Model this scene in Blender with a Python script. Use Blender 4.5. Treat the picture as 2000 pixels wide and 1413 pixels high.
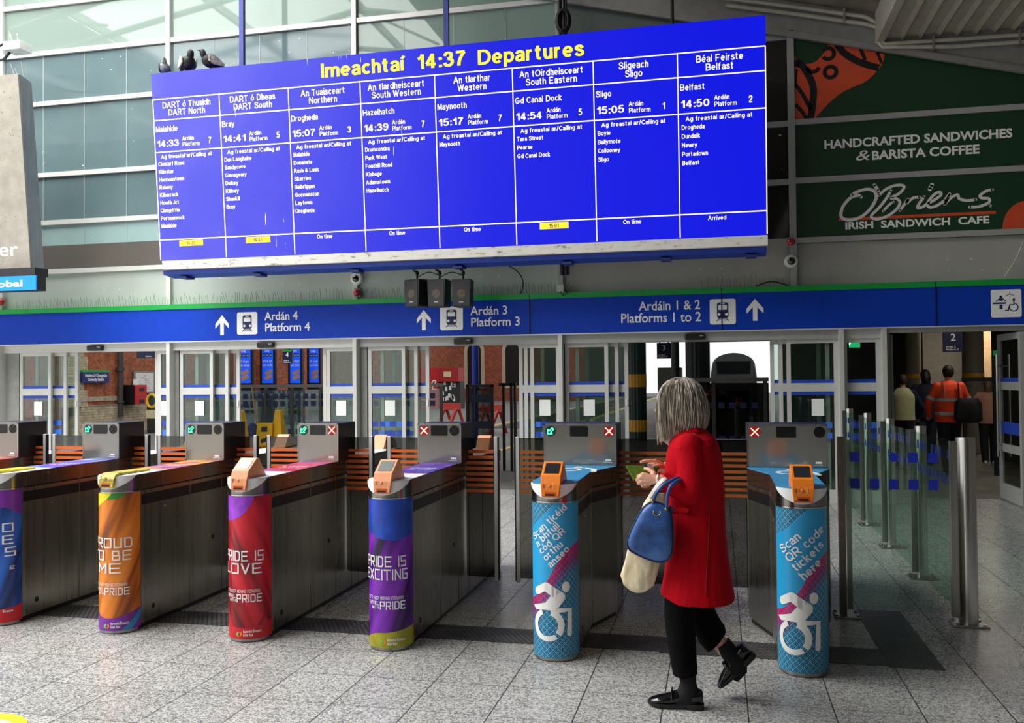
import bpy, bmesh, math, random
from math import sin, cos, pi, radians, hypot, atan2, sqrt
from mathutils import Vector as V, Matrix
random.seed(7)
S = bpy.context.scene
COL = S.collection
for _o in list(bpy.data.objects):
    bpy.data.objects.remove(_o)

# ------------------------------------------------------------------ camera
FPX, PIT, YAW, ROL, EYE = 1753.8, 0.01875, 0.225608, -0.0091376, 1.6
_fw = V((-sin(YAW), cos(YAW), 0)); _ri = V((cos(YAW), sin(YAW), 0)); _up = V((0, 0, 1))
_f2 = _fw * cos(PIT) + _up * sin(PIT); _u2 = _up * cos(PIT) - _fw * sin(PIT)
_r3 = _ri * cos(ROL) + _u2 * sin(ROL); _u3 = _u2 * cos(ROL) - _ri * sin(ROL)
cam = bpy.data.cameras.new('camera'); cam.sensor_width = 36; cam.lens = 36 * FPX / 2000
cam.clip_end = 500
co = bpy.data.objects.new('camera', cam); COL.objects.link(co)
M = Matrix((( _r3.x, _u3.x, -_f2.x, 0), (_r3.y, _u3.y, -_f2.y, 0), (_r3.z, _u3.z, -_f2.z, EYE), (0, 0, 0, 1)))
co.matrix_world = M
S.camera = co
def at(px, py, Y):
    """the point of the upright plane y = Y that the photograph shows at a pixel"""
    d = _f2 + _r3 * ((px - 1000) / FPX) - _u3 * ((py - 706.5) / FPX)
    return V((0, 0, EYE)) + d * (Y / d.y)
def fx(px, Y=11.95, py=700):
    return at(px, py, Y).x

# ------------------------------------------------------------------ light
S.view_settings.view_transform = 'Standard'; S.view_settings.look = 'None'
S.view_settings.gamma = 1; S.view_settings.use_curve_mapping = False
S.view_settings.exposure = 0.28
W = bpy.data.worlds.new('overcast_sky'); S.world = W; W.use_nodes = True
wn = W.node_tree.nodes; wl = W.node_tree.links
bg = wn['Background']; bg.inputs['Strength'].default_value = 0.85
tc = wn.new('ShaderNodeTexCoord'); sp = wn.new('ShaderNodeSeparateXYZ'); cr = wn.new('ShaderNodeValToRGB')
wl.new(tc.outputs['Generated'], sp.inputs[0]); wl.new(sp.outputs['Z'], cr.inputs[0]); wl.new(cr.outputs[0], bg.inputs['Color'])
cr.color_ramp.elements[0].position = 0.0; cr.color_ramp.elements[0].color = (1, 1, 1, 1)
cr.color_ramp.elements[1].position = 0.9; cr.color_ramp.elements[1].color = (0.86, 0.93, 1.0, 1)
def area(name, loc, rot, sx, sy, power, col=(1, 1, 1)):
    l = bpy.data.lights.new(name, 'AREA'); l.shape = 'RECTANGLE'; l.size = sx; l.size_y = sy; l.energy = power; l.color = col
    o = bpy.data.objects.new(name, l); o.location = loc; o.rotation_euler = rot; COL.objects.link(o); return o
area('skylight', (-12, 2, 13), (0, radians(-3), 0), 14, 18, 8000, (1, 0.98, 0.95))

# ------------------------------------------------------------------ materials
def lin(h):
    h = h.lstrip('#')
    c = [int(h[i:i + 2], 16) / 255 for i in (0, 2, 4)]
    return tuple(x / 12.92 if x <= .04045 else ((x + .055) / 1.055) ** 2.4 for x in c) + (1,)
class NT:
    def __init__(s, name):
        s.m = bpy.data.materials.new(name); s.m.use_nodes = True; s.t = s.m.node_tree; s.n = s.t.nodes; s.b = s.n['Principled BSDF']
        s.out = s.n['Material Output']
    def new(s, typ, **k):
        n = s.n.new('ShaderNode' + typ)
        for a, v in k.items(): setattr(n, a, v)
        return n
    def link(s, a, b): s.t.links.new(a, b)
    def inp(s, n, i, v):
        if hasattr(v, 'links') or hasattr(v, 'is_linked'): s.link(v, n.inputs[i])
        else: n.inputs[i].default_value = v
    def math(s, op, a, b=0.0, c=0.0):
        n = s.new('Math', operation=op); s.inp(n, 0, a); s.inp(n, 1, b); s.inp(n, 2, c); return n.outputs[0]
    def mix(s, f, a, b, blend='MIX'):
        n = s.new('MixRGB', blend_type=blend); s.inp(n, 0, f); s.inp(n, 1, a); s.inp(n, 2, b); return n.outputs[0]
    def noise(s, scale, detail=3, vec=None, rough=.55):
        n = s.new('TexNoise'); n.inputs['Scale'].default_value = scale; n.inputs['Detail'].default_value = detail
        n.inputs['Roughness'].default_value = rough
        s.link(vec if vec else s.obj(), n.inputs['Vector']); return n.outputs['Fac']
    def obj(s):
        if not hasattr(s, '_tc'): s._tc = s.new('TexCoord')
        return s._tc.outputs['Object']
    def uv(s):
        s.obj(); return s._tc.outputs['UV']
    def sep(s, v):
        n = s.new('SeparateXYZ'); s.link(v, n.inputs[0]); return n.outputs
    def scaled(s, v, sc):
        n = s.new('Mapping'); s.link(v, n.inputs[0]); n.inputs['Scale'].default_value = sc; return n.outputs[0]
    def ramp(s, f, stops):
        n = s.new('ValToRGB'); e = n.color_ramp.elements
        while len(e) < len(stops): e.new(.5)
        for i, (p, c) in enumerate(stops): e[i].position = p; e[i].color = c if len(c) == 4 else tuple(c) + (1,)
        s.inp(n, 0, f); return n.outputs[0]
    def bump(s, h, strength=.2, dist=.01):
        n = s.new('Bump'); n.inputs['Strength'].default_value = strength; n.inputs['Distance'].default_value = dist
        s.link(h, n.inputs['Height']); s.link(n.outputs[0], s.b.inputs['Normal'])
    def set(s, **k):
        for a, v in k.items(): s.inp(s.b, a.replace('_', ' '), v)
        return s
_mc = {}
def pm(name, col, rough=.5, metal=0.0, spec=.5, var=.08, scale=9, bump=0, bscale=60, emit=0, coat=0):
    """plain procedural paint / plastic / metal with a little mottling"""
    if name in _mc: return _mc[name]
    t = NT(name); c = lin(col)
    if var:
        f = t.noise(scale, 4)
        d = tuple(x * (1 - var * 1.6) for x in c[:3]) + (1,); l = tuple(min(1, x * (1 + var)) for x in c[:3]) + (1,)
        t.link(t.ramp(f, [(.3, d), (.7, l)]), t.b.inputs['Base Color'])
    else: t.b.inputs['Base Color'].default_value = c
    t.set(Roughness=rough, Metallic=metal)
    t.b.inputs['Specular IOR Level'].default_value = spec
    if coat: t.b.inputs['Coat Weight'].default_value = coat
    if bump: t.bump(t.noise(bscale, 4), bump, .004)
    if emit:
        t.b.inputs['Emission Color'].default_value = c; t.b.inputs['Emission Strength'].default_value = emit
    _mc[name] = t.m; return t.m
def glass(name, tint, refl=.08, rough=.02, frost=0.0, frostcol='#c8d4d0', edge=.45):
    """thin sheet glass: tinted see-through plus a mirror layer"""
    if name in _mc: return _mc[name]
    t = NT(name); t.n.remove(t.b)
    tr = t.new('BsdfTransparent'); tr.inputs[0].default_value = lin(tint)
    gl = t.new('BsdfGlossy'); gl.inputs['Roughness'].default_value = rough; gl.inputs['Color'].default_value = (.9, .95, .93, 1)
    fr = t.new('LayerWeight'); fr.inputs[0].default_value = .35
    f = t.math('MULTIPLY_ADD', fr.outputs['Facing'], edge, refl)
    mx = t.new('MixShader'); t.link(f, mx.inputs[0]); t.link(tr.outputs[0], mx.inputs[1]); t.link(gl.outputs[0], mx.inputs[2])
    o = mx.outputs[0]
    if frost:
        df = t.new('BsdfDiffuse'); df.inputs[0].default_value = lin(frostcol)
        m2 = t.new('MixShader'); m2.inputs[0].default_value = frost; t.link(o, m2.inputs[1]); t.link(df.outputs[0], m2.inputs[2]); o = m2.outputs[0]
    t.link(o, t.out.inputs['Surface']); _mc[name] = t.m; return t.m
def steel(name, col, rough=.3, streak=(60, 60, 1.2), dirt=.0):
    if name in _mc: return _mc[name]
    t = NT(name); c = lin(col)
    f = t.noise(1.0, 5, t.scaled(t.obj(), streak)); g = t.noise(3.5, 4)
    a = tuple(x * .72 for x in c[:3]); b = tuple(min(1, x * 1.2) for x in c[:3])
    t.link(t.mix(.35, t.ramp(f, [(.3, a), (.7, b)]), t.ramp(g, [(.3, a), (.7, b)])), t.b.inputs['Base Color'])
    t.set(Metallic=1.0); t.link(t.ramp(f, [(.2, (rough * .8,) * 3), (.8, (rough * 1.25,) * 3)]), t.b.inputs['Roughness'])
    _mc[name] = t.m; return t.m
M_WHITE = pm('white_paint', '#e4e6e2', .4)
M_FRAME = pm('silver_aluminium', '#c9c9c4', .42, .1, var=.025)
M_PIER = pm('grey_pier_paint', '#8f908b', .5)
M_BLACK = pm('black_plastic', '#0c0c0d', .4)
M_RUBBER = pm('black_rubber', '#151515', .7)
M_DARK = pm('dark_grey', '#26282a', .5)
M_STEEL = steel('brushed_steel', '#a8a6a0', .3)
M_GATE = steel('gate_side_steel', '#a8a397', .29, (34, 34, .6))
M_BRIGHT = steel('bright_steel', '#c8c6c0', .22)
M_BLUE = pm('sign_blue', '#0b3cb2', .42, var=.05, spec=.2)
M_GREEN = pm('sign_green', '#0d9a3f', .4, var=.04)
M_LET = pm('sign_white', '#f2f3ef', .45, var=.02)
M_FILM = pm('blue_film', '#1f49b4', .4)
M_CLEAR = glass('clear_glass', '#e2ece8', .05, edge=.25)
M_SMOKE = glass('smoked_glass', '#a6a4a0', .02)
M_GREENGL = glass('barrier_glass', '#ecf6f0', .03, edge=.12)
M_ORANGE = pm('reader_orange', '#f2841f', .4, var=.04)
M_PEACH = pm('faded_orange', '#f0a070', .42, var=.04)
M_STRIPE2 = pm('shaded_orange_stripe', '#a85a1e', .5, var=.06)  # darker copy of the orange stripe, shade put into the colour
M_STRIPE = pm('orange_stripe', '#f0702a', .5, var=.06)
M_REDLED = pm('red_led', '#ff2b1c', .4, emit=3, var=0)
M_REDHOT = pm('red_led_core', '#ffb090', .4, emit=4, var=0)
M_GRNLED = pm('green_led', '#48f5b0', .4, emit=2.2, var=0)

# ------------------------------------------------------------------ geometry helpers
WL = {}
def put(o, loc=(0, 0, 0), parent=None):
    COL.objects.link(o); l = V(loc)
    if parent:
        o.parent = parent; o.location = l - WL[parent.name]
    else: o.location = l
    WL[o.name] = l; return o
def tag(o, label=None, cat=None, group=None, kind=None):
    if label: o['label'] = label
    if cat: o['category'] = cat
    if group: o['group'] = group
    if kind: o['kind'] = kind
    return o
def thing(name, label, cat, loc=(0, 0, 0), group=None, kind=None):
    o = bpy.data.objects.new(name, None); o.empty_display_size = .1
    put(o, loc); return tag(o, label, cat, group, kind)
class MB:
    def __init__(s): s.v = []; s.f = []; s.uvf = None
    def add(s, vs, fs):
        k = len(s.v); s.v += [V(p) for p in vs]; s.f += [tuple(i + k for i in f) for f in fs]; return s
    def box(s, x0, x1, y0, y1, z0, z1):
        return s.add([(x, y, z) for z in (z0, z1) for y in (y0, y1) for x in (x0, x1)],
                     [(0, 2, 3, 1), (4, 5, 7, 6), (0, 1, 5, 4), (2, 6, 7, 3), (0, 4, 6, 2), (1, 3, 7, 5)])
    def loft(s, rings, cap=True, closed=True):
        n = len(rings[0]); k = len(s.v)
        for r in rings: s.v += [V(p) for p in r]
        for i in range(len(rings) - 1):
            for j in range(n if closed else n - 1):
                a = k + i * n + j; b = k + i * n + (j + 1) % n
                s.f.append((a, b, b + n, a + n))
        if cap:
            s.f.append(tuple(k + j for j in range(n))[::-1]); s.f.append(tuple(k + (len(rings) - 1) * n + j for j in range(n)))
        return s
    def tube(s, pts, r, n=8, cap=True, flat=1.0):
        pts = [V(p) for p in pts]; R = []
        up = None
        for i, p in enumerate(pts):
            t = (pts[min(i + 1, len(pts) - 1)] - pts[max(i - 1, 0)])
            if t.length < 1e-9: t = V((0, 0, 1))
            t.normalize()
            if up is None:
                a = V((0, 0, 1)) if abs(t.z) < .9 else V((0, 1, 0))
                up = (a - t * a.dot(t)).normalized()
            else:
                up = up - t * up.dot(t)
                up = up.normalized() if up.length > 1e-6 else t.orthogonal().normalized()
            sd = t.cross(up); rr = r[i] if isinstance(r, (list, tuple)) else r
            R.append([p + up * (rr * cos(2 * pi * j / n)) + sd * (rr * flat * sin(2 * pi * j / n)) for j in range(n)])
        return s.loft(R, cap)
    def cyl(s, p, q, r, r2=None, n=20):
        return s.tube([p, q], [r, r if r2 is None else r2], n)
    def prism(s, poly, fn, t0, t1):
        n = len(poly)
        return s.add([fn(a, b, t) for t in (t0, t1) for a, b in poly],
                     [tuple(range(n))[::-1], tuple(range(n, 2 * n))] + [(i, (i + 1) % n, n + (i + 1) % n, n + i) for i in range(n)])
    def sphere(s, c, r, n=16, m=10):
        r = (r, r, r) if not isinstance(r, (tuple, list)) else r; c = V(c)
        rings = []
        for i in range(1, m):
            a = pi * i / m
            rings.append([c + V((r[0] * sin(a) * cos(2 * pi * j / n), r[1] * sin(a) * sin(2 * pi * j / n), -r[2] * cos(a))) for j in range(n)])
        k = len(s.v); s.loft(rings, False)
        s.v += [c - V((0, 0, r[2])), c + V((0, 0, r[2]))]; b = len(s.v) - 2
        for j in range(n):
            s.f.append((b, k + (j + 1) % n, k + j)); s.f.append((b + 1, k + (m - 2) * n + j, k + (m - 2) * n + (j + 1) % n))
        return s
    def lathe(s, prof, c, n=24, cap=True):
        c = V(c)
        return s.loft([[c + V((r * cos(2 * pi * j / n), r * sin(2 * pi * j / n), z)) for j in range(n)] for r, z in prof], cap)
    def build(s, name, mat, parent=None, smooth=False, bevel=0, loc=None, label=None, sub=0, solid=0):
        me = bpy.data.meshes.new(name)
        o = bpy.data.objects.new(name, me)
        org = WL[parent.name] if parent else V(loc) if loc is not None else V((0, 0, 0))
        me.from_pydata([p - org for p in s.v], [], s.f)
        if s.uvf:
            uv = me.uv_layers.new(name='UVMap')
            for l in me.loops: uv.data[l.index].uv = s.uvf(s.v[l.vertex_index])
        me.materials.append(mat)
        bm = bmesh.new(); bm.from_mesh(me); bmesh.ops.recalc_face_normals(bm, faces=bm.faces[:])
        if smooth:
            for f in bm.faces: f.smooth = True
            for e in bm.edges:
                if len(e.link_faces) == 2 and e.calc_face_angle(0) > radians(smooth if smooth is not True else 42): e.smooth = False
        bm.to_mesh(me); bm.free()
        COL.objects.link(o)
        if parent: o.parent = parent; WL[o.name] = org
        else: o.location = org; WL[o.name] = org
        if bevel:
            b = o.modifiers.new('bevel', 'BEVEL'); b.width = bevel; b.segments = 2; b.limit_method = 'ANGLE'; b.angle_limit = radians(40)
        if solid:
            d = o.modifiers.new('solid', 'SOLIDIFY'); d.thickness = solid; d.offset = 0
        if sub:
            d = o.modifiers.new('sub', 'SUBSURF'); d.levels = sub; d.render_levels = sub
        if label: o['label'] = label
        return o
def boxo(name, mat, x0, x1, y0, y1, z0, z1, parent=None, bevel=0, **k):
    m = MB().box(x0, x1, y0, y1, z0, z1)
    if parent is None and 'loc' not in k: k['loc'] = ((x0 + x1) / 2, (y0 + y1) / 2, z0)
    return m.build(name, mat, parent, bevel=bevel, **k)

# flat outlines: lists of (verts2d, faces)
_tmpc = bpy.data.curves.new('lettering', 'FONT'); _tmpo = bpy.data.objects.new('lettering', _tmpc); COL.objects.link(_tmpo)
def text(body, cap, align='CENTER', bold=.02, width=None, line=1.0, shear=0, res=3, track=1.0):
    c = _tmpc; c.body = body; c.size = 1; c.align_x = align; c.offset = bold; c.space_line = line; c.shear = shear; c.resolution_u = res; c.space_character = track
    dg = bpy.context.evaluated_depsgraph_get(); dg.update()
    me = bpy.data.meshes.new_from_object(_tmpo.evaluated_get(dg))
    k = cap / .69
    vs = [(v.co.x * k, v.co.y * k) for v in me.vertices]; fs = [tuple(p.vertices) for p in me.polygons]
    bpy.data.meshes.remove(me)
    if width and vs:
        x0 = min(v[0] for v in vs); x1 = max(v[0] for v in vs); q = width / max(1e-6, x1 - x0)
        vs = [(v[0] * q, v[1]) for v in vs]
    return vs, fs
def poly(pts): return [tuple(p) for p in pts], [tuple(range(len(pts)))]
def rect(x0, x1, y0, y1): return poly([(x0, y0), (x1, y0), (x1, y1), (x0, y1)])
def disc(cx, cy, r, n=20, ry=None): return poly([(cx + r * cos(2 * pi * i / n), cy + (ry or r) * sin(2 * pi * i / n)) for i in range(n)])
def rrect(x0, x1, y0, y1, r, n=5):
    P = []
    for cx, cy, a in ((x1 - r, y1 - r, 0), (x0 + r, y1 - r, 90), (x0 + r, y0 + r, 180), (x1 - r, y0 + r, 270)):
        for i in range(n + 1):
            t = radians(a + 90 * i / n); P.append((cx + r * cos(t), cy + r * sin(t)))
    return poly(P)
def arc(cx, cy, r0, r1, a0, a1, n=24):
    P = []; F = []
    for i in range(n + 1):
        t = radians(a0 + (a1 - a0) * i / n); P += [(cx + r0 * cos(t), cy + r0 * sin(t)), (cx + r1 * cos(t), cy + r1 * sin(t))]
    for i in range(n): F.append((2 * i, 2 * i + 1, 2 * i + 3, 2 * i + 2))
    return P, F
def crom(pts, k=6, closed=False):
    out = []; n = len(pts)
    for i in range(n if closed else n - 1):
        if closed: p = [pts[(i + d) % n] for d in (-1, 0, 1, 2)]
        else: p = [pts[max(i - 1, 0)], pts[i], pts[i + 1], pts[min(i + 2, n - 1)]]
        for j in range(k):
            t = j / k
            out.append(tuple(.5 * (2 * b + (c - a) * t + (2 * a - 5 * b + 4 * c - d) * t * t + (-a + 3 * b - 3 * c + d) * t ** 3) for a, b, c, d in zip(*p)))
    if not closed: out.append(tuple(pts[-1]))
    return out
def ribbon(pts, w, k=6, smooth=True, capn=6):
    """a stroke of width w along points, with round ends"""
    p = crom(pts, k) if smooth and len(pts) > 2 else [tuple(q) for q in pts]
    ws = w if isinstance(w, (list, tuple)) else None
    P = []; F = []; n = len(p)
    for i, a in enumerate(p):
        b = p[min(i + 1, n - 1)]; c = p[max(i - 1, 0)]; dx, dy = b[0] - c[0], b[1] - c[1]; l = hypot(dx, dy) or 1
        h = (ws[0] + (ws[1] - ws[0]) * i / max(1, n - 1) if ws else w) / 2
        P += [(a[0] - dy / l * h, a[1] + dx / l * h), (a[0] + dy / l * h, a[1] - dx / l * h)]
    for i in range(n - 1): F.append((2 * i, 2 * i + 1, 2 * i + 3, 2 * i + 2))
    geo = [(P, F)]
    if capn:
        for a, h in ((p[0], ws[0] if ws else w), (p[-1], ws[1] if ws else w)): geo.append(disc(a[0], a[1], h / 2, 2 * capn))
    return merge(*geo)
def merge(*gs):
    P = []; F = []
    for g in gs:
        k = len(P); P += list(g[0]); F += [tuple(i + k for i in f) for f in g[1]]
    return P, F
def xf(g, dx=0, dy=0, rot=0, sx=1, sy=1):
    c, s = cos(rot), sin(rot)
    return [(dx + (x * sx) * c - (y * sy) * s, dy + (x * sx) * s + (y * sy) * c) for x, y in g[0]], g[1]
def slices(g, step, axis=0, lo=None, hi=None):
    """cut a flat outline into strips so that it can follow a curved face; optionally clip"""
    bm = bmesh.new(); vs = [bm.verts.new((x, y, 0)) for x, y in g[0]]
    for f in g[1]:
        try: bm.faces.new([vs[i] for i in f])
        except ValueError: pass
    n = V((1, 0, 0)) if axis == 0 else V((0, 1, 0))
    a = [v.co[axis] for v in bm.verts]; k = math.ceil(min(a) / step)
    while k * step < max(a):
        bmesh.ops.bisect_plane(bm, geom=bm.verts[:] + bm.edges[:] + bm.faces[:], plane_co=n * (k * step), plane_no=n, dist=1e-6); k += 1
    if lo is not None: bmesh.ops.bisect_plane(bm, geom=bm.verts[:] + bm.edges[:] + bm.faces[:], plane_co=n * lo, plane_no=n, dist=1e-6, clear_inner=True)
    if hi is not None: bmesh.ops.bisect_plane(bm, geom=bm.verts[:] + bm.edges[:] + bm.faces[:], plane_co=n * hi, plane_no=n, dist=1e-6, clear_outer=True)
    bm.verts.index_update(); P = [(v.co.x, v.co.y) for v in bm.verts]; F = [tuple(v.index for v in f.verts) for f in bm.faces]; bm.free()
    return P, F
class Plane:
    def __init__(s, o, ux, uy): s.o = V(o); s.ux = V(ux).normalized(); s.uy = V(uy).normalized(); s.n = s.ux.cross(s.uy)
    def __call__(s, u, v, d=0): return s.o + s.ux * u + s.uy * v + s.n * d
def lay(mp, g, d, th=0.0, mb=None):
    """lay a flat outline on a mapped surface at height d; th > 0 gives it thickness"""
    mb = mb or MB()
    if not th: return mb.add([mp(x, y, d) for x, y in g[0]], g[1])
    n = len(g[0]); F = [tuple(f) for f in g[1]]
    cnt = {}
    for f in F:
        for i in range(len(f)):
            e = (f[i], f[(i + 1) % len(f)]); cnt[e] = 1
    side = [(b, a, a + n, b + n) for a, b in cnt if (b, a) not in cnt]
    return mb.add([mp(x, y, d) for x, y in g[0]] + [mp(x, y, d + th) for x, y in g[0]], [f[::-1] for f in F] + [tuple(i + n for i in f) for f in F] + side)
def XZ(y): return Plane((0, y, 0), (1, 0, 0), (0, 0, 1))      # faces -y (towards the hall); u = x, v = z
# grotesque lettering drawn as strokes (cap height 1)
_A = lambda cx, cy, rx, ry, a0, a1: [(cx + rx * cos(radians(a0 + (a1 - a0) * k / 14)), cy + ry * sin(radians(a0 + (a1 - a0) * k / 14))) for k in range(15)]
_C = lambda *p: crom([(p[i], p[i + 1]) for i in range(0, len(p), 2)], 4)
_L = lambda *p: [(p[i], p[i + 1]) for i in range(0, len(p), 2)]
_bowl = lambda cx: _A(cx, .365, .205, .29, 0, 360)
_arch = lambda x: [_C(x, .46, x + .09, .62, x + .2, .655, x + .32, .59, x + .35, .44), _L(x + .35, .46, x + .35, 0)]
GL = {
 'A': [_L(.03, 0, .36, .96), _L(.36, .96, .69, 0), _L(.15, .33, .57, .33)], 'B': [_L(.08, 0, .08, 1), _L(.05, .925, .38, .925), _A(.38, .715, .2, .21, 90, -90), _L(.08, .505, .38, .505), _A(.38, .29, .24, .215, 90, -90), _L(.05, .075, .38, .075)],
 'C': [_A(.4, .5, .33, .425, 45, 315)], 'D': [_L(.08, 0, .08, 1), _L(.05, .925, .32, .925), _A(.32, .5, .34, .425, 90, -90), _L(.05, .075, .32, .075)], 'E': [_L(.08, 0, .08, 1), _L(.05, .925, .62, .925), _L(.05, .51, .57, .51), _L(.05, .075, .64, .075)],
 'F': [_L(.08, 0, .08, 1), _L(.05, .925, .58, .925), _L(.05, .49, .5, .49)], 'G': [_A(.4, .5, .33, .425, 45, 318), _L(.69, .15, .69, .46), _L(.42, .44, .75, .44)], 'H': [_L(.08, 0, .08, 1), _L(.64, 0, .64, 1), _L(.08, .53, .64, .53)], 'I': [_L(.08, 0, .08, 1)],
 'J': [_C(.05, .28, .1, .1, .24, .07, .38, .12, .42, .28), _L(.42, .25, .42, 1)], 'K': [_L(.08, 0, .08, 1), _L(.62, 1, .12, .4), _L(.27, .56, .66, 0)], 'L': [_L(.08, 0, .08, 1), _L(.05, .075, .58, .075)], 'M': [_L(.08, 0, .08, 1), _L(.09, 1, .4, .06), _L(.4, .06, .71, 1), _L(.72, 0, .72, 1)],
 'N': [_L(.08, 0, .08, 1), _L(.08, 1, .62, 0), _L(.62, 0, .62, 1)], 'O': [_A(.42, .5, .345, .425, 0, 360)], 'P': [_L(.08, 0, .08, 1), _L(.05, .925, .38, .925), _A(.38, .68, .22, .245, 90, -90), _L(.08, .435, .38, .435)], 'Q': [_A(.42, .5, .345, .425, 0, 360), _L(.46, .26, .76, -.02)],
 'R': [_L(.08, 0, .08, 1), _L(.05, .925, .4, .925), _A(.4, .695, .21, .23, 90, -90), _L(.08, .465, .4, .465), _L(.36, .46, .66, 0)], 'S': [_C(.58, .7, .5, .87, .33, .93, .15, .87, .1, .72, .2, .59, .4, .5, .57, .4, .6, .24, .5, .11, .32, .07, .15, .12, .06, .3)],
 'T': [_L(.32, 0, .32, .95), _L(.02, .925, .62, .925)], 'U': [_L(.08, 1, .08, .3), _C(.08, .34, .15, .13, .35, .07, .55, .13, .62, .34), _L(.62, .3, .62, 1)], 'V': [_L(.02, 1, .34, .04), _L(.34, .04, .66, 1)], 'W': [_L(.03, 1, .24, .04), _L(.24, .04, .46, .95), _L(.46, .95, .68, .04), _L(.68, .04, .9, 1)],
 'a': [_C(.07, .52, .14, .63, .27, .66, .41, .6, .44, .46), _L(.44, .5, .44, 0), _C(.44, .42, .25, .38, .09, .29, .09, .13, .21, .065, .37, .12, .44, .27)], 'b': [_L(.08, 0, .08, 1), _bowl(.29)], 'c': [_A(.28, .365, .205, .29, 45, 315)], 'd': [_bowl(.28), _L(.485, 0, .485, 1)],
 'e': [_A(.28, .365, .21, .29, 0, 315), _L(.06, .36, .5, .36)], 'f': [_C(.36, .93, .23, .91, .18, .76, .18, .6), _L(.18, .7, .18, 0), _L(.02, .66, .34, .66)], 'g': [_bowl(.28), _L(.485, .73, .485, .1), _C(.485, .15, .46, -.1, .36, -.2, .22, -.2, .09, -.13)],
 'h': [_L(.08, 0, .08, 1)] + _arch(.08), 'i': [_L(.08, 0, .08, .73), _L(.08, .86, .08, 1)], 'j': [_L(.08, .73, .08, -.1), _L(.08, .86, .08, 1)], 'k': [_L(.08, 0, .08, 1), _L(.44, .73, .1, .33), _L(.2, .44, .48, 0)], 'l': [_L(.08, 0, .08, 1)], 'm': [_L(.08, 0, .08, .73)] + _arch(.08) + _arch(.42),
 'n': [_L(.08, 0, .08, .73)] + _arch(.08), 'o': [_A(.29, .365, .22, .29, 0, 360)], 'p': [_L(.08, -.27, .08, .73), _bowl(.29)], 'r': [_L(.08, 0, .08, .73), _C(.08, .44, .15, .61, .32, .65)], 's': [_C(.43, .52, .34, .64, .22, .66, .1, .6, .1, .48, .22, .41, .36, .34, .43, .24, .4, .12, .28, .07, .15, .09, .05, .2)],
 't': [_L(.17, .93, .17, .2), _C(.17, .25, .2, .1, .33, .075), _L(.02, .66, .33, .66)], 'u': [_L(.08, .73, .08, .26), _C(.08, .3, .12, .12, .24, .07, .37, .13, .43, .28), _L(.43, .73, .43, 0)], 'v': [_L(.03, .73, .26, .04), _L(.26, .04, .49, .73)], 'w': [_L(.03, .73, .2, .04), _L(.2, .04, .37, .68), _L(.37, .68, .54, .04), _L(.54, .04, .71, .73)],
 'x': [_L(.04, .73, .46, 0), _L(.46, .73, .04, 0)], 'y': [_L(.03, .73, .27, .06), _C(.51, .73, .28, .05, .2, -.14, .04, -.2)], 'z': [_L(.04, .655, .44, .655), _L(.42, .62, .08, .1), _L(.04, .075, .46, .075)],
 '0': [_A(.28, .5, .205, .425, 0, 360)], '1': [_C(.06, .68, .2, .76, .31, .97), _L(.31, .97, .31, 0)], '2': [_C(.07, .68, .13, .86, .28, .93, .43, .86, .46, .7, .36, .5, .1, .12), _L(.05, .075, .5, .075)], '3': [_C(.07, .74, .14, .88, .27, .93, .41, .86, .42, .66, .24, .53), _C(.24, .53, .43, .46, .47, .27, .38, .11, .25, .07, .12, .12, .06, .26)],
 '4': [_L(.38, 0, .38, .97), _L(.38, .95, .06, .3), _L(.04, .26, .53, .26)], '5': [_L(.48, .925, .14, .925), _L(.15, .95, .1, .5), _C(.1, .5, .26, .6, .43, .52, .47, .33, .39, .12, .25, .07, .12, .12, .06, .24)], '6': [_A(.28, .31, .2, .235, 0, 360), _C(.45, .74, .38, .9, .26, .93, .12, .8, .08, .5, .09, .3)],
 '7': [_L(.04, .925, .5, .925), _C(.48, .9, .31, .6, .21, .3, .18, 0)], '8': [_A(.28, .7, .18, .22, 0, 360), _A(.28, .28, .21, .21, 0, 360)], '9': [_A(.28, .69, .2, .235, 0, 360), _C(.1, .25, .18, .1, .29, .07, .43, .2, .48, .5, .47, .7)],
 ':': [_L(.1, 0, .1, .17), _L(.1, .5, .1, .67)], '/': [_L(.02, -.02, .28, 1.02)], '&': [_C(.66, .04, .4, .35, .2, .68, .2, .84, .32, .93, .43, .83, .37, .66, .14, .42, .08, .24, .18, .09, .36, .08, .52, .2, .6, .44)], ' ': []}
for _a, _b, _x in (('á', 'a', .24), ('é', 'e', .24), ('ó', 'o', .25), ('É', 'E', .3)): GL[_a] = GL[_b] + [_L(_x, .82 if _a != 'É' else 1.08, _x + .15, 1.0 if _a != 'É' else 1.26)]
GL['í'] = [_L(.08, 0, .08, .73), _L(.06, .82, .2, 1.0)]
_gw = {k: (max(p[0] for s in v for p in s) + .08 if v else .3) for k, v in GL.items()}
_gc = {}
def arial(body, cap, align='CENTER', w=.165, width=None):
    G = []; x = 0
    for ch in body:
        if (ch, w) not in _gc: _gc[(ch, w)] = merge(*[ribbon(s, w, smooth=False, capn=0) for s in GL[ch]]) if GL[ch] else ([], [])
        G.append(xf(_gc[(ch, w)], x, 0)); x += _gw[ch] + .085
    x -= .085; g = merge(*G); k = cap; kx = width / x if width else cap
    d = {'CENTER': x / 2, 'LEFT': 0, 'RIGHT': x}[align]
    return [((p[0] - d) * kx, p[1] * k) for p in g[0]], g[1]

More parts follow.
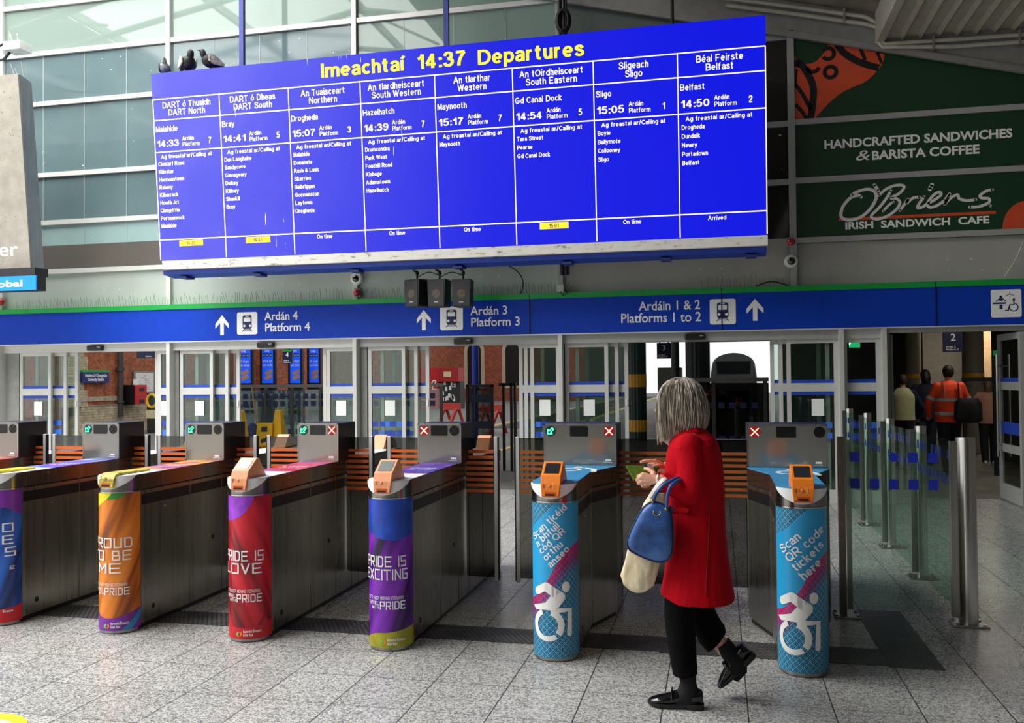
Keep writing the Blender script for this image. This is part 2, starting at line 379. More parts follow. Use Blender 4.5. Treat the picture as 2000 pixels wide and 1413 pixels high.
# ================================================================== SETTING
def floor_mat():
    t = NT('granite_tiles'); x, y, z = t.sep(t.obj())
    u = t.math('DIVIDE', t.math('ADD', x, 40.283), .4); v = t.math('DIVIDE', t.math('ADD', y, 41.5 - 4.98), .415)
    fu = t.math('FRACT', u); fv = t.math('FRACT', v)
    du = t.math('MINIMUM', fu, t.math('SUBTRACT', 1, fu)); dv = t.math('MINIMUM', fv, t.math('SUBTRACT', 1, fv))
    g = t.math('MAXIMUM', t.math('LESS_THAN', du, .0075), t.math('LESS_THAN', dv, .0055))
    cmb = t.new('CombineXYZ'); t.link(t.math('FLOOR', u), cmb.inputs[0]); t.link(t.math('FLOOR', v), cmb.inputs[1])
    wn_ = t.new('TexWhiteNoise'); t.link(cmb.outputs[0], wn_.inputs['Vector'])
    vo = t.new('TexVoronoi'); vo.inputs['Scale'].default_value = 125; t.link(t.obj(), vo.inputs['Vector']); sp1 = t.sep(vo.outputs['Color'])[0]; sp2 = t.noise(460, 1)
    c = t.ramp(sp1, [(.0, (.05, .05, .052)), (.2, (.20, .20, .20)), (.45, (.42, .42, .41)), (1, (.74, .74, .72))])
    c = t.mix(.3, c, t.ramp(sp2, [(.4, (.22, .22, .22)), (.6, (.62, .62, .6))]))
    c = t.mix(1, c, t.ramp(wn_.outputs['Value'], [(0, (.86, .86, .86)), (1, (1, 1, 1))]), 'MULTIPLY')
    big = t.noise(.9, 4); c = t.mix(1, c, t.ramp(big, [(.3, (.85, .84, .82)), (.7, (1, 1, 1))]), 'MULTIPLY')
    t.link(t.mix(g, c, (.018, .018, .018, 1)), t.b.inputs['Base Color'])
    t.link(t.mix(g, t.ramp(sp1, [(.3, (.22,) * 3), (.7, (.36,) * 3)]), (.8, .8, .8, 1)), t.b.inputs['Roughness'])
    t.b.inputs['Specular IOR Level'].default_value = .45
    t.bump(t.math('SUBTRACT', t.math('MULTIPLY', sp1, .06), g), .25, .003); return t.m
boxo('floor', floor_mat(), -40, 14, -12, 12.6, -.1, 0, loc=(0, 0, 0))['kind'] = 'structure'
boxo('floor', pm('platform_asphalt', '#77736c', .7, var=.2, scale=2), -60, 40, 12.6, 90, -.1, -.004, loc=(0, 12.6, 0))['kind'] = 'structure'
tag(bpy.data.objects['floor'], 'speckled grey granite tile floor of the ticket hall'); tag(bpy.data.objects['floor.001'], 'grey platform floor beyond the glass doors')

def plate_mat():
    t = NT('checker_plate'); s = t.sep(t.obj())
    a = t.math('ABSOLUTE', t.math('SINE', t.math('MULTIPLY', t.math('ADD', s[0], t.math('MULTIPLY', s[1], .6)), 90)))
    b = t.math('ABSOLUTE', t.math('SINE', t.math('MULTIPLY', t.math('SUBTRACT', s[1], t.math('MULTIPLY', s[0], .25)), 110)))
    h = t.math('GREATER_THAN', t.math('MULTIPLY', a, b), .42); n = t.noise(6, 5)
    t.link(t.mix(h, t.ramp(n, [(.3, (.012, .012, .013)), (.7, (.05, .05, .05))]), t.ramp(n, [(.3, (.06, .06, .06)), (.7, (.13, .13, .125))])), t.b.inputs['Base Color'])
    t.set(Roughness=.5, Metallic=.1); t.bump(h, .6, .004); return t.m
MP = plate_mat()
for i, (x0, x1, y0, y1, lb) in enumerate((
        (-8, -4.73, 5.315, 5.60, 'dark tread plate strip in floor, left of the blue barrier'),
        (-4.725, -2.3, 5.315, 5.605, 'dark tread plate strip in floor beneath the orange and red barriers'),
        (-2.295, -.36, 5.31, 5.61, 'dark tread plate strip running from under the purple barrier to the woman'),
        (-.355, .885, 5.29, 5.60, 'dark tread plate strip in floor behind the woman'),
        (.89, 1.175, 5.27, 6.515, 'dark tread plate turning away along the glass barrier beside the rightmost gate'))):
    o = boxo('duct_cover', MP, x0, x1, y0, y1, .0005, .004); tag(o, lb, 'floor plate', 'tread plates across the gate line')

# ---- unseen hall shells and roof slab, added and sized for shading
M_SHELL = pm('shell_grey', '#6d6b66', .8)
boxo('wall_right', M_SHELL, 7.0, 7.2, -10, 11.9, 0, 8)['kind'] = 'structure'
boxo('shade_wall_front', pm('shell_dark', '#4a4844', .8), -8, 7.2, -10.2, -10, 0, 9)['kind'] = 'structure'
boxo('ceiling', pm('shade_roof_deck', '#5c5a55', .8), -5.6, 7.2, -10, 11.84, 8.75, 8.9)['kind'] = 'structure'

# ---- ceiling on the right
def corrugated():
    m = MB(); x = 2.06; prof = []
    while x < 7.0:
        prof += [(x, 5.735), (x + .045, 5.775), (x + .165, 5.775), (x + .21, 5.735)]; x += .21
    ring = lambda y: [(a, y, b) for a, b in prof]
    n = len(prof); m.add(ring(-8) + ring(11.84), [(i, i + 1, n + i + 1, n + i) for i in range(n - 1)])
    return m.build('ceiling', pm('corrugated_sheet', '#bdb6a6', .5, .2), None, loc=(4, 2, 5.73), solid=.004)
tag(corrugated(), 'corrugated grey metal soffit at upper right', kind='structure')
M_BEIGE = pm('cream_metal', '#b9b4a6', .5)
boxo('ceiling', M_SHELL, 1.96, 7.2, -8, 11.84, 5.95, 6.1)['kind'] = 'structure'
t1 = boxo('trim_1', M_BEIGE, 1.955, 2.06, -8, 11.84, 5.72, 6.35, bevel=.01); t1['kind'] = 'structure'
m = MB(); sl = .257
m.prism([(-2.2, 7.17), (1.95, 6.10), (1.95, 6.6), (-2.2, 7.67)], lambda a, b, t: (a, t, b), 9.0, 11.84)
o = m.build('ceiling', pm('brown_soffit', '#8a8274', .6, var=.2, scale=5), None, loc=(0, 10, 6.5)); o['kind'] = 'structure'

# ---- gable above the glazing
M_GABLE = pm('gable_grey', '#8f8d87', .6)
m = MB(); m.prism([(-9, 8.535), (-1.822, 6.692), (7, 4.425), (7, 9), (-9, 9)], lambda a, b, t: (a, t, b), 11.86, 11.99)
o = m.build('wall_back', M_GABLE, None, loc=(0, 11.9, 6)); tag(o, 'plain grey gable wall under the raking roof line', kind='structure')
m = MB(); m.prism([(-9, 8.535), (7, 4.425), (7, 4.345), (-9, 8.455)], lambda a, b, t: (a, t, b), 11.82, 11.87)
o = m.build('trim_2', pm('rake_trim', '#8f8d88', .5), None, loc=(0, 11.85, 6)); o['kind'] = 'structure'

# ---- upper glazing
ROWS = [2.66, 3.28, 4.04, 4.785, 5.90, 6.69, 7.45, 8.6]
def pane_mat(name, col, refl, rough=.06, var=.12):
    t = NT(name); c = lin(col); n = t.noise(.8, 4)
    sp_ = t.noise(16, 1); spot = t.math('GREATER_THAN', sp_, .80)
    base = t.ramp(n, [(.3, tuple(x * (1 - var) for x in c[:3])), (.7, tuple(min(1, x * (1 + var)) for x in c[:3]))])
    t.link(t.mix(spot, base, (.6, .62, .6, 1)), t.b.inputs['Base Color']); t.set(Roughness=rough); t.b.inputs['Specular IOR Level'].default_value = refl
    return t.m
P_SLATE = pane_mat('slate_glass', '#5a6d70', .3); P_TEAL = pane_mat('teal_glass', '#8fa8a6', .5); P_BROWN = pane_mat('brown_panel', '#5c5852', .3, .3)
P_PALE = pane_mat('pale_panel', '#a9b2aa', .35, .35); P_GREY = pane_mat('grey_panel', '#aaa9a1', .3, .4); P_GREY2 = pane_mat('dark_grey_glass', '#66706b', .5)
P_SKY = glass('sky_glass', '#a9bdb3', .06, .02, .66, '#8c9d94', edge=.2)
P_STRIP = pane_mat('dark_strip_glass', '#22211e', .6, .05)
BX = [-19.8, -16.85, -13.9, -10.93, -7.98, -5.0, -2.05, .94, 3.9, 6.9]
for b in range(-2, 7):
    x0, x1 = BX[b + 2], BX[b + 3]
    w = thing('window_%d' % (b + 3), 'aluminium framed glazing bay high on the end wall', None, ((x0 + x1) / 2, 11.95, 2.66), kind='structure')
    f = MB()
    f.box(x0 - .035, x0 + .035, 11.88, 11.97, 2.66, 8.6)
    for r in ROWS[1:-1]:
        if b < 4 or r < 6: f.box(x0 + .035, x1 - .035, 11.895, 11.965, r, r + .07)
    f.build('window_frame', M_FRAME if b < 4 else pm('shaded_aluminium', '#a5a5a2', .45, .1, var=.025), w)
    for r in range(7):
        z0, z1 = ROWS[r] + (.07 if r else 0), ROWS[r + 1]
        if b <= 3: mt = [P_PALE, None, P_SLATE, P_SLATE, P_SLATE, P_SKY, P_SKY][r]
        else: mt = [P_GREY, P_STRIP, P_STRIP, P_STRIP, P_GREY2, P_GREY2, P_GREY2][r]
        if b == 3 and r in (4, 5): mt = P_SKY
        if mt is None:
            boxo('spandrel', P_BROWN, x0 + .035, x1 - .035, 11.935, 11.95, z0, 3.72, w); z0 = 3.72; mt = P_TEAL
        boxo('pane', mt, x0 + .035, x1 - .035, 11.935, 11.947, z0, z1, w)
    if b < 4:   # joints of the glass sheets
        j = MB()
        for k in (1, 2, 3): j.box(x0 + (x1 - x0) * k / 4 - .004, x0 + (x1 - x0) * k / 4 + .004, 11.93, 11.936, 3.72, 6.69)
        j.build('glazing_joint', pm('joint_grey', '#a9b2b0', .5), w)

# ---- roof structure over the open side (reflected in the glazing)
for i, y in enumerate((10.2, 6.2, 2.2, -1.8)):
    m = MB(); m.tube([(-22, y, 8.6), (-9, y, 11.2), (3, y, 8.9)], .09, 8); m.tube([(-22, y, 8.0), (-9, y, 10.2), (3, y, 8.3)], .07, 8)
    P = [(-20 + 2.2 * k, (8.95 + (11.2 - 8.9) * (1 - abs(-20 + 2.2 * k + 9) / 12.5))) for k in range(11)]
    for k in range(10): m.tube([(P[k][0], y, P[k][1] + .0), (P[k + 1][0], y, P[k + 1][1] - .75)], .035, 6); 
    o = m.build('roof_truss', pm('truss_paint', '#c9cdc9', .5), None, smooth=True, loc=(-9, y, 9)); tag(o, 'pale steel roof truss over the hall', kind='structure')
m = MB()
for k in range(8): m.box(-21 + 3 * k, -20.9 + 3 * k, -6, 11.8, 9.4 + 1.8 * (1 - abs(-21 + 3 * k + 9) / 12.5), 9.6 + 1.8 * (1 - abs(-21 + 3 * k + 9) / 12.5))
o = m.build('roof_purlins', pm('truss_paint', '#c9cdc9', .5), None, loc=(-9, 3, 9)); tag(o, 'pale purlins of the glazed roof', kind='structure')

# ================================================================== FACADE DOORS
ZH, YF = 2.06, 11.95
M_SQ = pm('blue_square_film', '#1c47b0', .4); M_SQ2 = pm('blue_square_film_light', '#3c74d8', .4)
def leaf(par, x0, x1, y, seed, film=True, mat=None, sq=True):
    """one glazed door leaf: stiles, rails, two panes, film strips and squares"""
    mat = mat or M_FRAME
    L = thing2 = bpy.data.objects.new('door_leaf', None); put(L, (x0, y, 0), par)
    s = MB(); w = .05
    s.box(x0, x0 + w, y - .02, y + .02, 0, ZH).box(x1 - w, x1, y - .02, y + .02, 0, ZH)
    s.box(x0 + w, x1 - w, y - .02, y + .02, ZH - .05, ZH).box(x0 + w, x1 - w, y - .02, y + .02, 1.40, 1.505).box(x0 + w, x1 - w, y - .02, y + .02, 0, .16)
    s.build('leaf_frame', mat, L)
    boxo('pane', M_CLEAR, x0 + w, x1 - w, y - .003, y + .003, 1.505, ZH - .05, L); boxo('pane', M_CLEAR, x0 + w, x1 - w, y - .003, y + .003, .16, 1.40, L)
    f = MB(); f.box(x0 + w, x1 - w, y - .006, y - .004, 1.505, 1.548).box(x0 + w, x1 - w, y - .006, y - .004, 1.355, 1.40)
    f.build('film_strip', M_FILM, L)
    if sq:
        q = MB(); q2 = MB(); rr = random.Random(seed); x = x0 + w + .01; k = 0
        while x + .07 < x1 - w:
            for z in (.80, .935): (q2 if rr.random() < .4 else q).box(x, x + .072, y - .006, y - .004, z, z + .075)
            x += .105 if rr.random() < .6 else .076
        if q.v: q.build('square_film', M_SQ, L)
        if q2.v: q2.build('square_film', M_SQ2, L)
    return L
bays = [  # post px, fixed panel px, mullion, sliding leaf edges (left), opening, right leaf edges, right fixed px
    (12, (41, 101), (125, 142), (299, 337), None),
    (341, (353, 417), (442, 460), (628, 697), None),
    (701, (720, 792), (813, 833), (1009, 1093), (1017, 1029)),
    (1097, (1104, 1188), (1207, 1225), (1502, 1638), (1513, 1529)),
]
posts = [-10.9, -7.93, -4.98, -2.05, 1.5, 2.0]
NOT = []
for i, (pp, fl, le, ri, rl) in enumerate(bays):
    D = thing('door_%d' % (i + 1), 'aluminium sliding glass door bay below the blue sign', None, (posts[i], YF, 0), kind='structure')
    X0, X1 = posts[i], posts[i + 1]
    boxo('door_post', M_FRAME, X0 - .03, X0 + .03, 11.80, 11.99, 0, 2.19, D, bevel=.004)
    boxo('pier', M_PIER, X0 + .03, fx(fl[0]) - .02, 11.93, 12.02, 0, ZH, D)
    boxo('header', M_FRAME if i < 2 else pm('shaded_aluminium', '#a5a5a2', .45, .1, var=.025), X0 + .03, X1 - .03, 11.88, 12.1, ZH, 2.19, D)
    a, b = fx(fl[0]), fx(fl[1]); leaf(D, a, b, YF, i); NOT.append((a, b, i))
    for k, e in enumerate(le):
        xe = fx(e); leaf(D, xe - (b - a), xe, 12.02 + .06 * k, 20 + i * 3 + k, sq=(k == 0))
    c = fx(ri[0]); d = posts[i + 1] - .03
    if rl:
        for k, e in enumerate(rl):
            xe = fx(e) - .05; leaf(D, xe, xe + .62, 12.08 - .06 * k, 40 + i * 3 + k, sq=(k == 0))
        c = fx(rl[1] + 7)
    else:
        xe = fx(ri[0]); leaf(D, xe, xe + .5, 12.02, 40 + i * 3)
        c = fx(ri[0] + 11)
    leaf(D, c, d, YF, 60 + i); NOT.append((c, d, 10 + i))
    lk = MB(); xl = fx(le[1]) - .035; lk.box(xl, xl + .022, 12.045, 12.06, 1.22, 1.31); lk.build('lock_plate', M_WHITE, D)
# left-most glazed panel, partly out of frame
D = thing('door_5', 'aluminium sliding glass door bay at the left edge', None, (-11.9, YF, 0), kind='structure')
leaf(D, -11.75, -10.93, YF, 77); boxo('wall_back', M_PIER, -19.8, -12.62, 11.93, 12.1, 0, 2.19)['kind'] = 'structure'; boxo('header', M_FRAME, -12.62, -10.93, 11.88, 12.1, ZH, 2.19, D); leaf(D, -12.6, -11.85, 12.02, 78)
# narrow light between the last sliding doors and the open doorway
D = thing('door_6', 'narrow fixed glass panel beside the open doorway', None, (1.75, YF, 0), kind='structure')
boxo('door_post', M_FRAME, 1.47, 1.53, 11.80, 11.99, 0, 2.19, D, bevel=.004); boxo('door_post', M_FRAME, 1.97, 2.03, 11.80, 11.99, 0, 2.19, D, bevel=.004)
leaf(D, 1.53, 1.97, YF, 88); boxo('header', M_FRAME, 1.53, 1.97, 11.9, 12.05, ZH, 2.19, D)
# doorway on the right with a leaf swung open
D = thing('door_7', 'wide open doorway to the platforms at the right', None, (2.9, YF, 0), kind='structure')
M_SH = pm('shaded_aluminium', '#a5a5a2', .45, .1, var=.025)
boxo('header', M_SH, 2.03, 6.9, 11.86, 12.0, 2.12, 2.19, D)
g = MB(); g.box(2.03, 2.08, 11.90, 11.99, 0, 2.12); g.cyl((2.105, 11.97, 0), (2.105, 11.97, 2.1), .022)
g.build('door_jamb', pm('jamb_grey', '#86857f', .45, .2), D, smooth=True)
# second leaf: hinged near the hall side, standing perpendicular to the wall
L = bpy.data.objects.new('door_leaf', None); put(L, (3.52, 11.8, 0), D)
g = MB()
for y0, y1 in ((11.75, 11.83), (12.57, 12.65)): g.box(3.50, 3.545, y0, y1, .02, 2.1)
for z0, z1 in ((.02, .22), (.62, .72), (1.40, 1.50), (2.02, 2.1)): g.box(3.50, 3.545, 11.83, 12.57, z0, z1)
g.build('leaf_frame', M_SH, L)
boxo('pane', glass('dark_door_glass', '#6a7470', .12), 3.52, 3.527, 11.83, 12.57, .22, 2.02, L)
g = MB()
for z0, z1 in ((1.50, 1.55), (.85, 1.0)): g.box(3.515, 3.518, 11.83, 12.57, z0, z1)
g.build('film_strip', M_FILM, L)
for sx in (-.07, .075):
    h = MB(); h.cyl((3.522 + sx, 12.5, .55), (3.522 + sx, 12.5, 1.85), .016, n=12)
    for z in (.7, 1.7): h.cyl((3.522 + sx, 12.5, z), (3.522, 12.5, z), .009, n=8)
    h.build('pull_handle', M_BRIGHT, L, smooth=True)
boxo('fixed_panel', M_SH, 4.3, 6.9, 11.9, 12.0, 0, 2.12, D)
boxo('wall_back', M_GABLE, 6.9, 7.2, 11.8, 12.1, 0, 9)['kind'] = 'structure'
# blank paper notices taped to the glass
where = {0: 'beside the brick-wall view', 1: 'left of the wet floor cones', 2: 'above the red crossed barrier display', 3: 'above the wide aisle left barrier'}
wr = {10: 'right of the brick-wall view', 11: 'right of the blue advertising screens', 12: 'right of the black glass gate', 13: 'above the rightmost gate display'}
for a, b, i in NOT:
    if i < 10: lb = 'blank white paper notice on the fixed glass ' + where[i]
    else: lb = 'blank white paper notice on the fixed glass ' + wr[i]
    cx_ = a + (b - a) * (.58 if i not in (3,) else .55)
    if i >= 10: cx_ = a + (b - a) * (.48 if i < 13 else .6)
    w_ = .06 if i not in (10,) else .055
    o = boxo('paper_notice', pm('paper_white', '#eef3ee', .7, var=.02), cx_ - .075, cx_ + .075, 11.940, 11.942, 1.09, 1.305); tag(o, lb, 'notice', 'blank notices on the door glass')
o = boxo('paper_notice', pm('paper_white', '#eef3ee', .7, var=.02), -11.12, -10.97, 11.940, 11.942, 1.09, 1.305); tag(o, 'blank white paper notice at the far left edge of the doors', 'notice', 'blank notices on the door glass')
# motion sensors
for px, lb in ((195, 'over the brick-wall opening'), (526, 'over the advertising screens'), (909, 'over the opening with the blue pole'), (1358, 'over the opening where the train stands')):
    x = fx(px); s = thing('door_sensor', 'small black motion sensor on the door header ' + lb, 'sensor', (x, 11.88, 2.12), 'motion sensors over the doors')
    boxo('sensor_body', M_BLACK, x - .13, x + .13, 11.81, 11.88, 2.075, 2.155, s, bevel=.015)
    boxo('sensor_lens', pm('lens_grey', '#8d8f92', .3), x + .06, x + .11, 11.806, 11.812, 2.12, 2.135, s)
# ================================================================== BLUE SIGN
sg = thing('platform_sign', 'long blue direction sign with green top edge above the glass doors', 'sign', (-3, 11.8, 2.19))
boxo('sign_panel', M_BLUE, -19.8, 7.0, 11.80, 11.93, 2.19, 2.664, sg)
boxo('sign_panel', M_GREEN, -19.8, 7.0, 11.785, 11.94, 2.664, 2.735, sg, label='green top edge')
g = MB()
for px in (1034, 1409, 1827): x = at(px, 590, 11.8).x; g.box(x - .004, x + .004, 11.783, 11.80, 2.19, 2.735)
g.build('panel_joint', pm('joint_dark', '#0a1440', .5), sg)
boxo('drip_edge', M_FRAME, -19.8, 7.0, 11.79, 11.93, 2.175, 2.19, sg)
SP = XZ(11.8)
def sp(px, py): p = at(px, py, 11.8); return p.x, p.z
def arrow(cx, z0, h):
    w = h * .74
    return poly([(cx, z0 + h), (cx - w / 2, z0 + h * .56), (cx - w / 2, z0 + h * .33), (cx - w * .135, z0 + h * .622), (cx - w * .135, z0), (cx + w * .135, z0), (cx + w * .135, z0 + h * .622), (cx + w / 2, z0 + h * .33), (cx + w / 2, z0 + h * .56)])
def train(cx, cz, s):
    """white square and the blue train drawing on it (outlines in a unit box)"""
    T = lambda g: xf(g, cx, cz, 0, s, s)
    bgd = T(rrect(-.5, .5, -.5, .5, .09))
    b = [rrect(-.22, .22, -.25, .36, .08)]
    wh = [rrect(-.165, .165, .07, .26, .03), rect(-.075, .075, .29, .335), disc(-.14, -.11, .055), disc(.14, -.11, .055)]
    rails = [ribbon([(-.12, -.25), (-.24, -.37)], .03, capn=0), ribbon([(.12, -.25), (.24, -.37)], .03, capn=0), rect(-.15, .15, -.29, -.265), rect(-.2, .2, -.345, -.32)]
    return bgd, T(merge(*b, *rails)), T(merge(*wh))
M_NAVY = pm('pictogram_navy', '#101c52', .45, var=.02)
for px, p0, p1 in ((434, 655, 616), (828, 645, 606), (1475, 627, 584)):
    x, z0 = sp(px, p0); _, z1 = sp(px, p1); lay(SP, arrow(x, z0, z1 - z0), .002, .002).build('direction_arrow', M_LET, sg)
for px, py, hh in ((483, 632, .325), (882, 622, .325), (1411.5, 609, .325)):
    x, z = sp(px, py); a, b, c = train(x, z, hh); q = lay(SP, a, .002, .002); lay(SP, c, .006, .001, q); ts = q.build('train_symbol', M_LET, sg); lay(SP, b, .0045, .001).build('train_drawing', M_NAVY, ts)
tx = None
for s_, al, px, py, px2, bd in (('Ardán 4', 'LEFT', 517, 626, 582, .012), ('Platform 4', 'LEFT', 517, 648, 604, .012), ('Ardán 3', 'LEFT', 919, 616, 991, .012), ('Platform 3', 'LEFT', 919, 638, 1014, .012),
                                ('Ardáin 1 & 2', 'LEFT', 1248, 607, 1368, .012), ('Platforms 1 to 2', 'LEFT', 1212, 631, 1368, .012)):
    x, z = sp(px, py); x2, _ = sp(px2, py); new = tx is None; tx = tx or MB()
    lay(SP, xf(text(s_, .118, 'LEFT', bd, x2 - x), x, z), .002, .002, tx)
    if not new: tx.build('lettering', M_LET, sg); tx = None
# changing-place pictogram at the right end
x, z = sp(1965, 593); T = lambda g: xf(g, x, z, 0, .335, .335)
a = MB(); lay(SP, T(rrect(-.5, .5, -.5, .5, .07)), .002, .002, a); a.build('symbol_plate', M_LET, sg)
icon = [disc(-.17, .24, .045), rect(-.23, -.11, .1, .19), ribbon([(-.23, .17), (-.33, .08)], .03), ribbon([(-.11, .17), (.0, .08)], .03), poly([(-.45, -.02), (-.02, -.02), (.0, .04), (-.45, .04)]), rect(-.22, -.12, -.2, -.04),
        ribbon([(.12, .42), (.12, .34), (.0, .27)], .022, smooth=False), ribbon([(.12, .34), (.25, .27)], .022, smooth=False),
        disc(.25, .13, .045), ribbon([(.25, .08), (.25, -.05), (.12, -.05), (.06, -.25), (-.02, -.25)], .045, smooth=False), arc(.24, -.14, .12, .155, -200, 75)]
a = MB()
for g in icon: lay(SP, T(g), .0045, .001, a)
a.build('symbol_drawing', M_NAVY, sg)
# bird spikes on the sign
m = MB(); r = random.Random(3); x = -10.6
while x < 1.0:
    if not (-1.9 < x < -.2) and abs(x + 5.0) > .14:
        h = r.uniform(.10, .17); a = r.uniform(-.03, .03); m.tube([(x, 11.86, 2.738), (x + a, 11.85 + r.uniform(-.05, .03), 2.735 + h)], .0022, 4)
    x += r.uniform(.035, .06)
o = m.build('bird_spikes', pm('spike_metal', '#6b6a64', .4, .5), None, loc=(-4, 11.86, 2.735)); tag(o, 'row of thin wire bird spikes along the top of the blue sign', 'spikes', kind='stuff')

# ================================================================== DEPARTURES BOARD
BP = Plane((-7.37, 10.8, 3.24), (1, 0, 0), (0, -.2, 2.5))
BW, BH = 7.95, 2.50
bd = thing('departures_board', 'huge blue electronic departures board with white columns of train times', 'departures board', (-3.4, 10.9, 3.1))
def led_mat():
    t = NT('led_screen_blue'); s = t.sep(t.obj())
    st = t.noise(1.0, 4, t.scaled(t.obj(), (38, 1, 2.2))); br = t.noise(1.2, 2)
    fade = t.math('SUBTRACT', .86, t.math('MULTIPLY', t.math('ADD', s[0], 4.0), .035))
    drop = t.math('MULTIPLY', t.math('GREATER_THAN', t.math('MULTIPLY', st, t.math('ADD', br, .5)), .80), t.math('LESS_THAN', s[0], 0.2))
    px = t.math('MULTIPLY', t.math('ABSOLUTE', t.math('SINE', t.math('MULTIPLY', s[0], 110))), t.math('ABSOLUTE', t.math('SINE', t.math('MULTIPLY', s[2], 110))))
    e = t.mix(t.math('MULTIPLY', px, .35), lin('#0410ee'), lin('#061cfa'))
    left_wash = t.math('MULTIPLY', t.ramp(t.math('MULTIPLY_ADD', s[0], -.13, .08), [(0, (0, 0, 0)), (1, (1, 1, 1))]), t.math('MULTIPLY_ADD', br, .8, .6))  # paler base towards the left paints in the screen's wash-out from ambient light
    t.link(t.mix(drop, t.mix(left_wash, (.006, .006, .02, 1), (.13, .13, .15, 1)), (.75, .75, .78, 1)), t.b.inputs['Base Color'])
    t.set(Roughness=.5); t.b.inputs['Specular IOR Level'].default_value = .2; t.link(t.mix(drop, e, (.25, .28, .6, 1)), t.b.inputs['Emission Color']); t.b.inputs['Emission Strength'].default_value = .72
    return t.m
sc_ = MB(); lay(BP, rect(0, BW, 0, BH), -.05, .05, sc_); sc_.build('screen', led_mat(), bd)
c_ = MB(); c_.prism([(10.86, 3.2), (11.12, 3.2), (10.95, 5.70), (10.66, 5.73)], lambda a, b, t: (t, a, b), -7.36, .57)
c_.build('cabinet', pm('cabinet_blue', '#1b2c86', .5), bd)
M_SCRW = pm('led_white', '#fff4f4', .5, emit=.7, var=0); M_SCRY = pm('led_yellow', '#ffe61e', .5, emit=.7, var=0); M_SCRY2 = pm('led_yellow_patch', '#f7d21c', .5, emit=.8, var=0); M_PATT = pm('led_text_dim', '#5a4a62', .5, emit=.1, var=0)
CU = [.01] + [.997 + .9925 * k for k in range(7)] + [7.945]
gl = MB()
for v in (2.155, 1.877, 1.453, .279): lay(BP, rect(.01, 7.945, v - .007, v + .007), .002, .001, gl)
for i, u in enumerate(CU): lay(BP, rect(u - .006, u + .006, .01, 2.155), .002, .001, gl)
gl.build('grid_lines', M_SCRW, bd)
for s_, u0, u1, v in (('Imeachtaí', 2.46, 3.60, 2.245), ('14:37', 3.75, 4.39, 2.245), ('Departures', 4.54, 5.855, 2.23)):
    lay(BP, xf(arial(s_, .178, 'LEFT', .17, u1 - u0), u0, v), .003, .001).build('title_lettering', M_SCRY, bd)
cols = [
 ('DART ó Thuaidh', 'DART North', 'Malahide', '14:33', '7', ['Clontarf Road', 'Killester', 'Harmonstown', 'Raheny', 'Kilbarrack', 'Howth Jct', 'Clongriffin', 'Portmarnock', 'Malahide'], '*14:39'),
 ('DART ó Dheas', 'DART South', 'Bray', '14:41', '5', ['Dun Laoghaire', 'Sandycove', 'Glenageary', 'Dalkey', 'Killiney', 'Shankill', 'Bray'], '*14:46'),
 ('An Tuaisceart', 'Northern', 'Drogheda', '15:07', '3', ['Malahide', 'Donabate', 'Rush & Lusk', 'Skerries', 'Balbriggan', 'Gormanston', 'Laytown', 'Drogheda'], 'On time'),
 ('An tIardheisceart', 'South Western', 'Hazelhatch', '14:39', '7', ['Drumcondra', 'Park West', 'Fonthill Road', 'Kishoge', 'Adamstown', 'Hazelhatch'], 'On time'),
 ('An tIarthar', 'Western', 'Maynooth', '15:17', '7', ['Maynooth'], 'On time'),
 ('An tOirdheisceart', 'South Eastern', 'Gd Canal Dock', '14:54', '5', ['Tara Street', 'Pearse', 'Gd Canal Dock'], '*15:01'),
 ('Sligeach', 'Sligo', 'Sligo', '15:05', '1', ['Boyle', 'Ballymote', 'Collooney', 'Sligo'], 'On time'),
 ('Béal Feirste', 'Belfast', 'Belfast', '14:50', '2', ['Drogheda', 'Dundalk', 'Newry', 'Portadown', 'Belfast'], 'Arrived')]
pt = MB(); pl = MB()
for i, (h1, h2, d1, tm, pf, lst, st) in enumerate(cols):
    m = MB(); u0 = CU[i]; uc = u0 + .48 + (.02 if i == 0 else 0)
    def w(s_, cap, al, u, v, b=.14, width=None): lay(BP, xf(arial(s_, cap, al, b, width), u, v), .003, .001, m)
    w(h1, .082, 'CENTER', uc, 2.03); w(h2, .082, 'CENTER', uc, 1.93)
    w(d1, .074, 'LEFT', u0 + .025, 1.722); w(tm, .088, 'LEFT', u0 + .03, 1.523, .155, .33)
    w('Ardán', .055, 'LEFT', u0 + .415, 1.588); w('Platform', .055, 'LEFT', u0 + .415, 1.512); w(pf, .08, 'CENTER', u0 + .825, 1.528, .155)
    w('Ag freastal ar/Calling at', .052, 'LEFT', u0 + .085, 1.366, .14, .76)
    for k, s_ in enumerate(lst): w(s_, .052, 'LEFT', u0 + .037, 1.27 - .1035 * k, .145)
    if st[0] == '*':
        lay(BP, rect(u0 + .295, u0 + .65, .185, .262), .002, .001, pl); lay(BP, xf(arial(st[1:], .05, 'CENTER', .16), u0 + .47, .198), .004, .001, pt)
    else: w(st, .052, 'CENTER', u0 + .43, .20)
    m.build('column_lettering', M_SCRW, bd)
pl.build('delay_patch', M_SCRY2, bd); pt.build('delay_lettering', M_PATT, bd)
def ledge_mat():
    t = NT('chipped_white_paint'); n = t.noise(7, 6, t.scaled(t.obj(), (1, 1, 3)), .7)
    t.link(t.ramp(n, [(.36, lin('#8f897a')), (.42, lin('#d9d7cf')), (.7, lin('#e8e6df'))]), t.b.inputs['Base Color']); t.set(Roughness=.6); return t.m
m = MB(); m.prism([(10.78, 3.235), (10.80, 3.12), (11.0, 3.10), (11.0, 3.235)], lambda a, b, t: (t, a, b), -7.33, .58); m.build('ledge', ledge_mat(), bd)
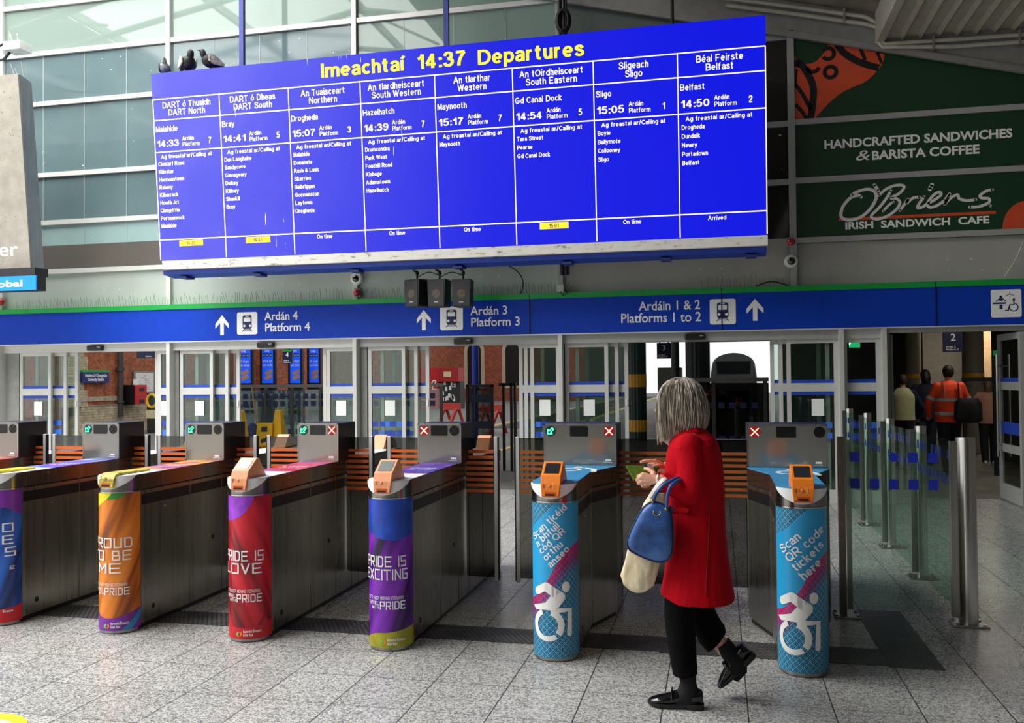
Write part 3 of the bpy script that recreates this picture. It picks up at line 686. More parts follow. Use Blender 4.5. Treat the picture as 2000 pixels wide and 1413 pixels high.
m = MB(); m.prism([(10.84, 3.11), (10.86, 3.055), (11.12, 3.03), (11.12, 3.11)], lambda a, b, t: (t, a, b), -7.36, .57); m.build('support_rail', pm('rail_blue', '#17379a', .45), bd)
for x in (-7.1, -6.0, -4.6, -3.2, -1.8, -.6, .4): boxo('bracket', pm('bracket_blue', '#1a2f7c', .5), x - .06, x + .06, 10.90, 11.10, 3.005, 3.032, bd)
for px in (473, 872): p = at(px, 60, 11.3); boxo('hanger', pm('hanger_navy', '#142a86', .5), p.x - .032, p.x + .032, 11.27, 11.33, 5.5, 9.0, bd, label='navy blue hanger post')
p = at(1313, 30, 11.3); m = MB(); m.cyl((p.x, 11.3, 5.5), (p.x, 11.3, 8.5), .022, n=10); m.sphere((p.x + .06, 11.3, 6.55), (.1, .06, .12), 10, 8)
m.build('cable_drop', M_RUBBER, bd, smooth=True)
# cable mast behind the board
x = at(1096, 60, 11.6).x
mm = thing('cable_mast', 'dark vertical cable mast running behind the departures board to a junction box', 'mast', (x, 11.6, 2.8))
m = MB()
for dx, r_ in ((-.025, .03), (.03, .026), (.065, .014)): m.cyl((x + dx, 11.62, 2.95), (x + dx, 11.62, 7.05), r_, n=10)
m.build('conduit', pm('conduit_dark', '#35363a', .45, .3), mm, smooth=True)
m = MB()
for k in range(4): m.tube([(x + .03 + (.07 + .01 * k) * cos(a * pi / 8), 11.56 + .012 * k, 6.3 + (.13 + .012 * k) * sin(a * pi / 8)) for a in range(17)], .011, 6)
m.build('coiled_cable', M_RUBBER, mm, smooth=True)
jx, jz = at(1095, 563, 11.72).x, at(1095, 563, 11.72).z
boxo('junction_box', pm('box_grey', '#b3b1aa', .5), jx - .045, jx + .045, 11.69, 11.75, jz - .045, jz + .045, mm, bevel=.006)
m = MB(); m.tube([(jx + .06, 11.72, jz - .02), (jx + .1, 11.70, jz - .07), (jx + .03, 11.70, jz - .1), (jx, 11.72, jz - .05)], .008, 6); m.build('loose_flex', M_RUBBER, mm, smooth=True)
# pigeons along the board's top edge
def pigeon(u, dark, lb, yaw, s=1.0):
    p = BP(u, BH, -.12); t = thing('pigeon', lb, 'bird', (p.x, p.y, p.z), 'pigeons on the departures board')
    R = Matrix.Rotation(yaw, 3, 'Z'); q = lambda a: p + R @ (V(a) * s)
    b = MB(); rings = []
    for k, (yy, zz, w, h) in enumerate(((-.105, .115, .015, .015), (-.09, .105, .05, .05), (-.05, .10, .07, .068), (0, .095, .072, .066), (.06, .085, .055, .045), (.10, .07, .035, .022), (.17, .05, .03, .008))):
        rings.append([q((w * cos(2 * pi * j / 14), yy, zz + h * sin(2 * pi * j / 14))) for j in range(14)])
    b.loft(rings)
    b.tube([q((0, -.075, .13)), q((0, -.095, .165)), q((0, -.10, .19)), q((0, -.108, .212))], [.04 * s, .034 * s, .033 * s, .014 * s], 12)
    b.build('plumage', pm('pigeon_dark' if dark else 'pigeon_grey', '#17161a' if dark else '#8b8d92', .6, var=.5, scale=25), t, smooth=True, sub=1)
    b = MB(); b.tube([q((0, -.128, .192)), q((0, -.155, .185))], [.009 * s, .002 * s], 8); b.build('beak', pm('beak', '#4a443c', .5), t, smooth=True)
    b = MB()
    for sx in (-1, 1):
        rings = []
        for yy, zz, h in ((-.06, .11, .03), (-.01, .105, .05), (.06, .09, .035), (.12, .075, .012)): rings.append([q((sx * (.066 - .02 * max(0, yy) / .12 + (.012 if k in (0, 1) else 0)), yy, zz + h * (1 if k in (0, 3) else -1))) for k in range(4)])
        b.loft(rings)
    b.build('wing', pm('wing_dark' if dark else 'wing_light', '#b9b3a8' if dark else '#5d6068', .6, var=.4, scale=30), t, smooth=True)
    b = MB()
    for sx in (-.025, .025): b.tube([q((sx, 0, .05)), q((sx, -.005, 0)), q((sx, -.035, .004))], .006 * s, 6)
    b.build('leg', pm('pigeon_leg', '#a8503e', .6), t, smooth=True)
pigeon(.13, False, 'small grey pigeon at the left corner of the departures board', .5, 1.0)
pigeon(.47, True, 'dark pigeon with pale wing edges, middle bird on the departures board', .9, 1.35)
pigeon(.83, True, 'dark pigeon with a pale belly, third bird from the board corner', -.6, 1.25)
# hanging loudspeakers
for px, yaw, lb in ((815, -.42, 'black hanging loudspeaker turned left, first of three'), (859, -.14, 'black hanging loudspeaker in the middle of three'), (905, .03, 'black hanging loudspeaker, nearest the platform three sign')):
    c = at(px, 572, 11.15); R = Matrix.Rotation(yaw, 3, 'Z'); t = thing('loudspeaker', lb, 'loudspeaker', (c.x, c.y, c.z - .19), 'loudspeakers under the board')
    q = lambda a: c + R @ V(a)
    m = MB(); m.loft([[q((-.118 * k, -.11, z)), q((.118 * k, -.11, z)), q((.10 * k, .12, z)), q((-.10 * k, .12, z))] for z, k in ((-.19, .92), (-.17, 1), (.15, 1.12), (.165, 1.08))])
    m.build('enclosure', pm('speaker_black', '#141415', .5, bump=.3, bscale=90), t, bevel=.008)
    m = MB(); m.add([q((-.12, -.112, .165)), q((.12, -.112, .165)), q((.10, .12, .175)), q((-.10, .12, .175))], [(0, 1, 2, 3)]); m.build('dusty_top', pm('dusty_top', '#a9a7a0', .8, var=.3, scale=20), t)
    G = Plane(q((0, -.1115, 0)), R @ V((1, 0, 0)), (0, 0, 1))
    m = MB(); lay(G, rect(-.108, .108, -.17, .145), 0, .004, m); m.build('grille', pm('grille_black', '#1b1b1c', .6, bump=.6, bscale=220), t)
    m = MB(); lay(G, disc(0, -.02, .055, 24), .004, .002, m); m.build('driver', pm('driver_brown', '#4a3f30', .6, var=.3, scale=40), t)
    m = MB(); lay(G, rect(-.03, .03, -.135, -.122), .004, .002, m); m.build('badge', pm('badge_grey', '#9a9a98', .5), t)
    m = MB(); m.tube([q((0, 0, .17)), q((0, 0, .23)), q((0.01, 0, .27)), (c.x, 11.0, 3.004)], .014, 8); m.sphere(q((0, 0, .25)), .026, 10, 6); m.build('hanging_bracket', pm('bracket_metal', '#2a2b2d', .4, .6), t, smooth=True)
m = MB()
for a, b in ((815, 859), (859, 905)):
    p, q_ = at(a, 548, 11.15), at(b, 546, 11.15); m.tube(crom([tuple(p + V((0, 0, .04))), tuple((p + q_) / 2 + V((0, 0, .1))), tuple(q_ + V((0, 0, .05)))], 6), .006, 6)
o = m.build('speaker_cable', M_RUBBER, None, smooth=True, loc=at(859, 545, 11.15)); tag(o, 'thin black cable looping between the three hanging loudspeakers', 'cable')
# dome cameras and beacons on the mullions
for px, py, lb in ((697, 545, 'white ringed dome security camera on the mullion left of the loudspeakers'), (1545, 511, 'white ringed dome security camera under the green cafe sign')):
    c = at(px, py, 11.86); t = thing('dome_camera', lb, 'camera', tuple(c), 'dome cameras above the blue sign')
    m = MB(); m.loft([[c + V((r_ * cos(2 * pi * j / 28), y, r_ * sin(2 * pi * j / 28))) for j in range(28)] for r_, y in ((.083, .02), (.083, -.02), (.076, -.04), (.055, -.045))]); m.build('mounting_ring', M_WHITE, t, smooth=True)
    m = MB(); m.sphere(c + V((0, -.045, 0)), (.05, .045, .05), 18, 12); m.build('dome', pm('dome_black', '#0d0e10', .08, coat=1), t, smooth=True)
for px, py, lb in ((697, 572, 'red beacon lamp below the left dome camera'), (1545, 473, 'red beacon lamp above the right dome camera'), (3, 590, 'red beacon lamp at the far left edge above the blue sign')):
    c = at(px, py, 11.86); t = thing('beacon', lb, 'beacon lamp', tuple(c), 'red beacons above the blue sign')
    m = MB(); m.loft([[c + V((r_ * cos(2 * pi * j / 20), y, r_ * sin(2 * pi * j / 20))) for j in range(20)] for r_, y in ((.05, .03), (.05, .0), (.046, -.03), (.03, -.05), (.008, -.056))]); m.build('lens', pm('beacon_red', '#a80f1c', .15, coat=.6), t, smooth=True)
    m = MB(); m.box(c.x - .05, c.x + .05, 11.87, 11.90, c.z - .06, c.z + .06); m.build('base', M_PIER, t)
for pts, nm_, lb, mt in (([(985, 515), (1010, 530), (1021, 548), (1020, 566), (1014, 577)], 'wall_cable', 'thin black cable hanging on the grey wall right of the loudspeakers', M_RUBBER), ([(1999, 472), (1982, 510), (1962, 541)], 'wall_cable', 'thin pale cable on the grey wall at the right edge', M_BEIGE), ([(1476, 560), (1500, 551), (1520, 552), (1540, 558)], 'wall_cable', 'short black cable lying on the sign left of the right dome camera', M_RUBBER)):
    m = MB(); m.tube([V(q) for q in crom([tuple(at(a, b, 11.85)) for a, b in pts], 6)], .008, 6); o = m.build(nm_, mt, None, smooth=True, loc=at(pts[0][0], pts[0][1], 11.85)); tag(o, lb, 'cable')
# cream pipes along the ceiling edge
t = thing('ceiling_pipes', 'pair of cream conduit pipes following the ceiling edge at upper right', 'pipes', tuple(at(1722, 88, 11.8)))
for k, off in enumerate((0, .085)):
    P = [tuple(at(a, b, 11.78) + V((-off * .2, 0, -off))) for a, b in ((1420, -3), (1560, 15), (1690, 33))]
    P += [tuple(at(1716 - 3 * k, 47 + 2 * k, 11.78) + V((0, 0, -off * .3))), tuple(at(1720 - 5 * k, 60, 11.78)), tuple(at(1721 - 5 * k, 80 + 3 * k, 11.78)), tuple(at(1728 - 4 * k, 86 + 6 * k, 11.78)), tuple(at(1860, 77.5, 11.78) + V((0, 0, -off))), tuple(at(2120, 59, 11.78) + V((0, 0, -off)))]
    m = MB(); m.tube([V(q) for q in P], .026, 10); m.build('pipe', M_BEIGE, t, smooth=True)
m = MB()
for a, b in ((1648, 24), (1724, 55), (1822, 78), (1990, 67)): p = at(a, b, 11.78); m.box(p.x - .012, p.x + .012, 11.74, 11.86, p.z - .13, p.z + .04)
m.build('pipe_clip', pm('clip_grey', '#8b877a', .5), t)

# ================================================================== CAFE SIGN
CS = XZ(11.89)
cw = lambda px, py: (at(px, py, 11.89).x, at(px, py, 11.89).z)
cf = thing('cafe_sign', 'dark green sandwich cafe sign in three framed panels at upper right', 'sign', (2.6, 11.9, 3.34))
M_CG = pm('cafe_green', '#123a20', .45, var=.06, scale=3); M_CO = pm('cafe_orange', '#d8502a', .5, var=.04); M_CB = pm('cafe_black', '#0a0c0b', .5)
XR = 6.5
m = MB(); lay(CS, poly([(.99, 4.855), (XR, 4.855), (XR, 4.50), (.99, 5.93)] if 0 else [(.99, 4.855), (3.9, 4.855), (3.9, 5.16), (.99, 5.905)]), -.03, .03, m)
m.build('sign_panel', M_CG, cf)
boxo('sign_panel', M_CG, .99, 3.9, 11.89, 11.92, 4.11, 4.785, cf); boxo('sign_panel', M_CG, .99, 3.9, 11.89, 11.92, 3.35, 4.04, cf)
fr = MB()
for z in (3.28, 4.04, 4.785): fr.box(.90, 3.95, 11.865, 11.93, z, z + .07)
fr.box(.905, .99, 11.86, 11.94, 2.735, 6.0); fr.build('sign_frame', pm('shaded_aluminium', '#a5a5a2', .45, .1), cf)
leaf_ = crom([cw(*p) for p in ((1552, 108), (1560, 122), (1575, 125), (1590, 122), (1604, 110), (1612, 98), (1619, 85))], 5)
org = [cw(1552, 108)] + leaf_ + [cw(*p) for p in ((1628, 86), (1690, 93), (1729, 98))] + crom([cw(*p) for p in ((1729, 98), (1724, 122), (1710, 142), (1690, 160), (1662, 172), (1640, 184), (1616, 205), (1590, 234))], 5) + [cw(1553, 237)]
lay(CS, poly(org), .002, .001).build('leaf_print', M_CO, cf); m = MB()
# small orange quarter circle on the lower panel
ex, ez = cw(2006, 452); m2 = [(ex - .27 * cos(radians(a)), 3.352 + .33 * sin(radians(a))) for a in range(0, 91, 6)]
lay(CS, poly([(ex, 3.352)] + m2 + [(ex, 3.68)]), .002, .001, m); lay(CS, poly([(ex, 3.352)] + [(ex, 3.68)] + [(ex + .27 * cos(radians(a)), 3.352 + .33 * sin(radians(a))) for a in range(90, -1, -6)]), .002, .001, m)
m.build('leaf_print', M_CO, cf)
m = MB()
for pts, w_ in (([(1553, 130), (1560, 122), (1575, 140), (1588, 170), (1587, 205), (1582, 236)], .085), ([(1556, 135), (1553, 170)], .03), ([(1553, 165), (1568, 185), (1584, 215)], .05), ([(1553, 204), (1566, 218), (1576, 234)], .045),
                ([(1634, 86), (1650, 105), (1680, 122), (1716, 133)], .085), ([(1680, 94), (1690, 118)], .045), ([(1711, 97), (1722, 124)], .035), ([(1690, 95), (1729, 103)], .04)):
    lay(CS, ribbon([cw(*p) for p in pts], w_, capn=0), .0035, .001, m)
for px, py, a0, a1 in ((1617.5, 105, -150, 150), (1622, 141, 0, 360), (1588, 130, 185, 345)):
    x, z = cw(px, py); lay(CS, arc(x, z, .045, .095, a0, a1), .0035, .001, m)
m.build('leaf_outline', M_CB, cf)
m = MB()
for s_, a, b in (('HANDCRAFTED SANDWICHES', (1609, 291), (1976, 264)), ('BARISTA COFFEE', (1702, 312), (1912, 299))):
    x, z = cw(*a); x2, _ = cw(*b); lay(CS, xf(text(s_, .105, 'LEFT', .03, x2 - x), x, z), .002, .002, m)
x, z = cw(1669, 314); x2, _ = cw(1697, 311); lay(CS, xf(text('&', .125, 'LEFT', .0, x2 - x, shear=.2), x, z), .002, .002, m); m.build('lettering', M_LET, cf); m = MB()
x, z = cw(1650, 448); x2, _ = cw(1931, 435); lay(CS, xf(text('IRISH  SANDWICH  CAFE', .085, 'LEFT', .03, x2 - x), x, z), .002, .002, m)
m.build('lettering', M_LET, cf)
def C2(x, y): return 1500 + x / 3.924, 340 + y / 3.924
strokes = [([(640, 160), (690, 135), (760, 118), (815, 135), (828, 185), (790, 260), (720, 325), (640, 352), (580, 345), (558, 315), (575, 250), (630, 185), (690, 165), (712, 178)], .038),
           ([(815, 85), (845, 130)], .04), ([(850, 165), (900, 120), (970, 90), (1030, 88), (1040, 110), (1005, 150), (940, 185), (985, 190), (1010, 220), (985, 270), (920, 320), (850, 345), (800, 340), (795, 315), (850, 260), (905, 190), (940, 130)], .034),
           ([(880, 285), (930, 235), (960, 215)], .03), ([(1010, 280), (1040, 240), (1075, 190), (1062, 225), (1110, 185), (1160, 180)], .034), ([(1195, 175), (1150, 240), (1150, 262), (1190, 250), (1230, 220)], .034), ([(1255, 85), (1240, 118)], .05),
           ([(1230, 225), (1290, 190), (1325, 160), (1310, 140), (1265, 165), (1222, 225), (1235, 255), (1290, 245), (1350, 205)], .034), ([(1350, 205), (1395, 150), (1370, 200), (1350, 235), (1400, 185), (1450, 160), (1465, 190), (1520, 205), (1590, 198)], .034),
           ([(1718, 122), (1670, 132), (1625, 165), (1635, 185), (1690, 190), (1690, 220), (1620, 250), (1545, 255)], .034)]
m = MB()
for i, (P, w_) in enumerate(strokes): lay(CS, ribbon([cw(*C2(*p)) for p in P], w_), .005 + .0003 * i, .002, m)
x, z = cw(1934, 402); lay(CS, arc(x, z, .013, .018, 0, 360), .002, .001, m); lay(CS, xf(text('R', .014, 'CENTER', 0), x, z - .007), .002, .001, m)
m.build('script_lettering', pm('script_white', '#dedcd8', .5, var=.02), cf)
a, b = cw(1638, 431), cw(1945, 413); m = MB(); lay(CS, rect(a[0], b[0], (a[1] + b[1]) / 2 - .018, (a[1] + b[1]) / 2 + .018), .002, .001, m); m.build('underline', M_CO, cf)

# ================================================================== LED AD BOX AT UPPER LEFT
def panel_mat():
    t = NT('perforated_panel'); n = t.noise(40, 2); p = t.noise(5, 5)
    t.link(t.mix(t.math('GREATER_THAN', n, .70), t.ramp(p, [(.3, lin('#8b867b')), (.7, lin('#a29d92'))]), lin('#4a463f')), t.b.inputs['Base Color']); t.set(Roughness=.55, Metallic=.2); return t.m
ab = thing('advertising_screen', 'switched-off grey advertising screen box at the left edge', 'screen', (-10.2, 10.4, 3.16))
lean = lambda z: 10.5 - (z - 3.165) * .09
m = MB(); m.prism([(lean(3.165), 3.165), (lean(3.165) + .02, 3.165), (lean(5.78) + .02, 5.78), (lean(5.78), 5.78)], lambda a, b, t: (t, a, b), -13, -9.17); m.build('screen_face', panel_mat(), ab)
m = MB(); m.prism([(lean(3.165) + .02, 3.165), (lean(3.165) + .26, 3.165), (lean(5.78) + .25, 5.74), (lean(5.78) + .02, 5.79)], lambda a, b, t: (t, a, b), -13, -9.165); m.build('casing', steel('casing_aluminium', '#a3a6a9', .45), ab, bevel=.01)
AP = Plane((0, 10.5, 3.165), (1, 0, 0), (0, -.09, 1))
x = at(-24, 500, 10.48).x; x2 = at(34, 500, 10.48).x; z = at(20, 500, 10.48).z - 3.165
m = MB(); lay(AP, xf(text('ber', .19, 'LEFT', .008, x2 - x), x, z), .001, .002, m); m.build('lettering', M_LET, ab)
m = MB(); r = random.Random(5); x = -9.9
while x < -9.1: m.tube([(x, 10.38, 5.78), (x + r.uniform(-.06, .06), 10.36, 5.78 + r.uniform(.1, .2))], .004, 4); x += .045
o = m.build('bird_spikes', pm('spike_pale', '#b5b3aa', .5, .4), None, loc=(-9.5, 10.38, 5.78)); tag(o, 'cluster of wire bird spikes on top of the grey advertising screen', 'spikes', kind='stuff')
gs = thing('shop_sign', 'small bright blue box sign hanging below the advertising screen', 'sign', (-9.6, 10.4, 2.9))
a, b = at(70, 566, 10.3), at(70, 538, 10.3)
boxo('sign_face', pm('shop_blue', '#0e7fdc', .4, emit=.35), -12.5, a.x, 10.3, 10.32, a.z, b.z, gs)
boxo('sign_casing', pm('casing_black', '#1c1c1d', .5), -12.5, a.x + .005, 10.32, 10.48, a.z - .005, b.z + .005, gs)
boxo('hanger', pm('casing_black', '#1c1c1d', .5), -12.5, a.x - .06, 10.35, 10.6, b.z + .006, 3.16, gs)
m = MB(); x0 = at(-24, 560, 10.3).x; x1 = at(45, 560, 10.3).x; z = at(20, 560.5, 10.3).z
lay(XZ(10.3), xf(text('global', .085, 'LEFT', .03, x1 - x0), x0, z), .001, .002, m); m.build('lettering', M_LET, gs)
p = at(5, 98, 10.9); q_ = at(38, 80, 10.9)
t = thing('floodlight_housing', 'white box shaped lamp housing on a bracket at the top left edge', 'lamp', (p.x, 10.9, p.z))
boxo('housing', M_WHITE, p.x, q_.x, 10.9, 11.15, p.z, q_.z + .02, t, bevel=.008)
m = MB(); m.tube([(p.x + .03, 11.0, p.z), (p.x - .2, 11.15, p.z - .03), (p.x - .5, 11.3, p.z + .02)], .022, 8); m.tube([(p.x + .03, 11.0, q_.z), (p.x - .2, 11.15, q_.z + .1), (p.x - .5, 11.3, q_.z + .1)], .016, 8); m.build('bracket', pm('bracket_metal', '#2a2b2d', .4, .6), t, smooth=True)
m = MB(); r = random.Random(9)
for k in range(6): x = p.x + .02 + .035 * k; m.tube([(x, 11, q_.z), (x + r.uniform(-.05, .05), 11, q_.z + r.uniform(.12, .22))], .004, 4)
m.build('spike', pm('spike_pale', '#b5b3aa', .5, .4), t)

# ================================================================== TICKET BARRIERS
BLK = {'A': [(0, 0, 0, 6, 4, 6, 4, 0), (0, 3, 4, 3)], 'B': [(0, 0, 0, 6, 3.4, 6, 3.4, 3), (0, 3, 4, 3, 4, 0, 0, 0)], 'C': [(4, 6, 0, 6, 0, 0, 4, 0)], 'D': [(0, 0, 0, 6, 3, 6, 4, 5, 4, 1, 3, 0, 0, 0)],
       'E': [(4.4, 6, 0, 6, 0, 0, 4.4, 0), (0, 3, 3.8, 3)], 'F': [(4, 6, 0, 6, 0, 0), (0, 3, 3.6, 3)], 'G': [(4, 6, 0, 6, 0, 0, 4, 0, 4, 3, 2, 3)], 'H': [(0, 0, 0, 6), (4, 0, 4, 6), (0, 3, 4, 3)], 'I': [(0, 0, 0, 6)],
       'K': [(0, 0, 0, 6), (4, 6, .5, 3, 4, 0)], 'L': [(0, 6, 0, 0, 4, 0)], 'M': [(0, 0, 0, 6, 2.4, 2, 4.8, 6, 4.8, 0)], 'N': [(0, 0, 0, 6, 4, 0, 4, 6)], 'O': [(0, 0, 0, 6, 4.6, 6, 4.6, 0, 0, 0)], 'P': [(0, 0, 0, 6, 4, 6, 4, 2.8, 0, 2.8)],
       'R': [(0, 0, 0, 6, 4, 6, 4, 2.8, 0, 2.8), (1.8, 2.8, 4, 0)], 'S': [(4, 6, 0, 6, 0, 3, 4, 3, 4, 0, 0, 0)], 'T': [(-.3, 6, 4.3, 6), (2, 6, 2, 0)], 'U': [(0, 6, 0, 0, 4, 0, 4, 6)], 'V': [(0, 6, 2, 0, 4, 6)], 'W': [(0, 6, 1.2, 0, 2.6, 4.5, 4, 0, 5.2, 6)],
       'X': [(0, 0, 4, 6), (0, 6, 4, 0)], 'Y': [(0, 6, 2, 3, 4, 6), (2, 3, 2, 0)], "'": [(0, 6, 0, 4.6)], ' ': []}
def blk(s, h, width=None, w=.9, align='CENTER', gap=2.1):
    G = []; x = 0
    for ch in s:
        mx = 0
        for st in BLK[ch]:
            pts = [(st[i], st[i + 1]) for i in range(0, len(st), 2)]
            mx = max(mx, max(p[0] for p in pts))
            for a, b in zip(pts, pts[1:]):
                dx, dy = b[0] - a[0], b[1] - a[1]; l = hypot(dx, dy); ex, ey = dx / l * w / 2, dy / l * w / 2; nx, ny = -dy / l * w / 2, dx / l * w / 2
                a2, b2 = (a[0] - ex, a[1] - ey), (b[0] + ex, b[1] + ey)
                G.append(poly([(x + a2[0] + nx, a2[1] + ny), (x + b2[0] + nx, b2[1] + ny), (x + b2[0] - nx, b2[1] - ny), (x + a2[0] - nx, a2[1] - ny)]))
        x += (mx if ch != ' ' else 2.0) + gap
    x -= gap; sy = h / 6; sx = width / x if width else sy
    g = merge(*G)
    return [((p[0] - (x / 2 if align == 'CENTER' else 0)) * sx, p[1] * sy) for p in g[0]], g[1]
R0 = .13
def podmap(X0):
    yc = 5.0 + R0
    def f(u, v, d=0):
        a = u / R0
        if abs(a) <= pi / 2: return V((X0 + (R0 + d) * sin(a), yc - (R0 + d) * cos(a), v))
        s = 1 if a > 0 else -1
        return V((X0 + s * (R0 + d), yc + abs(u) - R0 * pi / 2, v))
    return f
UM = R0 * pi / 2 + .012
def banner_mat(name, base, dark, light, ang=1.0):
    t = NT(name); s = t.sep(t.uv())
    q = t.math('ADD', s[0], t.math('MULTIPLY', s[1], -ang * .45))
    cmb = t.new('CombineXYZ'); t.link(t.math('MULTIPLY', q, 9), cmb.inputs[0]); t.link(t.math('MULTIPLY', s[1], 1.1), cmb.inputs[1])
    n = t.noise(1.0, 2, cmb.outputs[0])
    t.link(t.ramp(n, [(.36, lin(dark)), (.52, lin(base)), (.7, lin(light))]), t.b.inputs['Base Color']); t.set(Roughness=.32); return t.m
def diamond_mat():
    """printed diamond-in-diamond pattern with a sky blue band, magenta fading to blue"""
    t = NT('diamond_print'); s = t.sep(t.uv()); u, v = s[0], s[1]
    sz = .035
    def fr(op):
        k = t.math('FRACT', t.math('DIVIDE', t.math(op, t.math('ADD', u, 5), v), sz)); return t.math('ABSOLUTE', t.math('SUBTRACT', k, .5))
    d = t.math('MAXIMUM', fr('ADD'), fr('SUBTRACT'))
    ringm = t.math('GREATER_THAN', t.math('FRACT', t.math('MULTIPLY', d, 4.1)), .6)
    grid = t.math('GREATER_THAN', d, .445)
    lt = t.math('MAXIMUM', ringm, grid)
    c = t.math('SINE', t.math('DIVIDE', u, R0))
    b1 = t.math('MULTIPLY_ADD', c, .125, .865)
    b2 = t.math('ADD', t.math('MULTIPLY_ADD', c, .165, .50), t.math('MULTIPLY', t.math('SINE', t.math('MULTIPLY', c, 3.1)), .02))
    pat = t.math('MAXIMUM', t.math('GREATER_THAN', v, b1), t.math('LESS_THAN', v, b2))
    mg = t.math('MULTIPLY', t.math('GREATER_THAN', v, t.math('SUBTRACT', b2, .14)), t.math('LESS_THAN', v, .74))
    fade = t.ramp(t.math('DIVIDE', t.math('SUBTRACT', b2, v), .15), [(0, lin('#e0357c')), (.5, lin('#a84a90')), (1, lin('#4aa8d8'))])
    fcol = t.mix(mg, lin('#55b4dd'), fade)
    dk = t.mix(mg, lin('#0c1d3c'), t.ramp(t.math('DIVIDE', t.math('SUBTRACT', b2, v), .15), [(0, lin('#8a1850')), (.6, lin('#3a2456')), (1, lin('#10264c'))]))
    t.link(t.mix(pat, lin('#27a3dc'), t.mix(lt, dk, fcol)), t.b.inputs['Base Color']); t.set(Roughness=.34); return t.m
M_DIA = diamond_mat()
def top_mat(name, a, b, c_):
    t = NT(name); n = t.noise(5, 3, t.scaled(t.obj(), (1, .8, 1)))
    t.link(t.ramp(n, [(.35, lin(a)), (.5, lin(b)), (.62, lin(c_))]), t.b.inputs['Base Color']); t.set(Roughness=.25); return t.m
M_LCD = pm('lcd_window', '#181917', .12, var=.1); M_FACE = pm('display_face_grey', '#97938a', .1, .6, var=.05, scale=3); M_DOT = pm('dead_led', '#2a2a26', .5)
M_CASE = pm('display_case_black', '#131314', .35); M_NOSE = pm('nose_white', '#eceef0', .35, var=.03)
M_SCR = pm('screen_grey', '#7f8785', .15, var=.03); M_SCRD = pm('screen_dark', '#2b2c31', .15, var=.1)
M_IRG = pm('rail_logo_green', '#7ac943', .4); M_IRO = pm('rail_logo_orange', '#f28a1e', .4)
def led_marks(kind, cx, cz, y, r):
    """dot-matrix arrow or cross inside a round lamp window"""
    pts = []
    if kind == 'x':
        for k in range(-4, 5):
            pts.append((k * .17, k * .17)); 
            if k: pts.append((k * .17, -k * .17))
    else:
        P = [(-.62, .35), (-.62, -.62), (.35, -.62), (.02, -.3), (.7, .38), (.38, .7), (-.3, .02), (-.62, .35)]
        for (a, b), (c, d) in zip(P, P[1:]):
            n = max(2, int(hypot(c - a, d - b) / .15))
            pts += [(a + (c - a) * k / n, b + (d - b) * k / n) for k in range(n)]
    m = MB(); P = XZ(y)
    for a, b in pts: lay(P, disc(cx + a * r * .88, cz + b * r * .88, r * .10, 8), .003, .001, m)
    return m
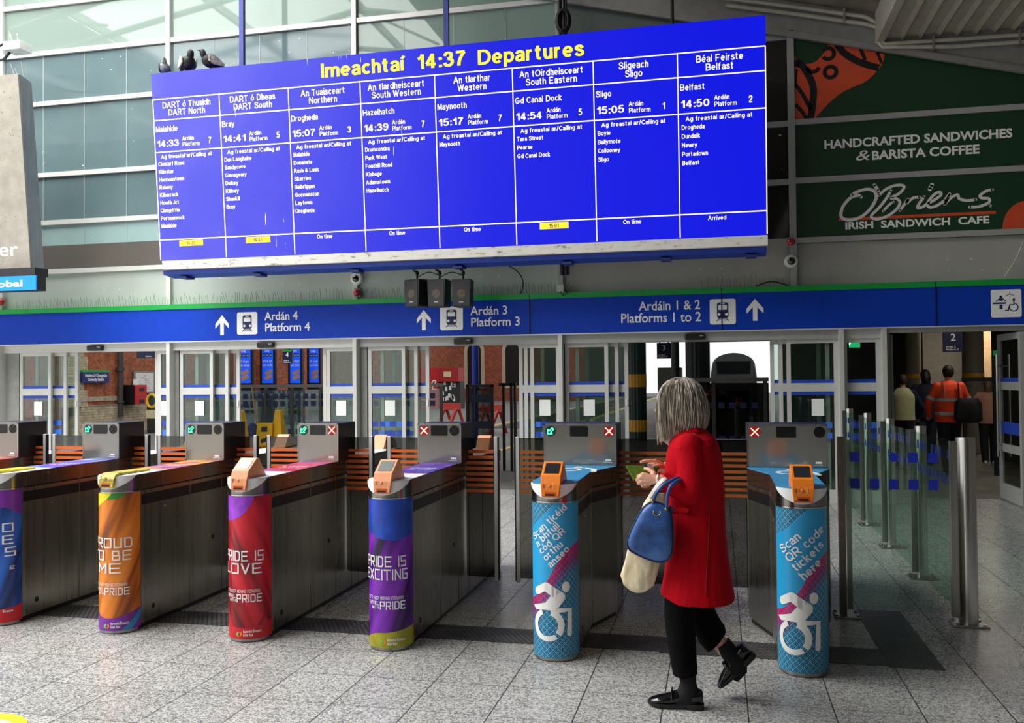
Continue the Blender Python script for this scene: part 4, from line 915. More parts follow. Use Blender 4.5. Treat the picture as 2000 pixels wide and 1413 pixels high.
def gate(X0, look, label, wide, ind, reader, readcol, pads, lines, acc, topm):
    hwf = [(5.13, .13), (5.70, .13), (6.05, .25), (6.45, .25), (6.8, .13), (7.37, .13)] if wide else [(5.13, .13), (7.37, .13)]
    g = thing('ticket_barrier', label, 'ticket gate', (X0, 5.0, 0), 'ticket barriers across the hall')
    def plan(e=0, y0=None):
        P = []
        if y0 is None: P += [(X0 + (R0 + e) * sin(a), 5.13 - (R0 + e) * cos(a)) for a in [radians(-90 + 7.5 * k) for k in range(1, 24)]]
        else: P += [(X0 - hwf[0][1] - e, y0), (X0 + hwf[0][1] + e, y0)]
        P += [(X0 + w + e, y) for y, w in hwf if y0 is None or y > y0]
        P += [(X0 + (R0 + e) * cos(a), 7.37 + (R0 + e) * sin(a)) for a in [radians(7.5 * k) for k in range(1, 24)]]
        P += [(X0 - w - e, y) for y, w in reversed(hwf) if y0 is None or y > y0]
        return P
    up = lambda a, b, t: (a, b, t)
    m = MB(); m.prism(plan(0, 5.142), up, .035, .893); m.build('cabinet', M_GATE, g, smooth=20)
    m = MB(); m.prism(plan(-.012, 5.16), up, .0045, .035); m.build('plinth', M_BLACK, g)
    m = MB(); m.prism(plan(.004), up, .903, .998); m.build('head', steel('head_steel', '#8d8a83', .24, (40, 40, 1)), g, smooth=20)
    m = MB(); m.prism(plan(-.006), up, .893, .903); m.build('shadow_gap', M_RUBBER, g)
    # seams, recess and locks along both sides
    sd = MB(); rc = MB(); lk = MB()
    for s in (-1, 1):
        seg = [(5.142, .13)] + [q for q in hwf if q[0] > 5.142]
        for (ya, wa), (yb, wb) in zip(seg, seg[1:]):
            q = lambda y, d: X0 + s * (wa + (wb - wa) * (y - ya) / (yb - ya) + d)
            rc.add([(q(ya, .0015), ya, .80), (q(yb, .0015), yb, .80), (q(yb, .0015), yb, .868), (q(ya, .0015), ya, .868)], [(0, 1, 2, 3)])
        for y in (5.148, 5.70, 6.12, 6.40, 6.80):
            w = [a[1] + (b[1] - a[1]) * (y - a[0]) / (b[0] - a[0]) for a, b in zip(hwf, hwf[1:]) if a[0] <= y <= b[0]][0]
            sd.box(X0 + s * w - .003, X0 + s * w + .003, y - .004, y + .004, .035, 1.0)
        for y, z, r_ in ((5.42, .765, .008), (5.38, .975, .008)): lk.cyl((X0 + s * .128, y, z), (X0 + s * .137, y, z), r_, n=12)
    rc.build('recess_strip', M_BLACK, g); sd.build('panel_seam', pm('seam_steel', '#8a8780', .3, .7), g); lk.build('cabinet_lock', M_BRIGHT, g, smooth=True)
    vt = MB()
    for s in (-1, 1):
        for y, z in ((5.28, .12), (6.0, .45)):
            if not wide or y < 5.6: vt.cyl((X0 + s * .128, y, z), (X0 + s * .1315, y, z), .018, n=16)
    vt.build('cable_port', M_BLACK, g)
    # printed nose wrap
    pmp = podmap(X0)
    m = MB(); n = 28; us = [-UM + 2 * UM * k / n for k in range(n + 1)]
    m.add([pmp(u, z, .002) for z in (.022, .892) for u in us], [(k, k + 1, n + 2 + k, n + 1 + k) for k in range(n)])
    yc = 5.0 + R0
    m.uvf = lambda p: ((R0 * atan2(p.x - X0, max(1e-6, yc - p.y)) if p.y < yc - 1e-4 else math.copysign(R0 * pi / 2 + (p.y - yc), p.x - X0)), p.z)
    m.build('nose_wrap', look, g, smooth=60)
    m = MB(); m.prism([(X0 + (R0 + .006) * sin(a), 5.13 - (R0 + .006) * cos(a)) for a in [radians(-90 + 7.5 * k) for k in range(25)]], up, .893, .901); m.build('rim', M_BRIGHT, g, smooth=20)
    m = MB(); m.prism([(X0 + (R0 - .004) * sin(a), 5.13 - (R0 - .004) * cos(a)) for a in [radians(-90 + 7.5 * k) for k in range(25)]], up, .0045, .022); m.build('nose_plinth', M_STEEL, g, smooth=20)
    for k, (col, pts) in enumerate(acc):
        m = MB(); lay(pmp, slices(poly(pts), .012, lo=-UM, hi=UM), .0030 + .0006 * k, 0, m); m.build('wrap_accent', col, g, smooth=60)
    grp = [lines] if len(lines) < 6 else [lines[:-6], lines[-6:-2], lines[-2:]]
    if wide: grp = [lines[:-9], lines[-9:]]
    for gi, ls in enumerate(grp):
        m = MB()
        for ge in ls: lay(pmp, slices(ge, .012, lo=-UM, hi=UM), .0062, 0, m)
        if ls: m.build('wheelchair_symbol' if wide and gi else 'wrap_lettering', M_LET, g)
    # top: white nose insert and printed cover
    mp2 = lambda u, v, d=0: podmap(X0)(u, v, d)
    ins = [(.172 * (1 - k / 16), .917 + .081 * abs(1 - k / 16) ** 1.8) for k in range(33)]
    m = MB(); lay(mp2, slices(poly(ins), .012), .0055, .003, m); m.build('nose_insert', M_NOSE, g, smooth=40)
    P = plan(.001); cut = 5.42 if not wide else 5.02
    def clip(P, lo, hi):
        gq = slices((P, [tuple(range(len(P)))]), 99, 1, lo, hi); return gq
    FL = lambda z: Plane((0, 0, z), (1, 0, 0), (0, 1, 0))
    if not wide: m = MB(); lay(FL(.998), clip(P, 4.9, cut), 0, .004, m); m.build('top_cover', M_NOSE, g)
    m = MB(); lay(FL(.998), clip(P, cut if not wide else 4.9, 6.1), 0, .004, m)
    if wide: m.uvf = lambda p: (p.x - X0, p.y * .5)
    m.build('top_print', topm, g)
    m = MB(); lay(FL(.998), clip(P, 6.4, 7.6), 0, .004, m); m.build('top_cover', M_NOSE if not wide else topm, g)
    m = MB()
    if wide:
        T = lambda q: xf(q, X0 + .03, 5.8, 0, 1.0, 1.3)
        for q in (disc(-.02, .12, .03), arc(-.05, .0, .05, .075, 0, 360), ribbon([(.02, .09), (.1, .02), (.12, -.1)], .035)): lay(FL(1.002), T(q), .0008, 0, m)
    else:
        lay(FL(1.002), xf(blk(lines_head(lines), .05, .17), X0, 5.72), .0008, 0, m); lay(FL(1.002), xf(blk('TRAVEL WITH PRIDE', .025, .17), X0, 5.64), .0008, 0, m)
    m.build('top_lettering', M_LET, g)
    # card readers, front and rear
    def rd(mir, flat, col, scr):
        Y = (lambda y: y) if not mir else (lambda y: 12.5 - y)
        pr = [(4.984, .928), (4.975, .935), (4.985, 1.0), (5.005, 1.048), (5.11, 1.118), (5.135, 1.116), (5.225, 1.002), (5.02, 1.002), (5.0, .928)] if not flat else [(4.984, .928), (4.976, .935), (4.984, .985), (5.0, 1.01), (5.03, 1.02), (5.35, 1.014), (5.36, 1.002), (5.02, 1.002), (5.0, .928)]
        rt = bpy.data.objects.new('card_reader', None); put(rt, (X0, Y(5.0), .93), g)
        m = MB(); k = .057
        n_ = len(pr); L1 = [(X0 - k * (.86 if z < .96 else 1), Y(y), z) for y, z in pr]; L2 = [(X0 + k * (.86 if z < .96 else 1), Y(y), z) for y, z in pr]
        m.add(L1 + L2, [tuple(range(n_)), tuple(range(n_, 2 * n_))] + [(i, (i + 1) % n_, n_ + (i + 1) % n_, n_ + i) for i in range(n_)])
        m.build('reader_shell', col, rt, bevel=.004)
        if not flat:
            a, b = V((X0, Y(5.005), 1.048)), V((X0, Y(5.11), 1.118)); pl_ = Plane(a, (1, 0, 0) if not mir else (-1, 0, 0), b - a)
            m = MB(); lay(pl_, rect(-.042, .042, .018, .108), .0015, .001, m); m.build('reader_screen', scr, rt)
        f0, f1 = V((X0, Y(4.975), .935)), V((X0, Y(4.985), 1.0)); pf = Plane(f0, (1, 0, 0) if not mir else (-1, 0, 0), f1 - f0)
        m = MB(); lay(pf, rect(-.032, .032, .0, .024), .0015, .001, m); m.build('ticket_slot_rim', pm('slot_orange', '#c9500f', .5), rt)
        m = MB(); lay(pf, rect(-.026, .026, .003, .013), .003, .001, m)
        for k in range(3): lay(pf, disc(-.036, .048 + .008 * k, .003, 8), .0015, .001, m)
        m.build('ticket_slot', M_BLACK, rt)
        m = MB(); m.sphere(pf(-.004, .056, .002), (.009, .004, .009), 12, 8); m.build('target_button', col, rt, smooth=True)
        m = MB()
        for r_ in (.018, .026):
            for a0 in (-50, 130): lay(pf, arc(-.004, .056, r_, r_ + .0016, a0, a0 + 100, 8), .0012, .0006, m)
        m.build('contactless_mark', pm('mark_pale', '#ffd9a8', .5), rt)
    rd(False, reader == 'flat', readcol, M_SCRD if wide else M_SCR); rd(True, False, M_PEACH if not wide else M_ORANGE, M_SCRD)
    # upright display
    hw = .25 if wide else .16
    y0, y1, z0, z1 = 6.10, 6.42, 1.0, 1.283
    boxo('display_case', M_CASE, X0 - hw, X0 + hw, y0 + .004, y1, z0, z1, g, bevel=.004)
    m = MB(); m.box(X0 - hw - .001, X0 + hw + .001, y0, y0 + .01, z0, z0 + .008).box(X0 - hw - .001, X0 + hw + .001, y0, y0 + .01, z1 - .008, z1 + .001).box(X0 - hw - .001, X0 - hw + .008, y0, y0 + .01, z0, z1).box(X0 + hw - .008, X0 + hw + .001, y0, y0 + .01, z0, z1)
    m.build('display_frame', M_STEEL, g)
    boxo('display_face', M_FACE, X0 - hw + .008, X0 + hw - .008, y0 + .001, y0 + .006, z0 + .008, z1 - .008, g)
    DP = XZ(y0 + .001); lc = .0 if not wide else -.005
    m = MB(); lay(DP, rrect(X0 + lc - .062, X0 + lc + .062, z1 - .085, z1 - .014, .008), .0008, .0005, m); m.build('display_window', M_LCD, g)
    for s, k in ((-1, ind[0]), (1, ind[1])):
        cx_ = X0 + s * (hw - .048); cz = z1 - .049
        m = MB(); lay(DP, disc(cx_, cz, .036, 28), .0008, .0005, m)
        m.build('lamp_window', {'g': pm('lamp_green', '#0c3a26', .3), 'x': pm('lamp_red', '#7a0f12', .3, emit=.6), 'd': M_LCD, 'o': M_LCD}[k], g)
        if k in 'gxd':
            mk = led_marks('x' if k in 'xd' else 'a', cx_, cz, y0, .036)
            mk.build('lamp_symbol', {'g': M_GRNLED, 'x': M_REDHOT, 'd': M_DOT}[k], g, label={'g': 'lit green arrow', 'x': 'lit red cross', 'd': 'unlit cross'}[k])
    m = MB(); lay(DP, rect(X0 + hw - .075, X0 + hw - .035, z0 + .030, z0 + .044), .0008, .0004, m); lay(DP, rect(X0 + hw - .09, X0 + hw - .03, z0 + .020, z0 + .0235), .0008, .0004, m); m.build('maker_plate', M_LET, g)
    # glass paddles
    for s, xe in zip((-1, 1), pads):
        if xe is None: continue
        xi = X0 + s * (hw - .02); xa, xb = min(xi, xe), max(xi, xe)
        pd = bpy.data.objects.new('paddle', None); put(pd, (xi, 6.3, .15), g)
        gl_ = MB(); gl_.prism(rrect(xa, xb, .17, 1.17, .02)[0], lambda a, b, t: (a, t, b), 6.294, 6.306); gl_.build('paddle_glass', M_SMOKE, pd)
        st = MB(); x2 = xb if s < 0 else xb - .03; x1 = xa + .03 if s < 0 else xa
        for k in range(8): z = 1.083 - .0405 * k; st.box(x1 + .003, x2 - .003, 6.291, 6.2935, z - .022, z)
        st.build('paddle_stripe', M_STRIPE2 if wide else M_STRIPE, pd)
        rl_ = MB(); a_ = xe if s < 0 else xe - .028; rl_.box(a_, a_ + .028, 6.288, 6.312, .14, 1.18); rl_.build('edge_rail', pm('rail_silver', '#d2d2ce', .35, .25, var=.03), pd, bevel=.003)
        rb = MB(); b_ = xe - .006 if s < 0 else xe; rb.box(b_, b_ + .006, 6.285, 6.315, .15, 1.175); rb.build('edge_rubber', M_RUBBER, pd)
    return g
def lines_head(l): return getattr(lines_head, 'txt', 'PRIDE')
def wave(top, z0=.022): return [(-.22, z0), (.22, z0)] + [(u, z) for u, z in crom(list(reversed(top)), 4)]
def pride(lines, z0=.50, pitch=.077):
    G = [xf(blk(s, .056, w), 0, z0 - pitch * k) for k, (s, w) in enumerate(lines)]
    G += [xf(blk("LET'S KEEP MOVING FORWARD", .017, .235, .8), 0, .305), xf(blk('PRIDE', .042, .145, 1.0, 'LEFT'), -.018, .25), xf(blk('TRAVEL', .019, .085, .9, 'LEFT'), -.115, .273), xf(blk('WITH', .015, .05, .9, 'LEFT'), -.08, .25)]
    G += [xf(text('Iarnród Éireann', .016, 'LEFT', .02, .105), .02, .062), xf(text('Irish Rail', .016, 'LEFT', .02, .055), .02, .040)]
    return G
def rail_logo(): return [(M_IRG, [(-.03, .05), (-.015, .068), (-.005, .062), (-.016, .05), (-.008, .042), (-.014, .036)]), (M_IRO, [(-.002, .062), (.006, .068), (.015, .054), (.0, .036), (-.006, .04), (.004, .052)])]
YEL = pm('wrap_yellow', '#ecd81e', .35); GRN = pm('wrap_green', '#2f8a35', .35); PUR = pm('wrap_purple', '#7d2aa6', .35, var=.2); PUR2 = pm('wrap_violet', '#9a3fd0', .35, var=.25, scale=14); CY = pm('wrap_cyan', '#1e8fc6', .35)
NVY = pm('wrap_blue', '#1c49b8', .35, var=.25, scale=12); RD = pm('wrap_red', '#cf1526', .35); OLV = pm('wrap_olive', '#a8a41e', .35, var=.2, scale=12)
lines_head.txt = 'LOVE'
gate(-5.605, banner_mat('banner_wine', '#a01828', '#400810', '#c82838'), 'ticket barrier with red cover at the far left edge, mostly out of view', False, 'gd', 'flat', M_PEACH, (None, -5.345), [], [], top_mat('top_red', '#c8202c', '#e04050', '#f0a0a0'))
lines_head.txt = 'PROUD'
W_ = .10
gate(-4.69, banner_mat('banner_blue', '#1c52b4', '#0b2350', '#2f70d8'), 'ticket barrier with blue and purple wrap and red foot, second from left edge', False, 'gd', 'flat', YEL, (-5.285, -4.405),
     [xf(blk('O', .052, .055), .12, .62), xf(blk('E', .052, .055), .12, .54), xf(blk('S', .052, .055), .135, .46), xf(blk('E', .02, .025), .145, .37), xf(text('Éireann', .016, 'LEFT', .02, .06), .09, .09)],
     [(PUR, [(-.22, .895), (.22, .895)] + crom([(.22, .72), (.17, .745), (.1, .78), (.0, .77), (-.1, .8), (-.22, .76)], 4)), (RD, wave([(-.22, .1), (0, .11), (.12, .115), (.22, .135)]))], top_mat('top_blue', '#8a48c0', '#3f63c8', '#a7b8ee'))
gate(-3.79, banner_mat('banner_orange', '#de7a1c', '#7a3a0c', '#f09530'), 'ticket barrier with orange wrap reading PROUD TO BE ME', False, 'gd', 'flat', pm('reader_lime', '#c9b83c', .4, var=.4, scale=30), (-4.32, -3.46),
     pride([('PROUD', .285), ('TO BE', .275), ('ME', .15)], .55, .08), [(YEL, [(-.22, .895), (.03, .895), (-.01, .85), (-.07, .815), (-.22, .75)]), (GRN, [(.03, .895), (.12, .895), (.09, .868), (.05, .855), (-.01, .85)]),
     (PUR, wave([(-.22, .13), (-.13, .155), (-.07, .115), (0, .10), (.08, .112), (.22, .155)])), (CY, [(.08, .022), (.22, .15), (.22, .10), (.14, .022)])] + rail_logo(), top_mat('top_orange', '#8f3fb0', '#e08a4a', '#f3b53a'))
lines_head.txt = 'LOVE'
gate(-2.865, banner_mat('banner_red', '#c9182a', '#5a0a14', '#e02638', -1), 'ticket barrier with red wrap reading PRIDE IS LOVE', False, 'gx', 'box', M_PEACH, (-3.375, -2.515),
     pride([('PRIDE IS', .275), ('LOVE', .25)]), [(PUR2, [(-.22, .895), (.09, .895)] + crom([(.09, .895), (.06, .83), (.01, .775), (-.05, .745), (-.12, .745), (-.22, .78)], 4)), (RD, wave([(-.22, .15), (-.1, .105), (.03, .09), (.12, .1), (.22, .13)])), (pm('wrap_red_dark', '#a00f1e', .35), [(.10, .10), (.2, .23), (.2, .215), (.13, .10)])] + rail_logo(), top_mat('top_red2', '#c02440', '#d84a68', '#8f3fb0'))
lines_head.txt = 'EXCITING'
gate(-1.935, banner_mat('banner_purple', '#6a1c9c', '#1c0a38', '#8a2cc0'), 'ticket barrier with purple wrap reading PRIDE IS EXCITING', False, 'xd', 'box', M_PEACH, (-2.40, -1.557),
     pride([('PRIDE IS', .265), ('EXCITING', .285)]), [(NVY, [(-.13, .895), (.22, .895), (.22, .70)] + crom([(.22, .70), (.14, .665), (.05, .65), (-.05, .672), (-.15, .72), (-.19, .78), (-.12, .82), (-.13, .895)], 4)), (OLV, wave([(-.17, .05), (-.13, .075), (-.05, .105), (.05, .115), (.22, .14)])), (RD, [(-.22, .022), (-.15, .022), (-.14, .09), (-.16, .12), (-.22, .13)])] + rail_logo(), top_mat('top_purple', '#3a4ec0', '#5c2fa0', '#7d4cc0'))
def access(tilt=10):
    """dynamic wheelchair user symbol, outlines in metres on the nose"""
    P = lambda x, y: (R0 * math.asin(max(-.99, min(.99, (x - 144) * .00106 / R0))) + R0 * radians(tilt), .02 + (905 - y) * .001025)
    G = []
    x, z = P(197, 513); G.append(disc(x, z, .024, 22, .03))
    G.append(ribbon([P(52, 540), P(95, 510)], .044, smooth=False)); G.append(ribbon([P(95, 512), P(170, 565)], .05, smooth=False)); G.append(poly([P(92, 500), P(120, 500), P(192, 560), P(190, 580), P(145, 640), P(40, 640), P(32, 625), P(90, 600), P(120, 560)]))
    G.append(ribbon([P(120, 600), P(75, 625), P(45, 632)], .028)); G.append(ribbon([P(130, 640), P(215, 640), P(212, 770)], .031, smooth=False))
    c = P(100, 722); G.append(xf(arc(0, 0, .062, .092, 112, 308), c[0], c[1], 0, 1.0, 1)); G.append(xf(arc(0, 0, .058, .094, -40, 74), c[0], c[1], 0, 1.0, 1))
    return G
def slanted(lines, cap, u, z, rot, pitch, bold=.0):
    G = []
    for k, s in enumerate(lines): G.append(xf(xf(arial(s, cap, 'LEFT', .15), sx=bold), u + pitch[0] * k, z - pitch[1] * k, rot))
    return G
M_DTOP = pm('top_sky', '#3f9fd6', .3, var=.3, scale=60)
gate(-.93, M_DIA, 'pale blue wide-aisle ticket barrier with Irish scan lettering and wheelchair symbol', True, 'gx', 'box', M_ORANGE, (-1.425, -.235),
     slanted(['Scan ticéid', 'a bhfuil', 'cód QR', 'orthu', 'anseo'], .040, -.108, .675, radians(43), (.0265, .0365), 1.2) + access(), [], M_DTOP)
gate(.43, M_DIA, 'pale blue wide-aisle ticket barrier with English scan lettering and wheelchair symbol', True, 'xo', 'box', M_ORANGE, (-.225, None),
     slanted(['Scan', 'QR code', 'tickets', 'here'], .047, -.112, .645, radians(42), (.037, .0435), 1.2) + access(-5), [], M_DTOP)

# ================================================================== GLASS BARRIER ON THE RIGHT
def bpost(x, y, r_, lb, flat=False):
    t = thing('barrier_post', lb, 'post', (x, y, 0), 'steel posts of the glass barrier')
    m = MB()
    if flat: m.box(x - .03, x + .012, y - .02, y + .03, .012, 1.19)
    else: m.lathe([(r_, .012), (r_, 1.188), (r_ * .96, 1.195)], (x, y, 0), 28)
    m.build('post_tube', M_BRIGHT if not flat else steel('bronze_steel', '#7d7468', .3), t, smooth=True)
    m = MB(); m.box(x + (-r_ - .038 if not flat else .02), x + (-r_ + .004 if not flat else .05), y - .02, y + .02, .05, 1.17); m.build('glass_clamp', M_STEEL, t)
    m = MB(); m.box(x - (.105 if not flat else .07), x + (.105 if not flat else .09), y - .085, y + .085, 0, .014); m.build('base_plate', M_STEEL, t, bevel=.005)
    m = MB()
    for a in ((-.08, .08) if not flat else (-.055, .075)):
        for b in (-.06, .06): m.cyl((x + a, y + b, .014), (x + a, y + b, .024), .011, n=6)
    m.build('bolt', M_BRIGHT, t)
bpost(1.534, 6.252, .058, 'thick steel post nearest the camera at the end of the glass barrier')
for (y, lb) in ((7.62, 'steel post second from the front along the receding glass barrier'), (8.92, 'steel post third from the front along the receding glass barrier'), (10.21, 'steel post fourth from the front along the receding glass barrier'), (11.55, 'steel post at the far end of the glass barrier by the doors')):
    bpost(1.545, y, .042, lb)
bpost(.80, 6.342, .03, 'flat brown steel post directly behind the rightmost ticket barrier', True)
def pane(lb, p0, p1, seed, sq2):
    t = thing('barrier_glass', lb, 'glass panel', ((p0[0] + p1[0]) / 2, (p0[1] + p1[1]) / 2, .06), 'glass panes of the barrier')
    L = hypot(p1[0] - p0[0], p1[1] - p0[1]); P = Plane((p0[0], p0[1], 0), (p1[0] - p0[0], p1[1] - p0[1], 0), (0, 0, 1))
    m = MB(); lay(P, rect(0, L, .07, 1.155), -.005, .01, m); m.build('pane', M_GREENGL, t)
    m = MB(); u = .02; r = random.Random(seed); k = 0
    while u + .06 < L:
        lay(P, rect(u, u + .058, .855, .92), .006, .0008, m)
        if sq2[k % len(sq2)] == 1: lay(P, rect(u, u + .058, 1.03, 1.095), .006, .0008, m)
        elif sq2[k % len(sq2)] == 2: lay(P, disc(u + .03, 1.063, .032, 7), .006, .0008, m)
        u += .118; k += 1
    m.build('square_film', pm('square_navy', '#0b24a8', .45), t)
pane('front glass pane with two rows of dark blue squares beside the rightmost gate', (.82, 6.28), (1.44, 6.26), 1, (1, 0, 2, 1, 1, 0, 1))
yy = [6.252, 7.62, 8.92, 10.21, 11.55]
for k, lb in enumerate(('first receding glass pane behind the thick steel post', 'second receding glass pane of the barrier', 'third receding glass pane of the barrier', 'fourth receding glass pane, closest to the doors')):
    pane(lb, (1.495, yy[k] + .021), (1.495, yy[k + 1] - .021), k, (1, 1, 1, 0))
# round floor sticker
t = thing('floor_sticker', 'round yellow floor sticker with a white oval at the lower left corner', 'sticker', (-3.36, 3.55, 0))
G = Plane((-3.36, 3.55, .0), (1, 0, 0), (0, 1, 0))
m = MB(); lay(G, disc(0, 0, .2, 40, .16), .0008, .0006, m); m.build('sticker_disc', YEL, t)
m = MB(); lay(G, disc(.03, .01, .1, 30, .075), .0018, .0004, m); m.build('sticker_oval', M_LET, t)
m = MB()
for s in (-1, 1): lay(G, ribbon([(.03 + s * .03, -.03), (.03 + s * .036, .01), (.03 + s * .028, .045)], .012), .0024, .0003, m)
m.build('sticker_drawing', M_DARK, t)

# ================================================================== BEYOND THE DOORS
def brick_mat(name, a, b, mort, ax, scale=4.3, bw=.5):
    t = NT(name); s = t.sep(t.obj()); c = t.new('CombineXYZ'); t.link(s[ax], c.inputs[0]); t.link(s[2], c.inputs[1])
    br = t.new('TexBrick'); t.link(c.outputs[0], br.inputs['Vector']); br.inputs['Scale'].default_value = scale; br.inputs['Mortar Size'].default_value = .02; br.inputs['Brick Width'].default_value = bw; br.inputs['Row Height'].default_value = .33
    br.inputs['Color1'].default_value = lin(a); br.inputs['Color2'].default_value = lin(b); br.inputs['Mortar'].default_value = lin(mort)
    n = t.noise(3, 5); t.link(t.mix(1, br.outputs['Color'], t.ramp(n, [(.3, (.6, .6, .6)), (.7, (1.15, 1.1, 1.05))]), 'MULTIPLY'), t.b.inputs['Base Color']); t.set(Roughness=.85)
    t.bump(br.outputs['Fac'], -.4, .006); return t.m
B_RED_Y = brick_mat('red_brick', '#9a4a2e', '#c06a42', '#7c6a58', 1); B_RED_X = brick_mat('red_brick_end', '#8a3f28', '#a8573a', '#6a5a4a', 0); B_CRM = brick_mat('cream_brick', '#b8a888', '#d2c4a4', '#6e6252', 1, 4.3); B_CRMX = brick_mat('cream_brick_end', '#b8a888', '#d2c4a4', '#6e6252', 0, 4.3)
sb = thing('station_building', 'red brick station building with cream quoins along the platform, seen through the left doors', 'building', (-18.5, 23, 0))
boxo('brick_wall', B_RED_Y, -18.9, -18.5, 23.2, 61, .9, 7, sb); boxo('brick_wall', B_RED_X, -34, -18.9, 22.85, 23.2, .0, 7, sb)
boxo('plinth', B_CRM, -18.9, -18.44, 23.2, 61, 0, .86, sb); boxo('stone_band', pm('band_stone', '#b3a68e', .8, var=.2), -18.9, -18.47, 23.2, 61, 1.02, 1.16, sb)
m = MB()
for k in range(24): e = .42 if k % 4 < 2 else .26; m.box(-18.9, -18.48, 22.84, 22.84 + e + .2, .86 + k * .25, .86 + (k + 1) * .25 - .004)
m.build('quoin', B_CRM, sb)
for y in (30.5, 33.6, 36.7, 40.2): boxo('brick_pier', B_RED_Y, -18.9, -18.2, y, y + 1.1, 0, 7, sb)
m = MB(); m.cyl((-18.38, 24.85, .5), (-18.38, 24.85, 5), .085, n=14); m.cyl((-18.38, 24.85, 1.95), (-18.38, 24.85, 2.06), .13, n=14); m.cyl((-18.38, 24.85, .94), (-18.38, 24.85, 1.0), .12, n=14)
m.build('drainpipe', pm('pipe_dark_grey', '#3c3a35', .5), sb, smooth=True)
WP = lambda x: Plane((x, 0, 0), (0, 1, 0), (0, 0, 1))
t = thing('station_sign', 'navy station name sign with a green top edge on the brick wall', 'sign', (-18.45, 23.7, 1.58))
boxo('sign_board', pm('sign_navy', '#0c1f66', .45), -18.46, -18.38, 23.12, 24.3, 1.58, 1.95, t); boxo('sign_board', M_GREEN, -18.46, -18.375, 23.11, 24.31, 1.90, 1.97, t, label='green top edge')
m = MB(); lay(WP(-18.38), xf(text('Stáisiún Uí Chonghaile', .085, 'CENTER', .025, .98), 23.71, 1.76), .003, .001, m); lay(WP(-18.38), xf(text('Connolly Station', .085, 'CENTER', .025, .74), 23.71, 1.64), .003, .001, m); m.build('lettering', M_LET, t)
t = thing('map_poster', 'framed white map poster on the brick wall', 'poster', (-18.45, 26.1, 1.23))
boxo('poster_frame', pm('frame_grey', '#8b8a85', .4, .3), -18.47, -18.42, 25.58, 26.68, 1.22, 1.95, t); boxo('poster_sheet', pm('poster_white', '#e8e4dc', .5), -18.425, -18.415, 25.66, 26.6, 1.28, 1.89, t)
m = MB(); r = random.Random(2)
for k in range(9): a = 25.75 + r.random() * .5; lay(WP(-18.415), rect(a, a + .2, 1.35 + k * .055, 1.36 + k * .055), .001, .001, m)
m.build('map_drawing', pm('map_ink', '#6c6a72', .5), t)
t = thing('emergency_cabinet', 'red wall cabinet with black sides beside the map poster', 'cabinet', (-18.4, 25.3, .85))
boxo('cabinet_box', M_BLACK, -18.46, -18.02, 25.05, 25.62, .88, 1.5, t); boxo('cabinet_front', pm('cabinet_red', '#c4141c', .4), -18.02, -17.98, 25.05, 25.62, .88, 1.5, t, bevel=.01)
m = MB(); m.box(-17.98, -17.97, 25.24, 25.48, 1.3, 1.4).box(-17.98, -17.97, 25.24, 25.48, .92, 1.03); m.build('cabinet_window', M_BLACK, t)
boxo('leaflet', M_LET, -18.1, -18.09, 25.1, 25.32, 1.5, 1.68, t)
t = thing('litter_bin', 'dark litter bin with a yellow rimmed opening beside the door frame', 'bin', (-17.2, 25, 0))
b_ = at(299, 840, 25)
m = MB(); m.lathe([(.3, 0), (.32, .05), (.32, .95), (.28, 1.15), (.1, 1.25)], (b_.x + .1, 25.1, 0), 20); m.build('bin_body', pm('bin_dark', '#2a302c', .5), t, smooth=True)
m = MB(); m.tube([(b_.x + .1 + .17 * cos(a * pi / 10), 24.8, 1.0 + .2 * sin(a * pi / 10)) for a in range(21)], .045, 8); m.build('bin_rim', pm('bin_yellow', '#e2b820', .4), t, smooth=True)
boxo('bin_label', pm('bin_label', '#c9c29a', .5), b_.x - .08, b_.x + .25, 24.76, 24.78, .45, .72, t)
